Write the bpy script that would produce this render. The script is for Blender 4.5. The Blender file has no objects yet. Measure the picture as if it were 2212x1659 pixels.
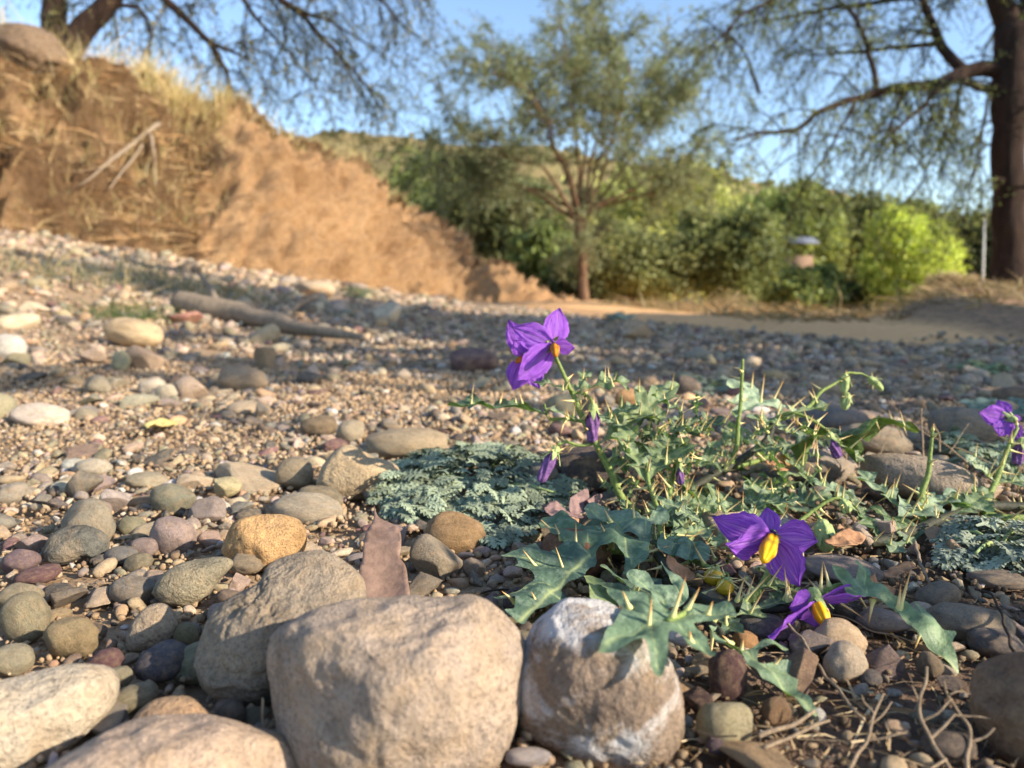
import bpy, bmesh, math, random
import numpy as np
from mathutils import Vector
from mathutils.geometry import delaunay_2d_cdt

S = bpy.context.scene
COL = S.collection
rad = math.radians
rng = np.random.default_rng(7)
random.seed(7)

# ------------------------------------------------------------------ camera
H = 0.13
FPX, CU, CV = 26.0 / 36.0 * 2212.0, 1106.0, 829.5
PITCH = math.atan((CV - 635.0) / FPX)
cam_d = bpy.data.cameras.new("camera")
cam = bpy.data.objects.new("camera", cam_d)
COL.objects.link(cam)
cam.location = (0, 0, H)
cam.rotation_euler = (math.pi / 2 - PITCH, 0, 0)
cam_d.lens = 26.0
cam_d.sensor_width = 36.0
cam_d.clip_start = 0.01
cam_d.clip_end = 6000
cam_d.dof.use_dof = True
cam_d.dof.focus_distance = 0.33
cam_d.dof.aperture_fstop = 11.0
S.camera = cam

# ------------------------------------------------------------------ light
SUN_AZ, SUN_EL = 114.0, 25.0          # bearing clockwise from +Y, elevation
W = bpy.data.worlds.new("World")
S.world = W
W.use_nodes = True
wt = W.node_tree
wt.nodes.clear()
wo = wt.nodes.new("ShaderNodeOutputWorld")
wb = wt.nodes.new("ShaderNodeBackground")
ws = wt.nodes.new("ShaderNodeTexSky")
ws.sky_type = 'NISHITA'
ws.sun_disc = False
ws.sun_elevation = rad(SUN_EL)
ws.sun_rotation = rad(SUN_AZ)
ws.altitude = 200
ws.air_density = 1.0
ws.dust_density = 0.7
ws.ozone_density = 2.2
wb.inputs["Strength"].default_value = 0.15
wt.links.new(ws.outputs[0], wb.inputs[0])
wt.links.new(wb.outputs[0], wo.inputs[0])
sun_d = bpy.data.lights.new("sun", 'SUN')
sun_d.energy = 4.9
sun_d.angle = rad(0.5)
sun_d.color = (1.0, 0.88, 0.71)
sun = bpy.data.objects.new("sun", sun_d)
COL.objects.link(sun)
SUNV = Vector((math.sin(rad(SUN_AZ)) * math.cos(rad(SUN_EL)), math.cos(rad(SUN_AZ)) * math.cos(rad(SUN_EL)), math.sin(rad(SUN_EL))))
sun.rotation_euler = SUNV.to_track_quat('Z', 'Y').to_euler()
S.view_settings.view_transform = 'Standard'
S.view_settings.look = 'None'
S.view_settings.exposure = 1.0
S.view_settings.gamma = 1.0
S.cycles.use_denoising = True
S.cycles.max_bounces = 5
S.cycles.diffuse_bounces = 3
S.cycles.glossy_bounces = 2
S.cycles.transmission_bounces = 3
S.cycles.transparent_max_bounces = 6

# ------------------------------------------------------------------ helpers
FWD = np.array([0, math.cos(PITCH), -math.sin(PITCH)])
UPV = np.array([0, math.sin(PITCH), math.cos(PITCH)])
CAMP = np.array([0, 0, H])


def ray(u, v):
    return FWD + np.array([1.0, 0, 0]) * ((u - CU) / FPX) - UPV * ((v - CV) / FPX)


def tdepth(yg):
    return -H / ray(CU, yg)[2]


def P(u, v, yg):
    """the point seen at (u, v) that stands as far away as level ground seen at row yg"""
    return CAMP + ray(u, v) * tdepth(yg)


def PD(u, v, d):
    return CAMP + ray(u, v) * d


def nrm(a):
    a = np.asarray(a, float)
    return a / (np.linalg.norm(a, axis=-1, keepdims=True) + 1e-12)


def sstep(a, b, x):
    t = np.clip((x - a) / (b - a), 0, 1)
    return t * t * (3 - 2 * t)


_perm = np.random.default_rng(3).permutation(512)
_perm = np.concatenate([_perm, _perm, _perm])
_grad = nrm(np.random.default_rng(4).normal(size=(512, 3)))


def noise(p, seed=0):
    """gradient noise, about -0.7..0.7; p (n,3)"""
    p = np.asarray(p, float) + seed * 17.31
    i = np.floor(p).astype(int)
    f = p - i
    w = f * f * f * (f * (f * 6 - 15) + 10)
    i &= 511
    out = 0
    for dx in (0, 1):
        for dy in (0, 1):
            for dz in (0, 1):
                h = _perm[_perm[_perm[(i[:, 0] + dx) & 511] + ((i[:, 1] + dy) & 511)] + ((i[:, 2] + dz) & 511)] & 511
                g = _grad[h]
                d = f - np.array([dx, dy, dz])
                ww = (w[:, 0] if dx else 1 - w[:, 0]) * (w[:, 1] if dy else 1 - w[:, 1]) * (w[:, 2] if dz else 1 - w[:, 2])
                out = out + ww * (g * d).sum(1)
    return out


def fbm(p, oct=4, seed=0, gain=0.5):
    a, s, o = 1.0, 1.0, 0
    for k in range(oct):
        o = o + a * noise(np.asarray(p) * s, seed + k)
        a *= gain
        s *= 2.03
    return o


def lin(c):
    c = np.asarray(c, float) / 255.0
    return np.where(c <= 0.04045, c / 12.92, ((c + 0.055) / 1.055) ** 2.4)


def mesh(name, V, F, mat=None, parent=None, col=None, vec=None, smooth=True, fmat=None, link=True):
    """V (n,3); F array (m,3|4) or list of such; col (n,3) colour attribute 'tint'; vec (n,3) attribute 'tv'"""
    V = np.ascontiguousarray(V, np.float32)
    Fs = F if isinstance(F, list) else [F]
    Fs = [np.ascontiguousarray(f, np.int32) for f in Fs if len(f)]
    me = bpy.data.meshes.new(name)
    me.vertices.add(len(V))
    me.vertices.foreach_set("co", V.ravel())
    loops = np.concatenate([f.ravel() for f in Fs])
    tot = np.concatenate([np.full(len(f), f.shape[1], np.int32) for f in Fs])
    st = np.concatenate([[0], np.cumsum(tot)[:-1]]).astype(np.int32)
    me.loops.add(len(loops))
    me.loops.foreach_set("vertex_index", loops)
    me.polygons.add(len(tot))
    me.polygons.foreach_set("loop_start", st)
    me.polygons.foreach_set("loop_total", tot)
    if smooth:
        me.polygons.foreach_set("use_smooth", np.ones(len(tot), bool))
    if fmat is not None:
        me.polygons.foreach_set("material_index", np.ascontiguousarray(fmat, np.int32))
    if col is not None:
        a = me.attributes.new("tint", 'FLOAT_COLOR', 'POINT')
        c = np.ones((len(V), 4), np.float32)
        c[:, :3] = col
        a.data.foreach_set("color", c.ravel())
    if vec is not None:
        a = me.attributes.new("tv", 'FLOAT_VECTOR', 'POINT')
        a.data.foreach_set("vector", np.ascontiguousarray(vec, np.float32).ravel())
    me.update(calc_edges=True)
    for m in (mat if isinstance(mat, (list, tuple)) else [mat]):
        if m:
            me.materials.append(m)
    o = bpy.data.objects.new(name, me)
    if link:
        COL.objects.link(o)
    if parent:
        o.parent = parent
    return o


def tag(o, label=None, cat=None, group=None, kind=None):
    if label:
        o["label"] = label
    if cat:
        o["category"] = cat
    if group:
        o["group"] = group
    if kind:
        o["kind"] = kind
    return o


def empty(name, loc, label, cat, group=None):
    o = bpy.data.objects.new(name, None)
    COL.objects.link(o)
    o.location = Vector(loc)
    o.empty_display_size = 0.05
    o["org"] = 0
    del o["org"]
    return tag(o, label, cat, group)


def child(name, V, F, mat, parent, **k):
    """mesh given in world coordinates, parented to an unrotated thing"""
    off = np.array(parent.location)
    pp = parent.parent
    while pp:
        off = off + np.array(pp.location)
        pp = pp.parent
    return mesh(name, np.asarray(V) - off, F, mat, parent, **k)


class Acc:
    """collects pieces into one mesh"""

    def __init__(s):
        s.V, s.F, s.C, s.T, s.M, s.n = [], [], [], [], [], 0

    def add(s, V, F, col=None, vec=None, m=0):
        V = np.asarray(V, float).reshape(-1, 3)
        F = np.asarray(F, int)
        if F.shape[1] == 3:
            F = np.concatenate([F, F[:, 2:3]], 1)   # marked triangles
        s.V.append(V)
        s.F.append(F + s.n)
        s.C.append(np.broadcast_to(col if col is not None else (1, 1, 1), (len(V), 3)))
        s.T.append(np.broadcast_to(vec if vec is not None else (0, 0, 0), (len(V), 3)))
        s.M.append(np.full(len(F), m))
        s.n += len(V)

    def arrays(s):
        V = np.concatenate(s.V)
        F = np.concatenate(s.F)
        M = np.concatenate(s.M)
        tri = F[:, 2] == F[:, 3]
        return V, [F[tri][:, :3], F[~tri]], np.concatenate(s.C), np.concatenate(s.T), np.concatenate([M[tri], M[~tri]])

    def build(s, name, mat, parent=None, smooth=True):
        V, F, C, T, M = s.arrays()
        if parent:
            return child(name, V, F, mat, parent, col=C, vec=T, smooth=smooth, fmat=M)
        return mesh(name, V, F, mat, None, col=C, vec=T, smooth=smooth, fmat=M)


def crom(pts, n):
    """Catmull-Rom through pts, n points in all"""
    p = np.asarray(pts, float)
    if len(p) == 2:
        t = np.linspace(0, 1, n)[:, None]
        return p[0] * (1 - t) + p[1] * t
    q = np.concatenate([[2 * p[0] - p[1]], p, [2 * p[-1] - p[-2]]])
    seg = np.linalg.norm(np.diff(p, axis=0), axis=1)
    cum = np.concatenate([[0], np.cumsum(seg)])
    s = np.linspace(0, cum[-1], n)
    i = np.clip(np.searchsorted(cum, s, side='right') - 1, 0, len(p) - 2)
    t = ((s - cum[i]) / np.maximum(seg[i], 1e-9))[:, None]
    a, b, c, d = q[i], q[i + 1], q[i + 2], q[i + 3]
    return 0.5 * ((2 * b) + (c - a) * t + (2 * a - 5 * b + 4 * c - d) * t ** 2 + (3 * b - a - 3 * c + d) * t ** 3)


def tube(path, radii, sides=8, cap=True):
    p = np.asarray(path, float)
    n = len(p)
    r = np.interp(np.linspace(0, 1, n), np.linspace(0, 1, len(np.atleast_1d(radii))), np.atleast_1d(radii))
    T = nrm(np.gradient(p, axis=0))
    ref = np.array([0.31, 0.17, 0.93]) if abs(T[0][2]) < 0.9 else np.array([1.0, 0.2, 0.1])
    A = nrm(np.cross(T, ref))
    B = np.cross(T, A)
    a = np.linspace(0, 2 * np.pi, sides, endpoint=False)
    V = p[:, None] + r[:, None, None] * (np.cos(a)[None, :, None] * A[:, None] + np.sin(a)[None, :, None] * B[:, None])
    V = V.reshape(-1, 3)
    i, j = np.meshgrid(np.arange(n - 1), np.arange(sides), indexing='ij')
    j2 = (j + 1) % sides
    F = np.stack([i * sides + j, i * sides + j2, (i + 1) * sides + j2, (i + 1) * sides + j], -1).reshape(-1, 4)
    tv = np.repeat(np.linspace(0, 1, n), sides)
    if cap:
        V = np.concatenate([V, p[:1], p[-1:]])
        tv = np.concatenate([tv, [0, 1]])
        b0 = n * sides
        jj = np.arange(sides)
        c0 = np.stack([np.full(sides, b0), (jj + 1) % sides, jj, jj], -1)
        c1 = np.stack([np.full(sides, b0 + 1), (n - 1) * sides + jj, (n - 1) * sides + (jj + 1) % sides, (n - 1) * sides + (jj + 1) % sides], -1)
        c0[:, 3] = c0[:, 2]
        c1[:, 3] = c1[:, 2]
        F = np.concatenate([F, c0, c1])
    return V, F, tv


def grid_faces(n, m):
    i, j = np.meshgrid(np.arange(n - 1), np.arange(m - 1), indexing='ij')
    return np.stack([i * m + j, (i + 1) * m + j, (i + 1) * m + j + 1, i * m + j + 1], -1).reshape(-1, 4)


_ico = {}


def ico(k):
    if k not in _ico:
        b = bmesh.new()
        bmesh.ops.create_icosphere(b, subdivisions=k, radius=1.0)
        b.verts.ensure_lookup_table()
        _ico[k] = (np.array([v.co[:] for v in b.verts]), np.array([[v.index for v in f.verts] for f in b.faces]))
        b.free()
    return _ico[k]


def rotm(seed_rng, zonly=False, tilt=None):
    a = seed_rng.uniform(0, 2 * np.pi)
    ca, sa = math.cos(a), math.sin(a)
    R = np.array([[ca, -sa, 0], [sa, ca, 0], [0, 0, 1.0]])
    if not zonly:
        t = seed_rng.normal(0, 0.35 if tilt is None else tilt)
        ct, st = math.cos(t), math.sin(t)
        b = seed_rng.uniform(0, 2 * np.pi)
        R2 = np.array([[1, 0, 0], [0, ct, -st], [0, st, ct]])
        cb, sb = math.cos(b), math.sin(b)
        R = np.array([[cb, -sb, 0], [sb, cb, 0], [0, 0, 1.0]]) @ R2 @ R
    return R


# ------------------------------------------------------------------ materials
def newmat(name):
    m = bpy.data.materials.new(name)
    m.use_nodes = True
    nt = m.node_tree
    nt.nodes.clear()
    out = nt.nodes.new("ShaderNodeOutputMaterial")
    bs = nt.nodes.new("ShaderNodeBsdfPrincipled")
    nt.links.new(bs.outputs[0], out.inputs[0])
    bs.inputs["Specular IOR Level"].default_value = 0.25
    return m, nt, bs, out


def N(nt, kind, **kw):
    n = nt.nodes.new(kind)
    for k, v in kw.items():
        if k in n.inputs:
            n.inputs[k].default_value = v
        else:
            setattr(n, k, v)
    return n


def L(nt, a, b):
    nt.links.new(a, b)


def ntex(nt, coord, scale, detail=4, rough=0.55, dist=0.0):
    n = N(nt, "ShaderNodeTexNoise", Scale=scale, Detail=detail, Roughness=rough, Distortion=dist)
    L(nt, coord, n.inputs["Vector"])
    return n.outputs[0]


def ramp(nt, fac, stops):
    r = nt.nodes.new("ShaderNodeValToRGB")
    el = r.color_ramp.elements
    while len(el) < len(stops):
        el.new(0.5)
    for e, (p, c) in zip(el, stops):
        e.position = p
        e.color = tuple(c) + (1,) if len(c) == 3 else c
    L(nt, fac, r.inputs[0])
    return r.outputs[0]


def mixc(nt, fac, a, b, mode='MIX'):
    n = nt.nodes.new("ShaderNodeMix")
    n.data_type = 'RGBA'
    n.blend_type = mode
    for s, x in ((n.inputs[0], fac), (n.inputs[6], a), (n.inputs[7], b)):
        if isinstance(x, (int, float)):
            s.default_value = x
        elif isinstance(x, (tuple, list, np.ndarray)):
            s.default_value = tuple(float(q) for q in x[:3]) + (1,)
        else:
            L(nt, x, s)
    return n.outputs[2]


def mathn(nt, op, a, b=0.0, clamp=False):
    n = nt.nodes.new("ShaderNodeMath")
    n.operation = op
    n.use_clamp = clamp
    for s, x in ((n.inputs[0], a), (n.inputs[1], b)):
        if isinstance(x, (int, float)):
            s.default_value = x
        else:
            L(nt, x, s)
    return n.outputs[0]


def bump(nt, bs, height, strength, dist):
    b = N(nt, "ShaderNodeBump", Strength=strength, Distance=dist)
    L(nt, height, b.inputs["Height"])
    L(nt, b.outputs[0], bs.inputs["Normal"])


def gray(nt, x):
    """0..1 factor spread for multiplying"""
    return ramp(nt, x, [(0.3, (0.0, 0.0, 0.0)), (0.7, (1, 1, 1))])


DUST = tuple(lin((196, 166, 128)) * 0.72)


def stone_mat(name, source='object', sc=1.0, dust=0.35, bumpd=0.03, crust=0.0, veins=0.0, rough=0.88):
    """rock; the stone's own colour comes from the object or from a per-stone attribute"""
    m, nt, bs, out = newmat(name)
    tc = N(nt, "ShaderNodeTexCoord")
    co = tc.outputs["Object"]
    oi = N(nt, "ShaderNodeObjectInfo")
    if source == 'object':
        base = oi.outputs["Color"]
        add = N(nt, "ShaderNodeVectorMath", operation='ADD')
        mul = N(nt, "ShaderNodeVectorMath", operation='SCALE')
        mul.inputs[0].default_value = (37.0, 17.0, 29.0)
        L(nt, oi.outputs["Random"], mul.inputs["Scale"])
        L(nt, co, add.inputs[0])
        L(nt, mul.outputs[0], add.inputs[1])
        co = add.outputs[0]
    else:
        at = N(nt, "ShaderNodeAttribute", attribute_name="tint")
        base = at.outputs["Color"]
    n1 = ntex(nt, co, 1.6 * sc, 5, 0.6)
    n2 = ntex(nt, co, 7.0 * sc, 6, 0.65)
    n3 = ntex(nt, co, 28.0 * sc, 3, 0.7)
    v = ramp(nt, n1, [(0.3, (0.72, 0.70, 0.68)), (0.5, (1, 1, 1)), (0.72, (1.22, 1.17, 1.1))])
    c = mixc(nt, 1.0, base, v, 'MULTIPLY')
    v2 = ramp(nt, n2, [(0.3, (0.66, 0.65, 0.64)), (0.5, (1, 1, 1)), (0.7, (1.2, 1.18, 1.15))])
    c = mixc(nt, 0.8, c, v2, 'MULTIPLY')
    v3 = ramp(nt, n3, [(0.32, (0.6, 0.58, 0.56)), (0.5, (1, 1, 1)), (0.68, (1.25, 1.22, 1.18))])
    c = mixc(nt, 0.75, c, v3, 'MULTIPLY')
    df = ramp(nt, ntex(nt, co, 2.7 * sc, 6, 0.7), [(0.45, (0, 0, 0)), (0.68, (dust, dust, dust))])
    c = mixc(nt, df, c, DUST)
    if crust:
        cf = ramp(nt, ntex(nt, co, 0.9 * sc, 9, 0.68, 0.6), [(0.44, (0, 0, 0)), (0.53, (crust, crust, crust))])
        c = mixc(nt, cf, c, (0.62, 0.60, 0.58))
    if veins:
        wv = N(nt, "ShaderNodeTexVoronoi", feature='DISTANCE_TO_EDGE', Scale=1.1 * sc)
        L(nt, co, wv.inputs["Vector"])
        vf = ramp(nt, wv.outputs[0], [(0.0, (veins,) * 3), (0.035, (0, 0, 0))])
        c = mixc(nt, vf, c, (0.5, 0.42, 0.3))
    L(nt, c, bs.inputs["Base Color"])
    bs.inputs["Roughness"].default_value = rough
    h = mathn(nt, 'ADD', mathn(nt, 'MULTIPLY', n2, 0.8), mathn(nt, 'MULTIPLY', n3, 0.35))
    h = mathn(nt, 'ADD', h, mathn(nt, 'MULTIPLY', ntex(nt, co, 90 * sc, 2, 0.6), 0.12))
    bump(nt, bs, h, 0.9, bumpd)
    return m


M_STONE = stone_mat("pebble_rock", 'object', 1.0, 0.45, 0.0016)
M_GRAVEL = stone_mat("gravel_rock", 'attr', 120.0, 0.55, 0.0008)
M_HERO = stone_mat("cobble_rock", 'object', 26.0, 0.45, 0.0026)
M_ROUGH = stone_mat("grainy_rock", 'object', 34.0, 0.4, 0.003)
M_CRUST = stone_mat("crusted_rock", 'object', 26.0, 0.35, 0.0028, crust=0.72)
M_VEIN = stone_mat("veined_rock", 'object', 1.0, 0.12, 0.0014, veins=0.35, rough=0.6)


def soil_mat(name, c1, c2, c3, sc, bd, attr=None):
    m, nt, bs, out = newmat(name)
    co = N(nt, "ShaderNodeNewGeometry").outputs["Position"]
    a = ntex(nt, co, 3.0 * sc, 8, 0.65)
    b = ntex(nt, co, 40.0 * sc, 6, 0.7)
    d = ntex(nt, co, 260.0 * sc, 3, 0.7)
    c = mixc(nt, gray(nt, a), c1, c2)
    c = mixc(nt, mathn(nt, 'MULTIPLY', gray(nt, b), 0.7), c, c3)
    v = ramp(nt, d, [(0.3, (0.55, 0.53, 0.5)), (0.5, (1, 1, 1)), (0.7, (1.3, 1.28, 1.22))])
    c = mixc(nt, 0.9, c, v, 'MULTIPLY')
    if attr is not None:
        at = N(nt, "ShaderNodeAttribute", attribute_name="tv")
        sx = N(nt, "ShaderNodeSeparateXYZ")
        L(nt, at.outputs["Vector"], sx.inputs[0])
        nz = mathn(nt, 'ADD', sx.outputs[0], mathn(nt, 'MULTIPLY', mathn(nt, 'SUBTRACT', a, 0.5), 0.8))
        c = mixc(nt, ramp(nt, nz, [(0.4, (0, 0, 0)), (0.6, (1, 1, 1))]), c, mixc(nt, gray(nt, b), attr[0], attr[1]))
        if len(attr) > 2:
            nd = mathn(nt, 'ADD', sx.outputs[1], mathn(nt, 'MULTIPLY', mathn(nt, 'SUBTRACT', b, 0.5), 0.6))
            c = mixc(nt, ramp(nt, nd, [(0.3, (0, 0, 0)), (0.7, (1, 1, 1))]), c, mixc(nt, gray(nt, b), attr[2], attr[3]))
    L(nt, c, bs.inputs["Base Color"])
    bs.inputs["Roughness"].default_value = 0.95
    bs.inputs["Specular IOR Level"].default_value = 0.1
    h = mathn(nt, 'ADD', mathn(nt, 'MULTIPLY', b, 1.0), mathn(nt, 'MULTIPLY', d, 0.4))
    bump(nt, bs, h, 1.0, bd)
    return m


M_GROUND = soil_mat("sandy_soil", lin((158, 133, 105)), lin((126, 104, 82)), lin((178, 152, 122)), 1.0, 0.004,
                    attr=(lin((232, 184, 130)), lin((212, 162, 110)), lin((122, 102, 86)), lin((92, 76, 64))))  # last two tones: dark soil, with the front-right shade painted in
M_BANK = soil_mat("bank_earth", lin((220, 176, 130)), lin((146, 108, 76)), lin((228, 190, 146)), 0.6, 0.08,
                  attr=(lin((150, 118, 86)), lin((108, 84, 62))))  # dark tones are brown soil and also stand in for shaded crevices
M_HILL = soil_mat("hill_earth", lin((136, 128, 88)), lin((112, 112, 72)), lin((150, 122, 88)), 0.02, 0.3)
M_MOUND = soil_mat("mound_earth", lin((146, 118, 88)), lin((104, 82, 62)), lin((165, 138, 104)), 0.5, 0.02)


def leafy_mat(name, rough=0.6, trans=0.3, var=0.35):
    """foliage; each leaf's own colour is in the attribute 'tint'"""
    m, nt, bs, out = newmat(name)
    at = N(nt, "ShaderNodeAttribute", attribute_name="tint")
    c = at.outputs["Color"]
    L(nt, c, bs.inputs["Base Color"])
    bs.inputs["Roughness"].default_value = rough
    if trans:
        tr = N(nt, "ShaderNodeBsdfTranslucent")
        L(nt, mixc(nt, 1.0, c, (1.1, 1.05, 0.75), 'MULTIPLY'), tr.inputs[0])
        mx = N(nt, "ShaderNodeMixShader")
        mx.inputs[0].default_value = trans
        L(nt, bs.outputs[0], mx.inputs[1])
        L(nt, tr.outputs[0], mx.inputs[2])
        L(nt, mx.outputs[0], out.inputs[0])
    return m


M_FOL = leafy_mat("tree_foliage", 0.6, 0.38)
M_DRYGRASS = leafy_mat("dry_grass", 0.8, 0.25)
M_MAT = leafy_mat("felted_leaf", 0.9, 0.12)


def bark_mat(name, c1, c2, sc, bd):
    m, nt, bs, out = newmat(name)
    co = N(nt, "ShaderNodeTexCoord").outputs["Object"]
    mp = N(nt, "ShaderNodeMapping")
    mp.inputs["Scale"].default_value = (1, 1, 0.18)
    L(nt, co, mp.inputs[0])
    a = ntex(nt, mp.outputs[0], 18 * sc, 7, 0.7, 0.4)
    L(nt, mixc(nt, gray(nt, a), c1, c2), bs.inputs["Base Color"])
    bs.inputs["Roughness"].default_value = 0.95
    bump(nt, bs, a, 1.0, bd)
    return m


M_BARK = bark_mat("dark_bark", lin((36, 28, 24)), lin((72, 54, 44)), 1.0, 0.06)
M_BARK2 = bark_mat("tan_bark", lin((70, 56, 44)), lin((132, 102, 78)), 1.0, 0.03)
M_WOOD = bark_mat("grey_wood", lin((112, 98, 82)), lin((158, 140, 118)), 6.0, 0.004)
M_TWIG = bark_mat("dry_twig", lin((112, 94, 76)), lin((164, 144, 118)), 30.0, 0.0006)
M_BLACKTWIG = bark_mat("charred_twig", lin((38, 32, 28)), lin((70, 58, 48)), 40.0, 0.0006)


def ns_leaf_mat():
    """nightshade leaf: tv = (distance to vein, along the leaf, random)"""
    m, nt, bs, out = newmat("nightshade_leaf")
    at = N(nt, "ShaderNodeAttribute", attribute_name="tv")
    sx = N(nt, "ShaderNodeSeparateXYZ")
    L(nt, at.outputs["Vector"], sx.inputs[0])
    co = N(nt, "ShaderNodeNewGeometry")
    n = ntex(nt, co.outputs["Position"], 90, 5, 0.6)
    n2 = ntex(nt, co.outputs["Position"], 420, 4, 0.65)
    ti = N(nt, "ShaderNodeAttribute", attribute_name="tint").outputs["Color"]
    c = mixc(nt, 1.0, ti, ramp(nt, n, [(0.3, (0.7, 0.74, 0.72)), (0.5, (1, 1, 1)), (0.7, (1.35, 1.28, 1.2))]), 'MULTIPLY')
    c = mixc(nt, 1.0, c, ramp(nt, n2, [(0.3, (0.8, 0.8, 0.8)), (0.7, (1.2, 1.2, 1.15))]), 'MULTIPLY')
    c = mixc(nt, ramp(nt, ntex(nt, co.outputs['Position'], 210, 6, 0.7), [(0.5, (0, 0, 0)), (0.75, (0.5,) * 3)]), c, lin((160, 174, 152)))  # pale dusty patches that also paint in sun highlights
    vf = ramp(nt, sx.outputs[0], [(0.0, (0.85,) * 3), (0.10, (0.5,) * 3), (0.22, (0.1,) * 3), (0.4, (0, 0, 0))])
    c = mixc(nt, vf, c, lin((176, 186, 128)))
    back = mixc(nt, 0.55, c, lin((92, 116, 58)))
    c2 = mixc(nt, co.outputs["Backfacing"], c, back)
    L(nt, c2, bs.inputs["Base Color"])
    bs.inputs["Roughness"].default_value = 0.5
    bs.inputs["Specular IOR Level"].default_value = 0.4
    bump(nt, bs, mathn(nt, 'ADD', n2, n), 0.5, 0.0015)
    tr = N(nt, "ShaderNodeBsdfTranslucent")
    L(nt, mixc(nt, 1.0, c, (1.3, 1.7, 0.45), 'MULTIPLY'), tr.inputs[0])
    mx = N(nt, "ShaderNodeMixShader")
    mx.inputs[0].default_value = 0.22
    L(nt, bs.outputs[0], mx.inputs[1])
    L(nt, tr.outputs[0], mx.inputs[2])
    L(nt, mx.outputs[0], out.inputs[0])
    return m


M_NLEAF = ns_leaf_mat()


def petal_mat():
    """tv = (along, across, random)"""
    m, nt, bs, out = newmat("purple_petal")
    at = N(nt, "ShaderNodeAttribute", attribute_name="tv")
    sx = N(nt, "ShaderNodeSeparateXYZ")
    L(nt, at.outputs["Vector"], sx.inputs[0])
    mp = N(nt, "ShaderNodeCombineXYZ")
    L(nt, mathn(nt, 'MULTIPLY', sx.outputs[0], 0.6), mp.inputs[0])
    L(nt, mathn(nt, 'MULTIPLY', sx.outputs[1], 4.0), mp.inputs[1])
    L(nt, sx.outputs[2], mp.inputs[2])
    n = ntex(nt, mp.outputs[0], 2.6, 5, 0.65)
    c = ramp(nt, n, [(0.28, lin((122, 62, 176))), (0.5, lin((160, 92, 210))), (0.72, lin((198, 138, 232)))])
    ax = mathn(nt, 'ABSOLUTE', sx.outputs[1])
    mid = ramp(nt, ax, [(0.0, (0.6,) * 3), (0.06, (0.3,) * 3), (0.2, (0, 0, 0))])
    c = mixc(nt, mid, c, lin((176, 128, 200)))
    g = mathn(nt, 'ADD', sx.outputs[0], mathn(nt, 'MULTIPLY', ax, 0.35))
    cf = ramp(nt, g, [(0.10, (1,) * 3), (0.26, (0, 0, 0))])
    c = mixc(nt, cf, c, lin((138, 128, 36)))
    L(nt, c, bs.inputs["Base Color"])
    bs.inputs["Roughness"].default_value = 0.6
    bs.inputs["Specular IOR Level"].default_value = 0.2
    bump(nt, bs, n, 0.6, 0.002)
    tr = N(nt, "ShaderNodeBsdfTranslucent")
    L(nt, c, tr.inputs[0])
    mx = N(nt, "ShaderNodeMixShader")
    mx.inputs[0].default_value = 0.42
    L(nt, bs.outputs[0], mx.inputs[1])
    L(nt, tr.outputs[0], mx.inputs[2])
    L(nt, mx.outputs[0], out.inputs[0])
    return m


M_PETAL = petal_mat()


def plain_mat(name, c1, c2, sc, bd, rough=0.6, spec=0.25):
    m, nt, bs, out = newmat(name)
    co = N(nt, "ShaderNodeNewGeometry").outputs["Position"]
    a = ntex(nt, co, sc, 5, 0.65)
    L(nt, mixc(nt, gray(nt, a), c1, c2), bs.inputs["Base Color"])
    bs.inputs["Roughness"].default_value = rough
    bs.inputs["Specular IOR Level"].default_value = spec
    bump(nt, bs, a, 0.6, bd)
    return m


M_STEM = plain_mat("green_stem", lin((84, 104, 48)), lin((138, 152, 84)), 500, 0.001, 0.6)
M_STEMD = plain_mat("dark_stem", lin((40, 42, 34)), lin((68, 68, 52)), 500, 0.001, 0.6)
M_ANTHER = plain_mat("yellow_anther", lin((226, 150, 8)), lin((240, 186, 20)), 160, 0.0006, 0.45)
M_OLDANTHER = plain_mat("orange_anther", lin((150, 84, 14)), lin((214, 138, 26)), 300, 0.001, 0.6)
M_CALYX = plain_mat("green_calyx", lin((128, 146, 88)), lin((166, 178, 122)), 300, 0.001, 0.75)
M_WILT = plain_mat("wilted_petal", lin((74, 48, 92)), lin((134, 96, 150)), 260, 0.002, 0.8)
M_FRUIT = plain_mat("yellow_berry", lin((170, 138, 24)), lin((200, 166, 44)), 120, 0.0005, 0.35, 0.5)
M_DRYLEAF = plain_mat("brown_leaf", lin((128, 92, 66)), lin((176, 134, 98)), 160, 0.002, 0.75)
M_MAUVELEAF = plain_mat("mauve_leaf", lin((98, 78, 78)), lin((146, 118, 112)), 160, 0.002, 0.7)
M_POD = plain_mat("pod_husk", lin((98, 78, 66)), lin((140, 114, 98)), 140, 0.0015, 0.55, 0.35)
M_YLEAF = plain_mat("pale_leaf", lin((190, 170, 100)), lin((206, 186, 124)), 160, 0.001, 0.8)


def spine_mat():
    m, nt, bs, out = newmat("straw_spine")
    at = N(nt, "ShaderNodeAttribute", attribute_name="tv")
    sx = N(nt, "ShaderNodeSeparateXYZ")
    L(nt, at.outputs["Vector"], sx.inputs[0])
    L(nt, ramp(nt, sx.outputs[0], [(0, lin((176, 182, 112))), (0.35, lin((222, 204, 146))), (1, lin((196, 140, 74)))]), bs.inputs["Base Color"])
    bs.inputs["Roughness"].default_value = 0.5
    return m


M_SPINE = spine_mat()
M_WALL = plain_mat("plaster", lin((140, 116, 96)), lin((120, 98, 82)), 2, 0.01, 0.9)
M_ROOF = plain_mat("blue_sheet_roof", lin((92, 98, 112)), lin((104, 110, 122)), 1, 0.01, 0.6)
M_POLE = plain_mat("pale_concrete", lin((206, 204, 196)), lin((180, 178, 170)), 4, 0.01, 0.8)
# ------------------------------------------------------------------ terrain
EDGE_X = [-40, -1, 1.0, 1.9, 60]
EDGE_Y = [26, 22, 19, 16, 16]


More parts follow.
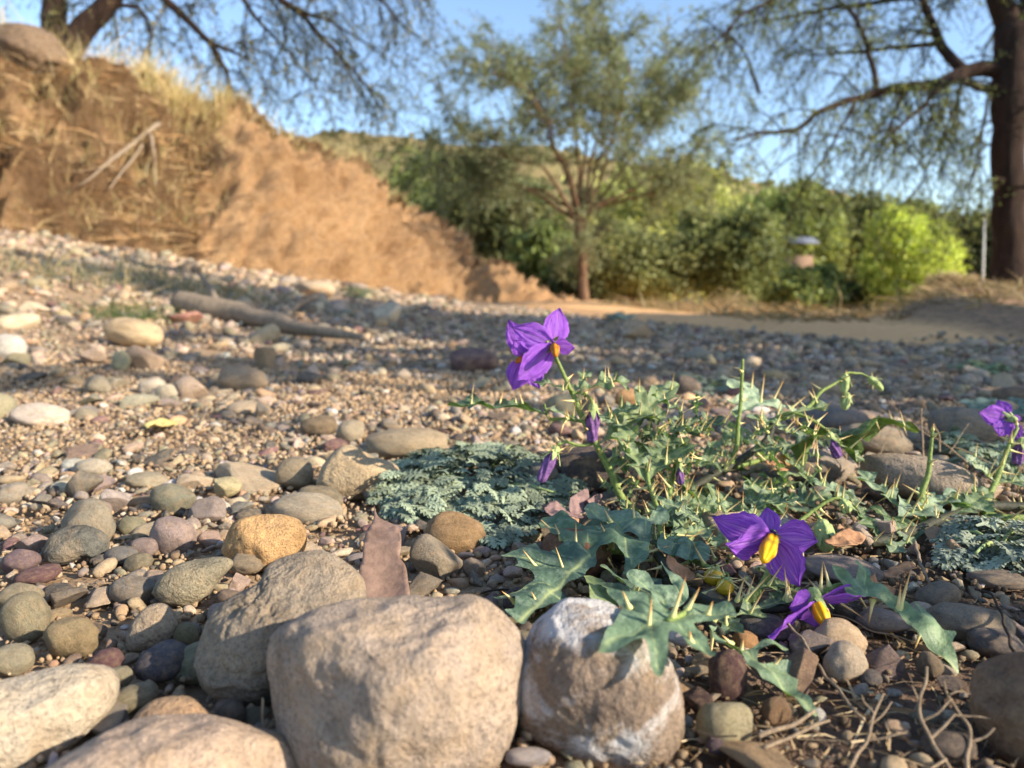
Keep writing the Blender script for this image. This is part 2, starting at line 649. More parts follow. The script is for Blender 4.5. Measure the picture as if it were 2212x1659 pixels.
def terrain(x, y):
    x = np.asarray(x, float)
    y = np.asarray(y, float)
    q = (-x - 0.45) / 0.3
    rise = 0.19 * 0.3 * np.log1p(np.exp(np.clip(q, -30, 30))) * sstep(0.5, 2.4, y)
    rise = np.minimum(rise, 1.0)
    mx = sstep(0.0, 0.10, x / np.maximum(y, 0.3) - 0.478) * sstep(1.2, 1.5, x)
    drop = 0.9 * sstep(0, 6, y - np.interp(x, EDGE_X, EDGE_Y))
    drop = np.maximum(drop, 0.9 * sstep(0, 1.6, x - 1.70) * sstep(3.4, 5.0, y) * (1 - mx))
    back = 0.05 * sstep(-0.2, -3, y)
    # the small bank that carries the right-hand tree
    my = np.interp(y, [2.2, 3.0, 4.5, 8, 11], [0, 0.6, 1, 1, 0])
    mound = (0.135 + 0.02 * np.sin(x * 5 + y * 2)) * my * mx + drop * 0 
    drop = drop * (1 - mx * sstep(10, 8, y))
    # slightly raised sand flat behind the gravel
    f = np.interp(y, [1.6, 1.98, 2.7, 3.8, 6.3, 10, 16], [1.5, 0.95, 0.76, 0.47, 0.17, -0.25, -0.6])
    sand = 0.035 * sstep(0.0, 0.22, x - f) * sstep(1.7, 2.3, y) * sstep(12, 8, y)
    return rise - drop + back + mound + sand


def G(u, v):
    """where the sight line at (u, v) meets the ground"""
    d = ray(u, v)
    t0, t = 0.05, 0.05
    while t < 60:
        p = CAMP + d * t
        if p[2] < float(terrain(p[0], p[1])):
            break
        t0 = t
        t *= 1.02
    for _ in range(30):
        tm = 0.5 * (t0 + t)
        p = CAMP + d * tm
        if p[2] < float(terrain(p[0], p[1])):
            t = tm
        else:
            t0 = tm
    return CAMP + d * t0


def sandiness(x, y):
    f = np.interp(y, [1.6, 1.98, 2.7, 3.8, 6.3, 10, 16], [1.5, 0.95, 0.76, 0.47, 0.17, -0.25, -0.6])
    w = 1.1 * sstep(-0.06, 0.10, x - f) * sstep(1.7, 2.1, y)
    mx = sstep(0.0, 0.10, x / np.maximum(y, 0.3) - 0.478) * sstep(1.2, 1.5, x)
    return np.maximum(w * (1 - 0 * mx), sstep(14, 20, y) * 0.5)


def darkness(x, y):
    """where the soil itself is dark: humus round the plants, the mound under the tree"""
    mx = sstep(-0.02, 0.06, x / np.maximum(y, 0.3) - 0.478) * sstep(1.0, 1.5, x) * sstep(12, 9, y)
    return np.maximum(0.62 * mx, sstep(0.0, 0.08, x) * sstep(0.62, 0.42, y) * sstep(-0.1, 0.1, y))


def build_ground():
    yy = np.concatenate([-np.geomspace(3, 0.12, 14), np.linspace(-0.1, 0.14, 12), np.geomspace(0.145, 900, 330)])
    k = np.linspace(-1, 1, 361)
    xx = 0.22 * np.sinh(k * 8.9)
    X, Y = np.meshgrid(xx, yy, indexing='ij')
    x, y = X.ravel(), Y.ravel()
    z = terrain(x, y)
    p = np.stack([x, y, np.zeros_like(x)], 1)
    near = 1 - sstep(3, 9, np.hypot(x, y))
    z = z + near * (0.0022 * fbm(p * 70, 3, 5) + 0.006 * fbm(p * 9, 3, 9)) + (1 - near) * 0.03 * fbm(p * 1.1, 3, 2) - 0.004
    V = np.stack([x, y, z], 1)
    s = sandiness(x, y)
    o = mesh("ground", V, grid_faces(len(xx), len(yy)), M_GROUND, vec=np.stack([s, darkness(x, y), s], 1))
    return tag(o, kind="structure")


build_ground()

# ------------------------------------------------------------------ earth bank on the left
FOOT = np.array([(-9, 2.8), (-5.8, 3.6), (-3.3, 4.6), (-2.4, 5.2), (-1.6, 6.2), (-0.55, 8), (0.75, 11.0), (1.35, 12.4)])
CREST = np.array([(-1500, -420, 5.2), (-600, -140, 5.5), (0, 70, 5.9), (250, 132, 6.3), (500, 225, 6.8), (700, 300, 7.5),
                  (880, 408, 8.6), (960, 486, 9.6), (1100, 575, 10.8), (1235, 652, 12.6)])
cr3 = np.array([PD(*c) for c in CREST])
cr3[:, 2] = np.minimum(cr3[:, 2], 3.2)


def bank_point(tt, ss):
    """surface of the bank before its fine relief; tt along 0..1, ss foot 0 .. crest 1 .. beyond"""
    ft = crom(np.c_[FOOT, terrain(FOOT[:, 0], FOOT[:, 1]) - 0.12], 400)
    ct = crom(cr3, 400)
    k = np.linspace(0, 1, 400)
    f = np.stack([np.interp(tt, k, ft[:, i]) for i in range(3)], -1)
    c = np.stack([np.interp(tt, k, ct[:, i]) for i in range(3)], -1)
    s1 = np.clip(ss, 0, 1)
    hz = (s1 ** 1.15)[..., None]
    p = f + (c - f) * hz
    p[..., 2] = f[..., 2] + (c[..., 2] - f[..., 2]) * (0.42 * s1 ** 1.6 + 0.58 * sstep(0.05, 0.95, s1))
    ex = np.clip(ss - 1, 0, 9)
    out = np.stack([-0.75 * np.ones_like(ex), 0.65 * np.ones_like(ex), 0.02 * np.ones_like(ex)], -1)
    return p + out * ex[..., None] * 6.0


def build_bank():
    nt_, ns = 420, 190
    t = np.linspace(0.10, 1, nt_)
    s = np.concatenate([np.linspace(0, 1.06, 150), 1.06 + np.geomspace(0.01, 2.0, 40)])
    T, Q = np.meshgrid(t, s, indexing='ij')
    p = bank_point(T, Q)
    n = nrm(np.cross(np.gradient(p, axis=0), np.gradient(p, axis=1)))
    n = n * np.sign(n[..., 2:3] + 1e-6)
    n[n[..., 2] < 0] *= -1
    V = p.reshape(-1, 3)
    nn = n.reshape(-1, 3)
    tt, ss = T.ravel(), Q.ravel()
    face = sstep(0.0, 0.15, ss) * (1 - sstep(0.98, 1.15, ss))
    rill = fbm(np.c_[tt * 60, ss * 3.0, np.zeros_like(tt)], 4, 11) - 0.8 * np.abs(fbm(np.c_[tt * 95, ss * 4.0, np.zeros_like(tt)], 3, 13))
    lump = fbm(V * 1.3, 4, 3)
    fine = fbm(V * 6.0, 4, 8)
    clod = np.abs(fbm(V * 3.1, 3, 21))
    # a broken recess to the left of the bright buttress
    u_ = (V - CAMP) @ np.array([1.0, 0, 0]) / ((V - CAMP) @ FWD) * FPX + CU
    rec = np.exp(-((u_ - 430) / 85) ** 2) * sstep(0.2, 0.5, ss) * (1 - sstep(0.8, 0.98, ss))
    but = np.exp(-((u_ - 590) / 80) ** 2) * sstep(0.15, 0.45, ss) * (1 - sstep(0.72, 0.97, ss))
    d = face * (0.30 * lump + 0.24 * rill + 0.14 * fine - 0.26 * clod - 0.16 * np.abs(fbm(V * 9, 2, 33))) + (1 - face) * 0.08 * lump - 0.42 * rec + 0.26 * but
    V = V + nn * d[:, None]
    wv = sstep(0.86, 1.0, ss) * 0.75 + (1 - sstep(440, 500, u_)) * 0.62 + rec * 0.3 + 0.18 * lump  # brown soil at crest and left; shade of left end and recess painted in
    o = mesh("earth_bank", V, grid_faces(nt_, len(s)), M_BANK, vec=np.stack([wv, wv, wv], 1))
    tag(o, kind="structure")
    return V.reshape(nt_, len(s), 3), nn.reshape(nt_, len(s), 3)


BANKV, BANKN = build_bank()


def blades(acc, pts, lens, wid, cols, lean, seed, segs=3, upbias=1.0):
    r = np.random.default_rng(seed)
    n = len(pts)
    d = nrm(np.c_[r.normal(0, lean, n), r.normal(0, lean, n), np.full(n, upbias)])
    bend = np.c_[r.normal(0, 1, n), r.normal(0, 1, n), np.full(n, -0.6)] * 0.35
    side = nrm(np.cross(d, r.normal(size=(n, 3))))
    t = np.linspace(0, 1, segs + 1)
    c = pts[:, None] + lens[:, None, None] * (d[:, None] * t[None, :, None] + bend[:, None] * (t ** 2)[None, :, None])
    w = (wid * (1 - t ** 1.5 * 0.9))[None, :, None] * lens[:, None, None] ** 0.5
    V = np.stack([c - side[:, None] * w, c + side[:, None] * w], 2).reshape(-1, 3)
    k = np.arange(n)[:, None] * (segs + 1) * 2 + np.arange(segs)[None] * 2
    F = np.stack([k, k + 1, k + 3, k + 2], -1).reshape(-1, 4)
    acc.add(V, F, np.repeat(cols, (segs + 1) * 2, 0))


def palette(r, n, cs, wts, jit=0.12):
    cs = np.array([lin(c) for c in cs])
    k = r.choice(len(cs), n, p=np.array(wts) / np.sum(wts))
    return cs[k] * (1 + r.normal(0, jit, (n, 1)))


def bank_grass():
    r = np.random.default_rng(21)
    nt_, ns = BANKV.shape[:2]
    u_ = ((BANKV - CAMP) @ np.array([1.0, 0, 0])) / ((BANKV - CAMP) @ FWD) * FPX + CU
    sI = np.concatenate([np.linspace(0, 1.06, 150), 1.06 + np.geomspace(0.01, 2.0, 40)])
    straw = [(218, 194, 142), (200, 176, 126), (172, 162, 104), (226, 208, 166), (150, 152, 98)]
    acc = Acc()
    w = np.zeros((nt_, ns))
    crestband = np.exp(-((sI[None] - 1.03) / 0.12) ** 2)
    w += crestband * np.interp(u_, [-600, 100, 300, 430, 600, 900, 1050, 1200], [1.0, 1.3, 1.3, 1.2, 1.0, 1.0, 0.5, 0.0])
    w += (0.26 + 0.7 * sstep(0.6, 0.95, sI[None])) * (sI[None] < 1) * (u_ < 500) * (sI[None] > 0.22)
    cl = fbm(BANKV.reshape(-1, 3) * 1.9, 2, 31).reshape(nt_, ns)
    w *= np.clip(0.55 + 1.6 * cl, 0.05, 2)
    area = np.linalg.norm(np.cross(np.gradient(BANKV, axis=0), np.gradient(BANKV, axis=1)), axis=-1)
    w = (w * area).ravel()
    n = 36000
    k = r.choice(len(w), n, p=w / w.sum())
    pts = BANKV.reshape(-1, 3)[k] + r.normal(0, 0.02, (n, 3)) - np.array([0, 0, 0.03])
    uu = u_.ravel()[k]
    ln = r.gamma(4, 0.06, n) * np.interp(uu, [0, 150, 300, 430, 600, 1000], [0.75, 0.95, 1.0, 0.8, 0.5, 0.45]) * np.where(sI[k % ns] < 0.88, 0.6, 1)
    blades(acc, pts, ln, 0.0042, palette(r, n, straw, [3, 3, 2, 2, 2]), 0.35, 5)
    o = acc.build("dry_grass", M_DRYGRASS)
    tag(o, kind="stuff", label="dry straw grass tufts growing along the bank crest")
    # short litter and stubble on the face
    acc = Acc()
    face = np.broadcast_to((sI[None] > 0.06) & (sI[None] < 1.0), (nt_, ns))
    cl2 = fbm(BANKV.reshape(-1, 3) * 3.1, 2, 41).reshape(nt_, ns) - 0.55 * sstep(440, 540, u_) * (u_ < 1500)
    w = (area * face * np.clip(0.3 + 2.0 * cl2, 0.015, 2)).ravel()
    n = 15000
    k = r.choice(len(w), n, p=w / w.sum())
    pts = BANKV.reshape(-1, 3)[k]
    blades(acc, pts, r.gamma(3, 0.04, n), 0.007, palette(r, n, [(200, 160, 112), (150, 112, 74), (214, 184, 140), (120, 100, 70)], [3, 2, 2, 1]), 1.2, 6, 2, 0.25)
    o = acc.build("bank_litter", M_DRYGRASS)
    tag(o, kind="stuff", label="dead stems and straw litter scattered over the bank face")
    # green and straw weeds at the foot
    acc = Acc()
    n = 1100
    cu = r.uniform(-100, 560, 26)
    cx = [G(a, np.interp(a, [-100, 0, 400, 600], [575, 575, 610, 640]) + r.uniform(-4, 26)) for a in cu]
    k = r.integers(0, 26, n)
    pts = np.array(cx)[k] + r.normal(0, 0.09, (n, 3)) * np.array([1.6, 1, 0])
    pts[:, 2] = terrain(pts[:, 0], pts[:, 1]) - 0.005
    blades(acc, pts, r.gamma(4, 0.02, n), 0.006, palette(r, n, [(104, 110, 88), (130, 130, 104), (166, 150, 112)], [2, 2, 3]), 0.6, 9, 2)
    o = acc.build("foot_weeds", M_DRYGRASS)
    tag(o, kind="stuff", label="low green grey weeds along the foot of the bank")


bank_grass()

# ------------------------------------------------------------------ far hills
def build_hills():
    U = np.array([-1800, -400, 300, 700, 860, 1000, 1150, 1350, 1500, 1650, 1750, 1900, 2100, 2300, 2900, 4000])
    Vv = np.array([360, 330, 300, 310, 300, 322, 318, 352, 372, 398, 412, 462, 472, 480, 500, 520.])
    n, m = 240, 40
    u = np.linspace(-1800, 4000, n)
    v = np.interp(u, U, Vv)
    q = np.linspace(0, 1, m)
    d0, d1 = 45.0, 230.0
    D = d0 + (d1 - d0) * q[None]
    top = np.stack([PD(a, b, d1)[2] for a, b in zip(u, v)]) if False else np.array([PD(a, b, d1)[2] for a, b in zip(u, v)])
    X = (u[:, None] - CU) / FPX * D
    Y = np.broadcast_to(D, X.shape)
    Z = -1.2 + (top[:, None] + 1.2) * (q[None] ** 1.35)
    pts = np.stack([X, Y, Z], -1).reshape(-1, 3)
    k = np.broadcast_to(q[None], X.shape).ravel()
    pts[:, 2] += fbm(pts * np.array([0.03, 0.03, 0]), 4, 14) * 5 * k + fbm(pts * np.array([0.12, 0.12, 0]), 3, 15) * 1.6 * k
    back = np.stack([X[:, -1] * 1.3, Y[:, -1] * 1.3, np.full(n, -5.0)], -1)
    V = np.concatenate([pts.reshape(n, m, 3), back[:, None]], 1)
    o = mesh("hills", V.reshape(-1, 3), grid_faces(n, m + 1), M_HILL)
    tag(o, kind="structure")
    return pts.reshape(n, m, 3), u


HV, HU = build_hills()


def leaf_cloud(acc, cen, rads, n, size, cols, seed, asp=0.45, clump=True, thin=1.0):
    """n small leaf faces spread through clumps inside an ellipsoid"""
    r = np.random.default_rng(seed)
    nb = max(6, int(n / 90))
    dirs = nrm(r.normal(size=(nb, 3)))
    rr = r.uniform(0.45, 1.0, nb) ** 0.6
    cc = dirs * rr[:, None]
    k = r.integers(0, nb, n)
    loc = cc[k] + r.normal(0, 0.17 * thin, (n, 3))
    p = np.asarray(cen) + loc * np.asarray(rads)
    a = nrm(r.normal(size=(n, 3)))
    b = nrm(np.cross(a, r.normal(size=(n, 3))))
    sz = size * r.uniform(0.6, 1.4, n)
    A = a * sz[:, None]
    B = b * (sz * asp)[:, None]
    V = np.stack([p - A, p + B, p + A, p - B], 1).reshape(-1, 3)
    F = np.arange(n * 4).reshape(-1, 4)
    tone = np.repeat(1 + r.normal(0, 0.22, nb), 1)[k]
    c = cols[r.integers(0, len(cols), n)] * np.clip(tone, 0.5, 1.6)[:, None]
    acc.add(V, F, np.repeat(c, 4, 0))


def hill_scrub():
    r = np.random.default_rng(5)
    acc = Acc()
    cols = np.array([lin(c) for c in [(104, 104, 70), (122, 118, 80), (92, 94, 66), (134, 128, 92)]])
    for k in range(1300):
        i, j = r.integers(0, HV.shape[0]), int(HV.shape[1] * r.uniform(0.05, 0.99))
        c = HV[i, j]
        if not -200 < HU[i] < 2500:
            continue
        s = r.uniform(1.0, 2.6) * (0.5 + 0.5 * c[1] / 230)
        leaf_cloud(acc, c + np.array([0, 0, s * 0.5]), (s * 1.3, s * 1.3, s * 0.9), 40, s * 0.34, cols, 1000 + k, 0.7)
    o = acc.build("hill_scrub", M_FOL)
    tag(o, kind="stuff", label="far scrub covering the hillsides")


hill_scrub()

# ------------------------------------------------------------------ background bushes and trees (each a thing)
GREENS = {
    'dark': [(96, 104, 67), (114, 120, 78), (83, 90, 59)],
    'bright': [(124, 137, 79), (144, 157, 92), (107, 119, 69)],
    'grey': [(132, 137, 92), (150, 155, 104), (109, 118, 78)],
    'olive': [(116, 126, 79), (136, 145, 90), (96, 106, 66)],
    'lime': [(186, 202, 92), (204, 216, 112), (166, 184, 84)],
    'yellowish': [(180, 188, 112), (199, 204, 129), (150, 160, 94)],
    'dry': [(179, 161, 128), (156, 142, 112), (201, 183, 147)],
}


def bush(name, label, cat, cu, vb, vt, w, d, hue, n=5200, size=0.10, stems=5, seed=1, zb=None, gap=0.12, group=None, asp=0.45):
    """a shrub or small tree: crown box centred at column cu from row vt to vb, w wide, at distance d"""
    r = np.random.default_rng(seed)
    top = PD(cu, vt, d)
    bot = PD(cu, vb, d)
    g = float(terrain(top[0], top[1])) if zb is None else zb
    base = np.array([top[0], top[1], min(g, bot[2])])
    t = empty(name, base, label, cat, group)
    hw = w / FPX * d / 2
    hgt = top[2] - base[2]
    c0 = base[2] + hgt * gap
    cen = np.array([base[0], base[1], (c0 + top[2]) / 2])
    cols = np.array([lin(c) for c in GREENS[hue]])
    acc = Acc()
    parts_ = [(cen, (hw, hw * 0.9, (top[2] - c0) / 2), n // 2)]
    for k in range(6):
        a = r.uniform(0, 2 * np.pi)
        q = cen + np.array([math.cos(a) * hw * 0.55, math.sin(a) * hw * 0.5, r.uniform(-0.35, 0.45) * hgt * 0.6])
        s = r.uniform(0.35, 0.6)
        parts_.append((q, (hw * s, hw * s, hgt * 0.5 * s), n // 12))
    for i, (c, rr, m) in enumerate(parts_):
        leaf_cloud(acc, c, rr, int(m * 3.0), size * d / 14 * 0.56, cols, seed * 50 + i, asp)
    acc.build("crown", M_FOL, t)
    acc = Acc()
    for k in range(stems):
        a = r.uniform(0, 2 * np.pi)
        e = cen + np.array([math.cos(a) * hw * 0.5, math.sin(a) * hw * 0.5, hgt * r.uniform(-0.1, 0.3)])
        pth = crom([base - [0, 0, 0.1], base * 0.5 + e * 0.5 + r.normal(0, hw * 0.08, 3), e], 8)
        V, F, tv = tube(pth, [hgt * 0.02, hgt * 0.006], 6)
        acc.add(V, F)
    acc.build("trunk", M_BARK2, t)
    return t


bush("dark_shrub", "dark green tall shrub rising behind the tan trunk and the earth bank's end", "shrub", 1085, 650, 392, 260, 23, 'dark', 6500, 0.13, seed=2, zb=-0.4)
bush("leafy_shrub", "bright green leafy shrub between the earth bank end and the thin tan trunk", "shrub", 1175, 650, 478, 130, 20, 'bright', 3600, 0.13, seed=3, zb=-0.4, asp=0.7)
bush("grey_green_shrub", "broad grey green shrub right behind the thin tan trunk at the sand edge", "shrub", 1375, 648, 500, 270, 17.5, 'grey', 7000, 0.10, seed=4, zb=-0.15)
bush("olive_shrub", "rounded olive shrub between the broad grey green shrub and the small bright green one", "shrub", 1588, 655, 462, 215, 17, 'olive', 7000, 0.10, seed=5, zb=-0.25)
bush("small_green_shrub", "small bright green shrub between the rounded olive shrub and the lime bush", "shrub", 1738, 692, 592, 150, 14, 'bright', 4200, 0.12, seed=6, zb=-0.5, asp=0.7)
bush("lime_bush", "bright lime yellow bush standing before the dark trees, by the thick trunk", "bush", 1968, 690, 486, 180, 13.5, 'lime', 9000, 0.085, seed=7, zb=-0.55, gap=0.2)
bush("feathery_tree", "tall pale yellow green feathery tree behind the broad grey green shrub", "tree", 1440, 640, 360, 330, 32, 'yellowish', 7000, 0.12, seed=8, zb=-0.8)
bush("hazy_green_tree", "wide green tree behind the rounded olive shrub, below the red hilltop", "tree", 1660, 650, 415, 300, 42, 'bright', 6500, 0.12, seed=9, zb=-1.0)
bush("dull_green_tree", "wide dull green tree behind the lime bush", "tree", 1870, 650, 432, 330, 48, 'olive', 6500, 0.12, seed=10, zb=-1.0)
bush("shaded_tree", "dark green tree in the gap between the lime bush and the thick trunk", "tree", 2085, 660, 470, 190, 26, 'dark', 5200, 0.13, seed=11, zb=-0.8)
bush("slope_shrub", "mid green shrub showing just above the lower end of the bank crest", "shrub", 905, 560, 330, 190, 34, 'bright', 4500, 0.12, seed=12, zb=-0.4)
bush("crest_shrub", "drab olive shrub on the slope between the bank crest and the tan trunk's crown", "shrub", 985, 600, 388, 200, 28, 'olive', 5200, 0.12, seed=13, zb=-0.4)
bush("dry_brush", "low dry brown brush at the far sand edge before the rounded olive shrub", "shrub", 1585, 672, 634, 130, 9.0, 'dry', 2600, 0.05, seed=14, asp=0.15, gap=0.0)
bush("brown_brush", "dull brown brush at the mound's foot beneath the lime bush", "shrub", 2050, 660, 590, 110, 11, 'dry', 2200, 0.07, seed=15, asp=0.25)
bush("under_shrub", "dark olive shrub tucked under the left side of the lime bush", "shrub", 1850, 700, 612, 140, 14.5, 'dark', 3600, 0.11, seed=16, zb=-0.6)
bush("far_edge_tree", "green tree beyond the mound to the right of the thick trunk", "tree", 2330, 650, 430, 300, 24, 'olive', 4200, 0.13, seed=17, zb=-0.8)
bush("thicket_shrub", "dark low thicket in the shade under the broad grey green shrub", "shrub", 1290, 652, 560, 190, 19.5, 'dark', 3600, 0.11, seed=18, zb=-0.2)


# ------------------------------------------------------------------ branching trees
def spray_tree(t, limbs, seed, n1, n2, len1, len2, droop, nleaf, lsize, cols, trunk_mat, up=0.25, asp=0.28, tfrom=0.25, r1=0.18, keep=None, spread=0.8, wob=0.45):
    """limbs: list of (polyline, radii). Grows two orders of twigs and small leaves along the last"""
    r = np.random.default_rng(seed)
    wood, fol = Acc(), Acc()
    LV, LC = [], []
    for pts, radii in limbs:
        n = max(8, int(4 * len(pts)))
        pth = crom(pts, n)
        seg = np.linalg.norm(np.diff(pth, axis=0), axis=1).mean()
        pth = pth + np.c_[fbm(pth / seg * 0.35, 2, seed), fbm(pth / seg * 0.35, 2, seed + 5), fbm(pth / seg * 0.35, 2, seed + 9)] * seg * wob * np.sin(np.linspace(0, 1, n) * 2.4)[:, None]
        V, F, tv = tube(pth, radii, 10)
        wood.add(V, F)
        Ltot = seg * (n - 1)
        k1 = int(n1 * Ltot)
        for _ in range(k1):
            a = r.uniform(tfrom, 1.0)
            i = min(int(a * (n - 1)), n - 2)
            o = pth[i] + (pth[i + 1] - pth[i]) * (a * (n - 1) - i)
            tdir = nrm(pth[i + 1] - pth[i])
            d = nrm(tdir * 0.7 + r.normal(0, spread, 3) + np.array([0, 0, up]))
            l = len1 * r.uniform(0.5, 1.3)
            m = 7
            s = np.linspace(0, 1, m)[:, None]
            b = o + d * l * s + np.array([0, 0, -droop * l]) * s ** 2 + np.cumsum(r.normal(0, 0.03 * l, (m, 3)), 0) * s
            rr = np.interp(a, np.linspace(0, 1, len(np.atleast_1d(radii))), radii) * r1 + 0.004
            rr = min(rr, l * 0.022)
            V, F, tv = tube(b, [rr, rr * 0.35], 5, False)
            wood.add(V, F)
            for _2 in range(n2):
                q = r.uniform(0.15, 1.0)
                j = min(int(q * (m - 1)), m - 2)
                o2 = b[j] + (b[j + 1] - b[j]) * (q * (m - 1) - j)
                d2 = nrm(nrm(b[j + 1] - b[j]) * 0.7 + r.normal(0, 0.65, 3))
                l2 = len2 * r.uniform(0.5, 1.4)
                s2 = np.linspace(0, 1, 4)[:, None]
                c = o2 + d2 * l2 * s2 + np.array([0, 0, -droop * 1.4 * l2]) * s2 ** 2
                if keep is not None and not keep(c[-1]):
                    continue
                V, F, tv = tube(c, [rr * 0.4 + 0.001, rr * 0.12 + 0.0006], 3, False)
                wood.add(V, F)
                x = r.uniform(0.1, 1.05, nleaf)
                e = np.stack([np.interp(x, s2[:, 0], c[:, z]) for z in range(3)], -1) + r.normal(0, l2 * 0.07, (nleaf, 3))
                LV.append(e)
                LC.append(np.tile(cols[r.integers(0, len(cols))] * (1 + r.normal(0, 0.15)), (nleaf, 1)))
    e = np.concatenate(LV)
    c = np.concatenate(LC)
    n = len(e)
    a = nrm(r.normal(size=(n, 3)) + np.array([0, 0, -0.4]))
    bb = nrm(np.cross(a, r.normal(size=(n, 3))))
    sz = lsize * r.uniform(0.6, 1.4, n)
    A, B = a * sz[:, None], bb * (sz * asp)[:, None]
    fol.add(np.stack([e - A, e + B, e + A, e - B], 1).reshape(-1, 3), np.arange(n * 4).reshape(-1, 4), np.repeat(np.clip(c, 0.005, 1), 4, 0))
    wood.build("trunk", trunk_mat, t)
    fol.build("crown", M_FOL, t)
    print("tree", t.name, "leaves", n)


# the slender tree in the middle distance
D2 = 14.0
def q2(u, v, dd=0.0):
    return PD(u, v, D2 + dd)


tb = q2(1262, 652)
t = empty("acacia_tree", tb, "slender thorn tree with a tan trunk and open wide crown standing alone on the sand", "tree")
limbs = [([q2(1263, 665), q2(1259, 600), q2(1257, 540), q2(1252, 478)], [0.105, 0.085, 0.085, 0.10])]
fork = (1252, 482)
for (pts, dd) in [([(1215, 455), (1150, 415), (1080, 380), (1000, 300)], 0.2), ([(1225, 440), (1170, 360), (1090, 330), (960, 250)], -0.6),
                  ([(1235, 420), (1205, 330), (1150, 220), (1080, 110)], 0.7), ([(1250, 400), (1248, 300), (1235, 180), (1210, 60)], -0.3),
                  ([(1265, 410), (1285, 320), (1310, 200), (1330, 60)], 0.5), ([(1275, 430), (1310, 350), (1330, 260), (1365, 140)], -0.6),
                  ([(1285, 440), (1335, 380), (1400, 290), (1470, 190)], 0.3), ([(1290, 445), (1370, 405), (1450, 365), (1530, 300)], -0.3),
                  ([(1230, 445), (1120, 400), (1010, 385), (930, 340)], 0.9), ([(1270, 420), (1300, 330), (1400, 230), (1440, 90)], 1.0),
                  ([(1240, 410), (1190, 280), (1120, 180), (1010, 150)], -1.0), ([(1258, 405), (1262, 260), (1270, 140), (1290, 20)], 1.0),
                  ([(1290, 450), (1400, 415), (1480, 400), (1560, 380)], 0.8)]:
    m = len(pts)
    limbs.append(([q2(*fork)] + [q2(u, v, dd * (k + 1) / m) for k, (u, v) in enumerate(pts)], [0.040, 0.022, 0.007]))
GC = np.array([lin(c) for c in [(118, 130, 94), (134, 144, 104), (150, 156, 114), (104, 116, 84), (124, 134, 104)]])
spray_tree(t, limbs, 3, 8.0, 12, 0.8, 0.45, 0.12, 22, 0.034, GC, M_BARK2, up=0.22, tfrom=0.45, wob=0.9, spread=0.95)

# the thick tree at the right edge, on the small mound
D3 = 7.0
def q3(u, v, dd=0.0):
    return PD(u, v, D3 + dd)


tb = q3(2180, 648)
t = empty("mesquite_tree", tb, "thick dark trunked thorn tree on the mound with a long limb reaching left", "tree")
limbs = [([q3(2184, 700), q3(2184, 640), q3(2182, 520), q3(2180, 380), q3(2182, 240), q3(2186, 130), q3(2192, 60)], [0.21, 0.165, 0.145, 0.14, 0.145, 0.165, 0.16]),
         ([q3(2192, 70), q3(2170, 30), q3(2140, -40), q3(2080, -160)], [0.13, 0.10, 0.08, 0.05]),
         ([q3(2192, 70), q3(2230, 10), q3(2270, -80, 0.3), q3(2330, -260, 0.6)], [0.14, 0.11, 0.09, 0.05]),
         ([q3(2178, 160), q3(2130, 148), q3(2080, 158), q3(2030, 180, -0.1), q3(1960, 188, -0.2), q3(1895, 200, -0.3), q3(1835, 218, -0.4), q3(1780, 236, -0.5), q3(1745, 262, -0.6), q3(1710, 283, -0.6), q3(1650, 287, -0.7), q3(1580, 300, -0.8)],
          [0.085, 0.062, 0.045, 0.036, 0.028, 0.02, 0.009]),
         ([q3(2085, 156), q3(2040, 110, 0.2), q3(2020, 60, 0.3), q3(1985, -10, 0.4), q3(1900, -60, 0.6)], [0.055, 0.045, 0.035, 0.015]),
         ([q3(2178, 190), q3(2120, 190), q3(2060, 172, -0.2), q3(2000, 220, -0.5), q3(1930, 290, -0.9)], [0.045, 0.035, 0.02, 0.008]),
         ([q3(2025, 95, 0.2), q3(1950, 100, 0.4), q3(1850, 112, 0.7), q3(1740, 120, 1.0)], [0.028, 0.02, 0.008]),
         ([q3(1895, 200, -0.3), q3(1885, 150, -0.1), q3(1860, 60, 0.1), q3(1800, -20, 0.3)], [0.03, 0.022, 0.01]),
         ([q3(1985, -10, 0.4), q3(1860, 10, 0.6), q3(1720, 30, 0.8), q3(1580, 60, 1.0)], [0.03, 0.02, 0.008]),
         ([q3(1900, -60, 0.6), q3(1750, -40, 0.2), q3(1620, 20, 0), q3(1530, 110, 0)], [0.03, 0.02, 0.008]),
         ([q3(1960, 190, -0.2), q3(1930, 250, -0.3), q3(1900, 330, -0.4), q3(1880, 400, -0.5)], [0.02, 0.012, 0.005]),
         ([q3(2080, 165), q3(2060, 240, -0.2), q3(2020, 330, -0.4), q3(1985, 410, -0.6)], [0.02, 0.012, 0.005]),
         ([q3(2140, 190), q3(2125, 260, -0.2), q3(2110, 340, -0.4), q3(2090, 420, -0.5)], [0.018, 0.012, 0.005]),
         ([q3(1850, 215, -0.4), q3(1810, 290, -0.5), q3(1770, 360, -0.6)], [0.018, 0.012, 0.005]),
         ([q3(1900, -60, 0.6), q3(1760, -90, 0.9), q3(1640, -40, 1.2), q3(1560, 20, 1.3)], [0.03, 0.02, 0.008]),
         ([q3(1580, 300, -0.8), q3(1640, 200, 0.4), q3(1600, 100, 0.6), q3(1540, 60, 0.6)][1:], [0.02, 0.012, 0.006]),
         ([q3(2270, -80, 0.3), q3(2350, -60, -0.5), q3(2450, 60, -1), q3(2520, 200, -1.4)], [0.06, 0.04, 0.012])]
GC = np.array([lin(c) for c in [(104, 120, 72), (128, 142, 86), (144, 154, 94), (90, 104, 66), (116, 124, 84)]])
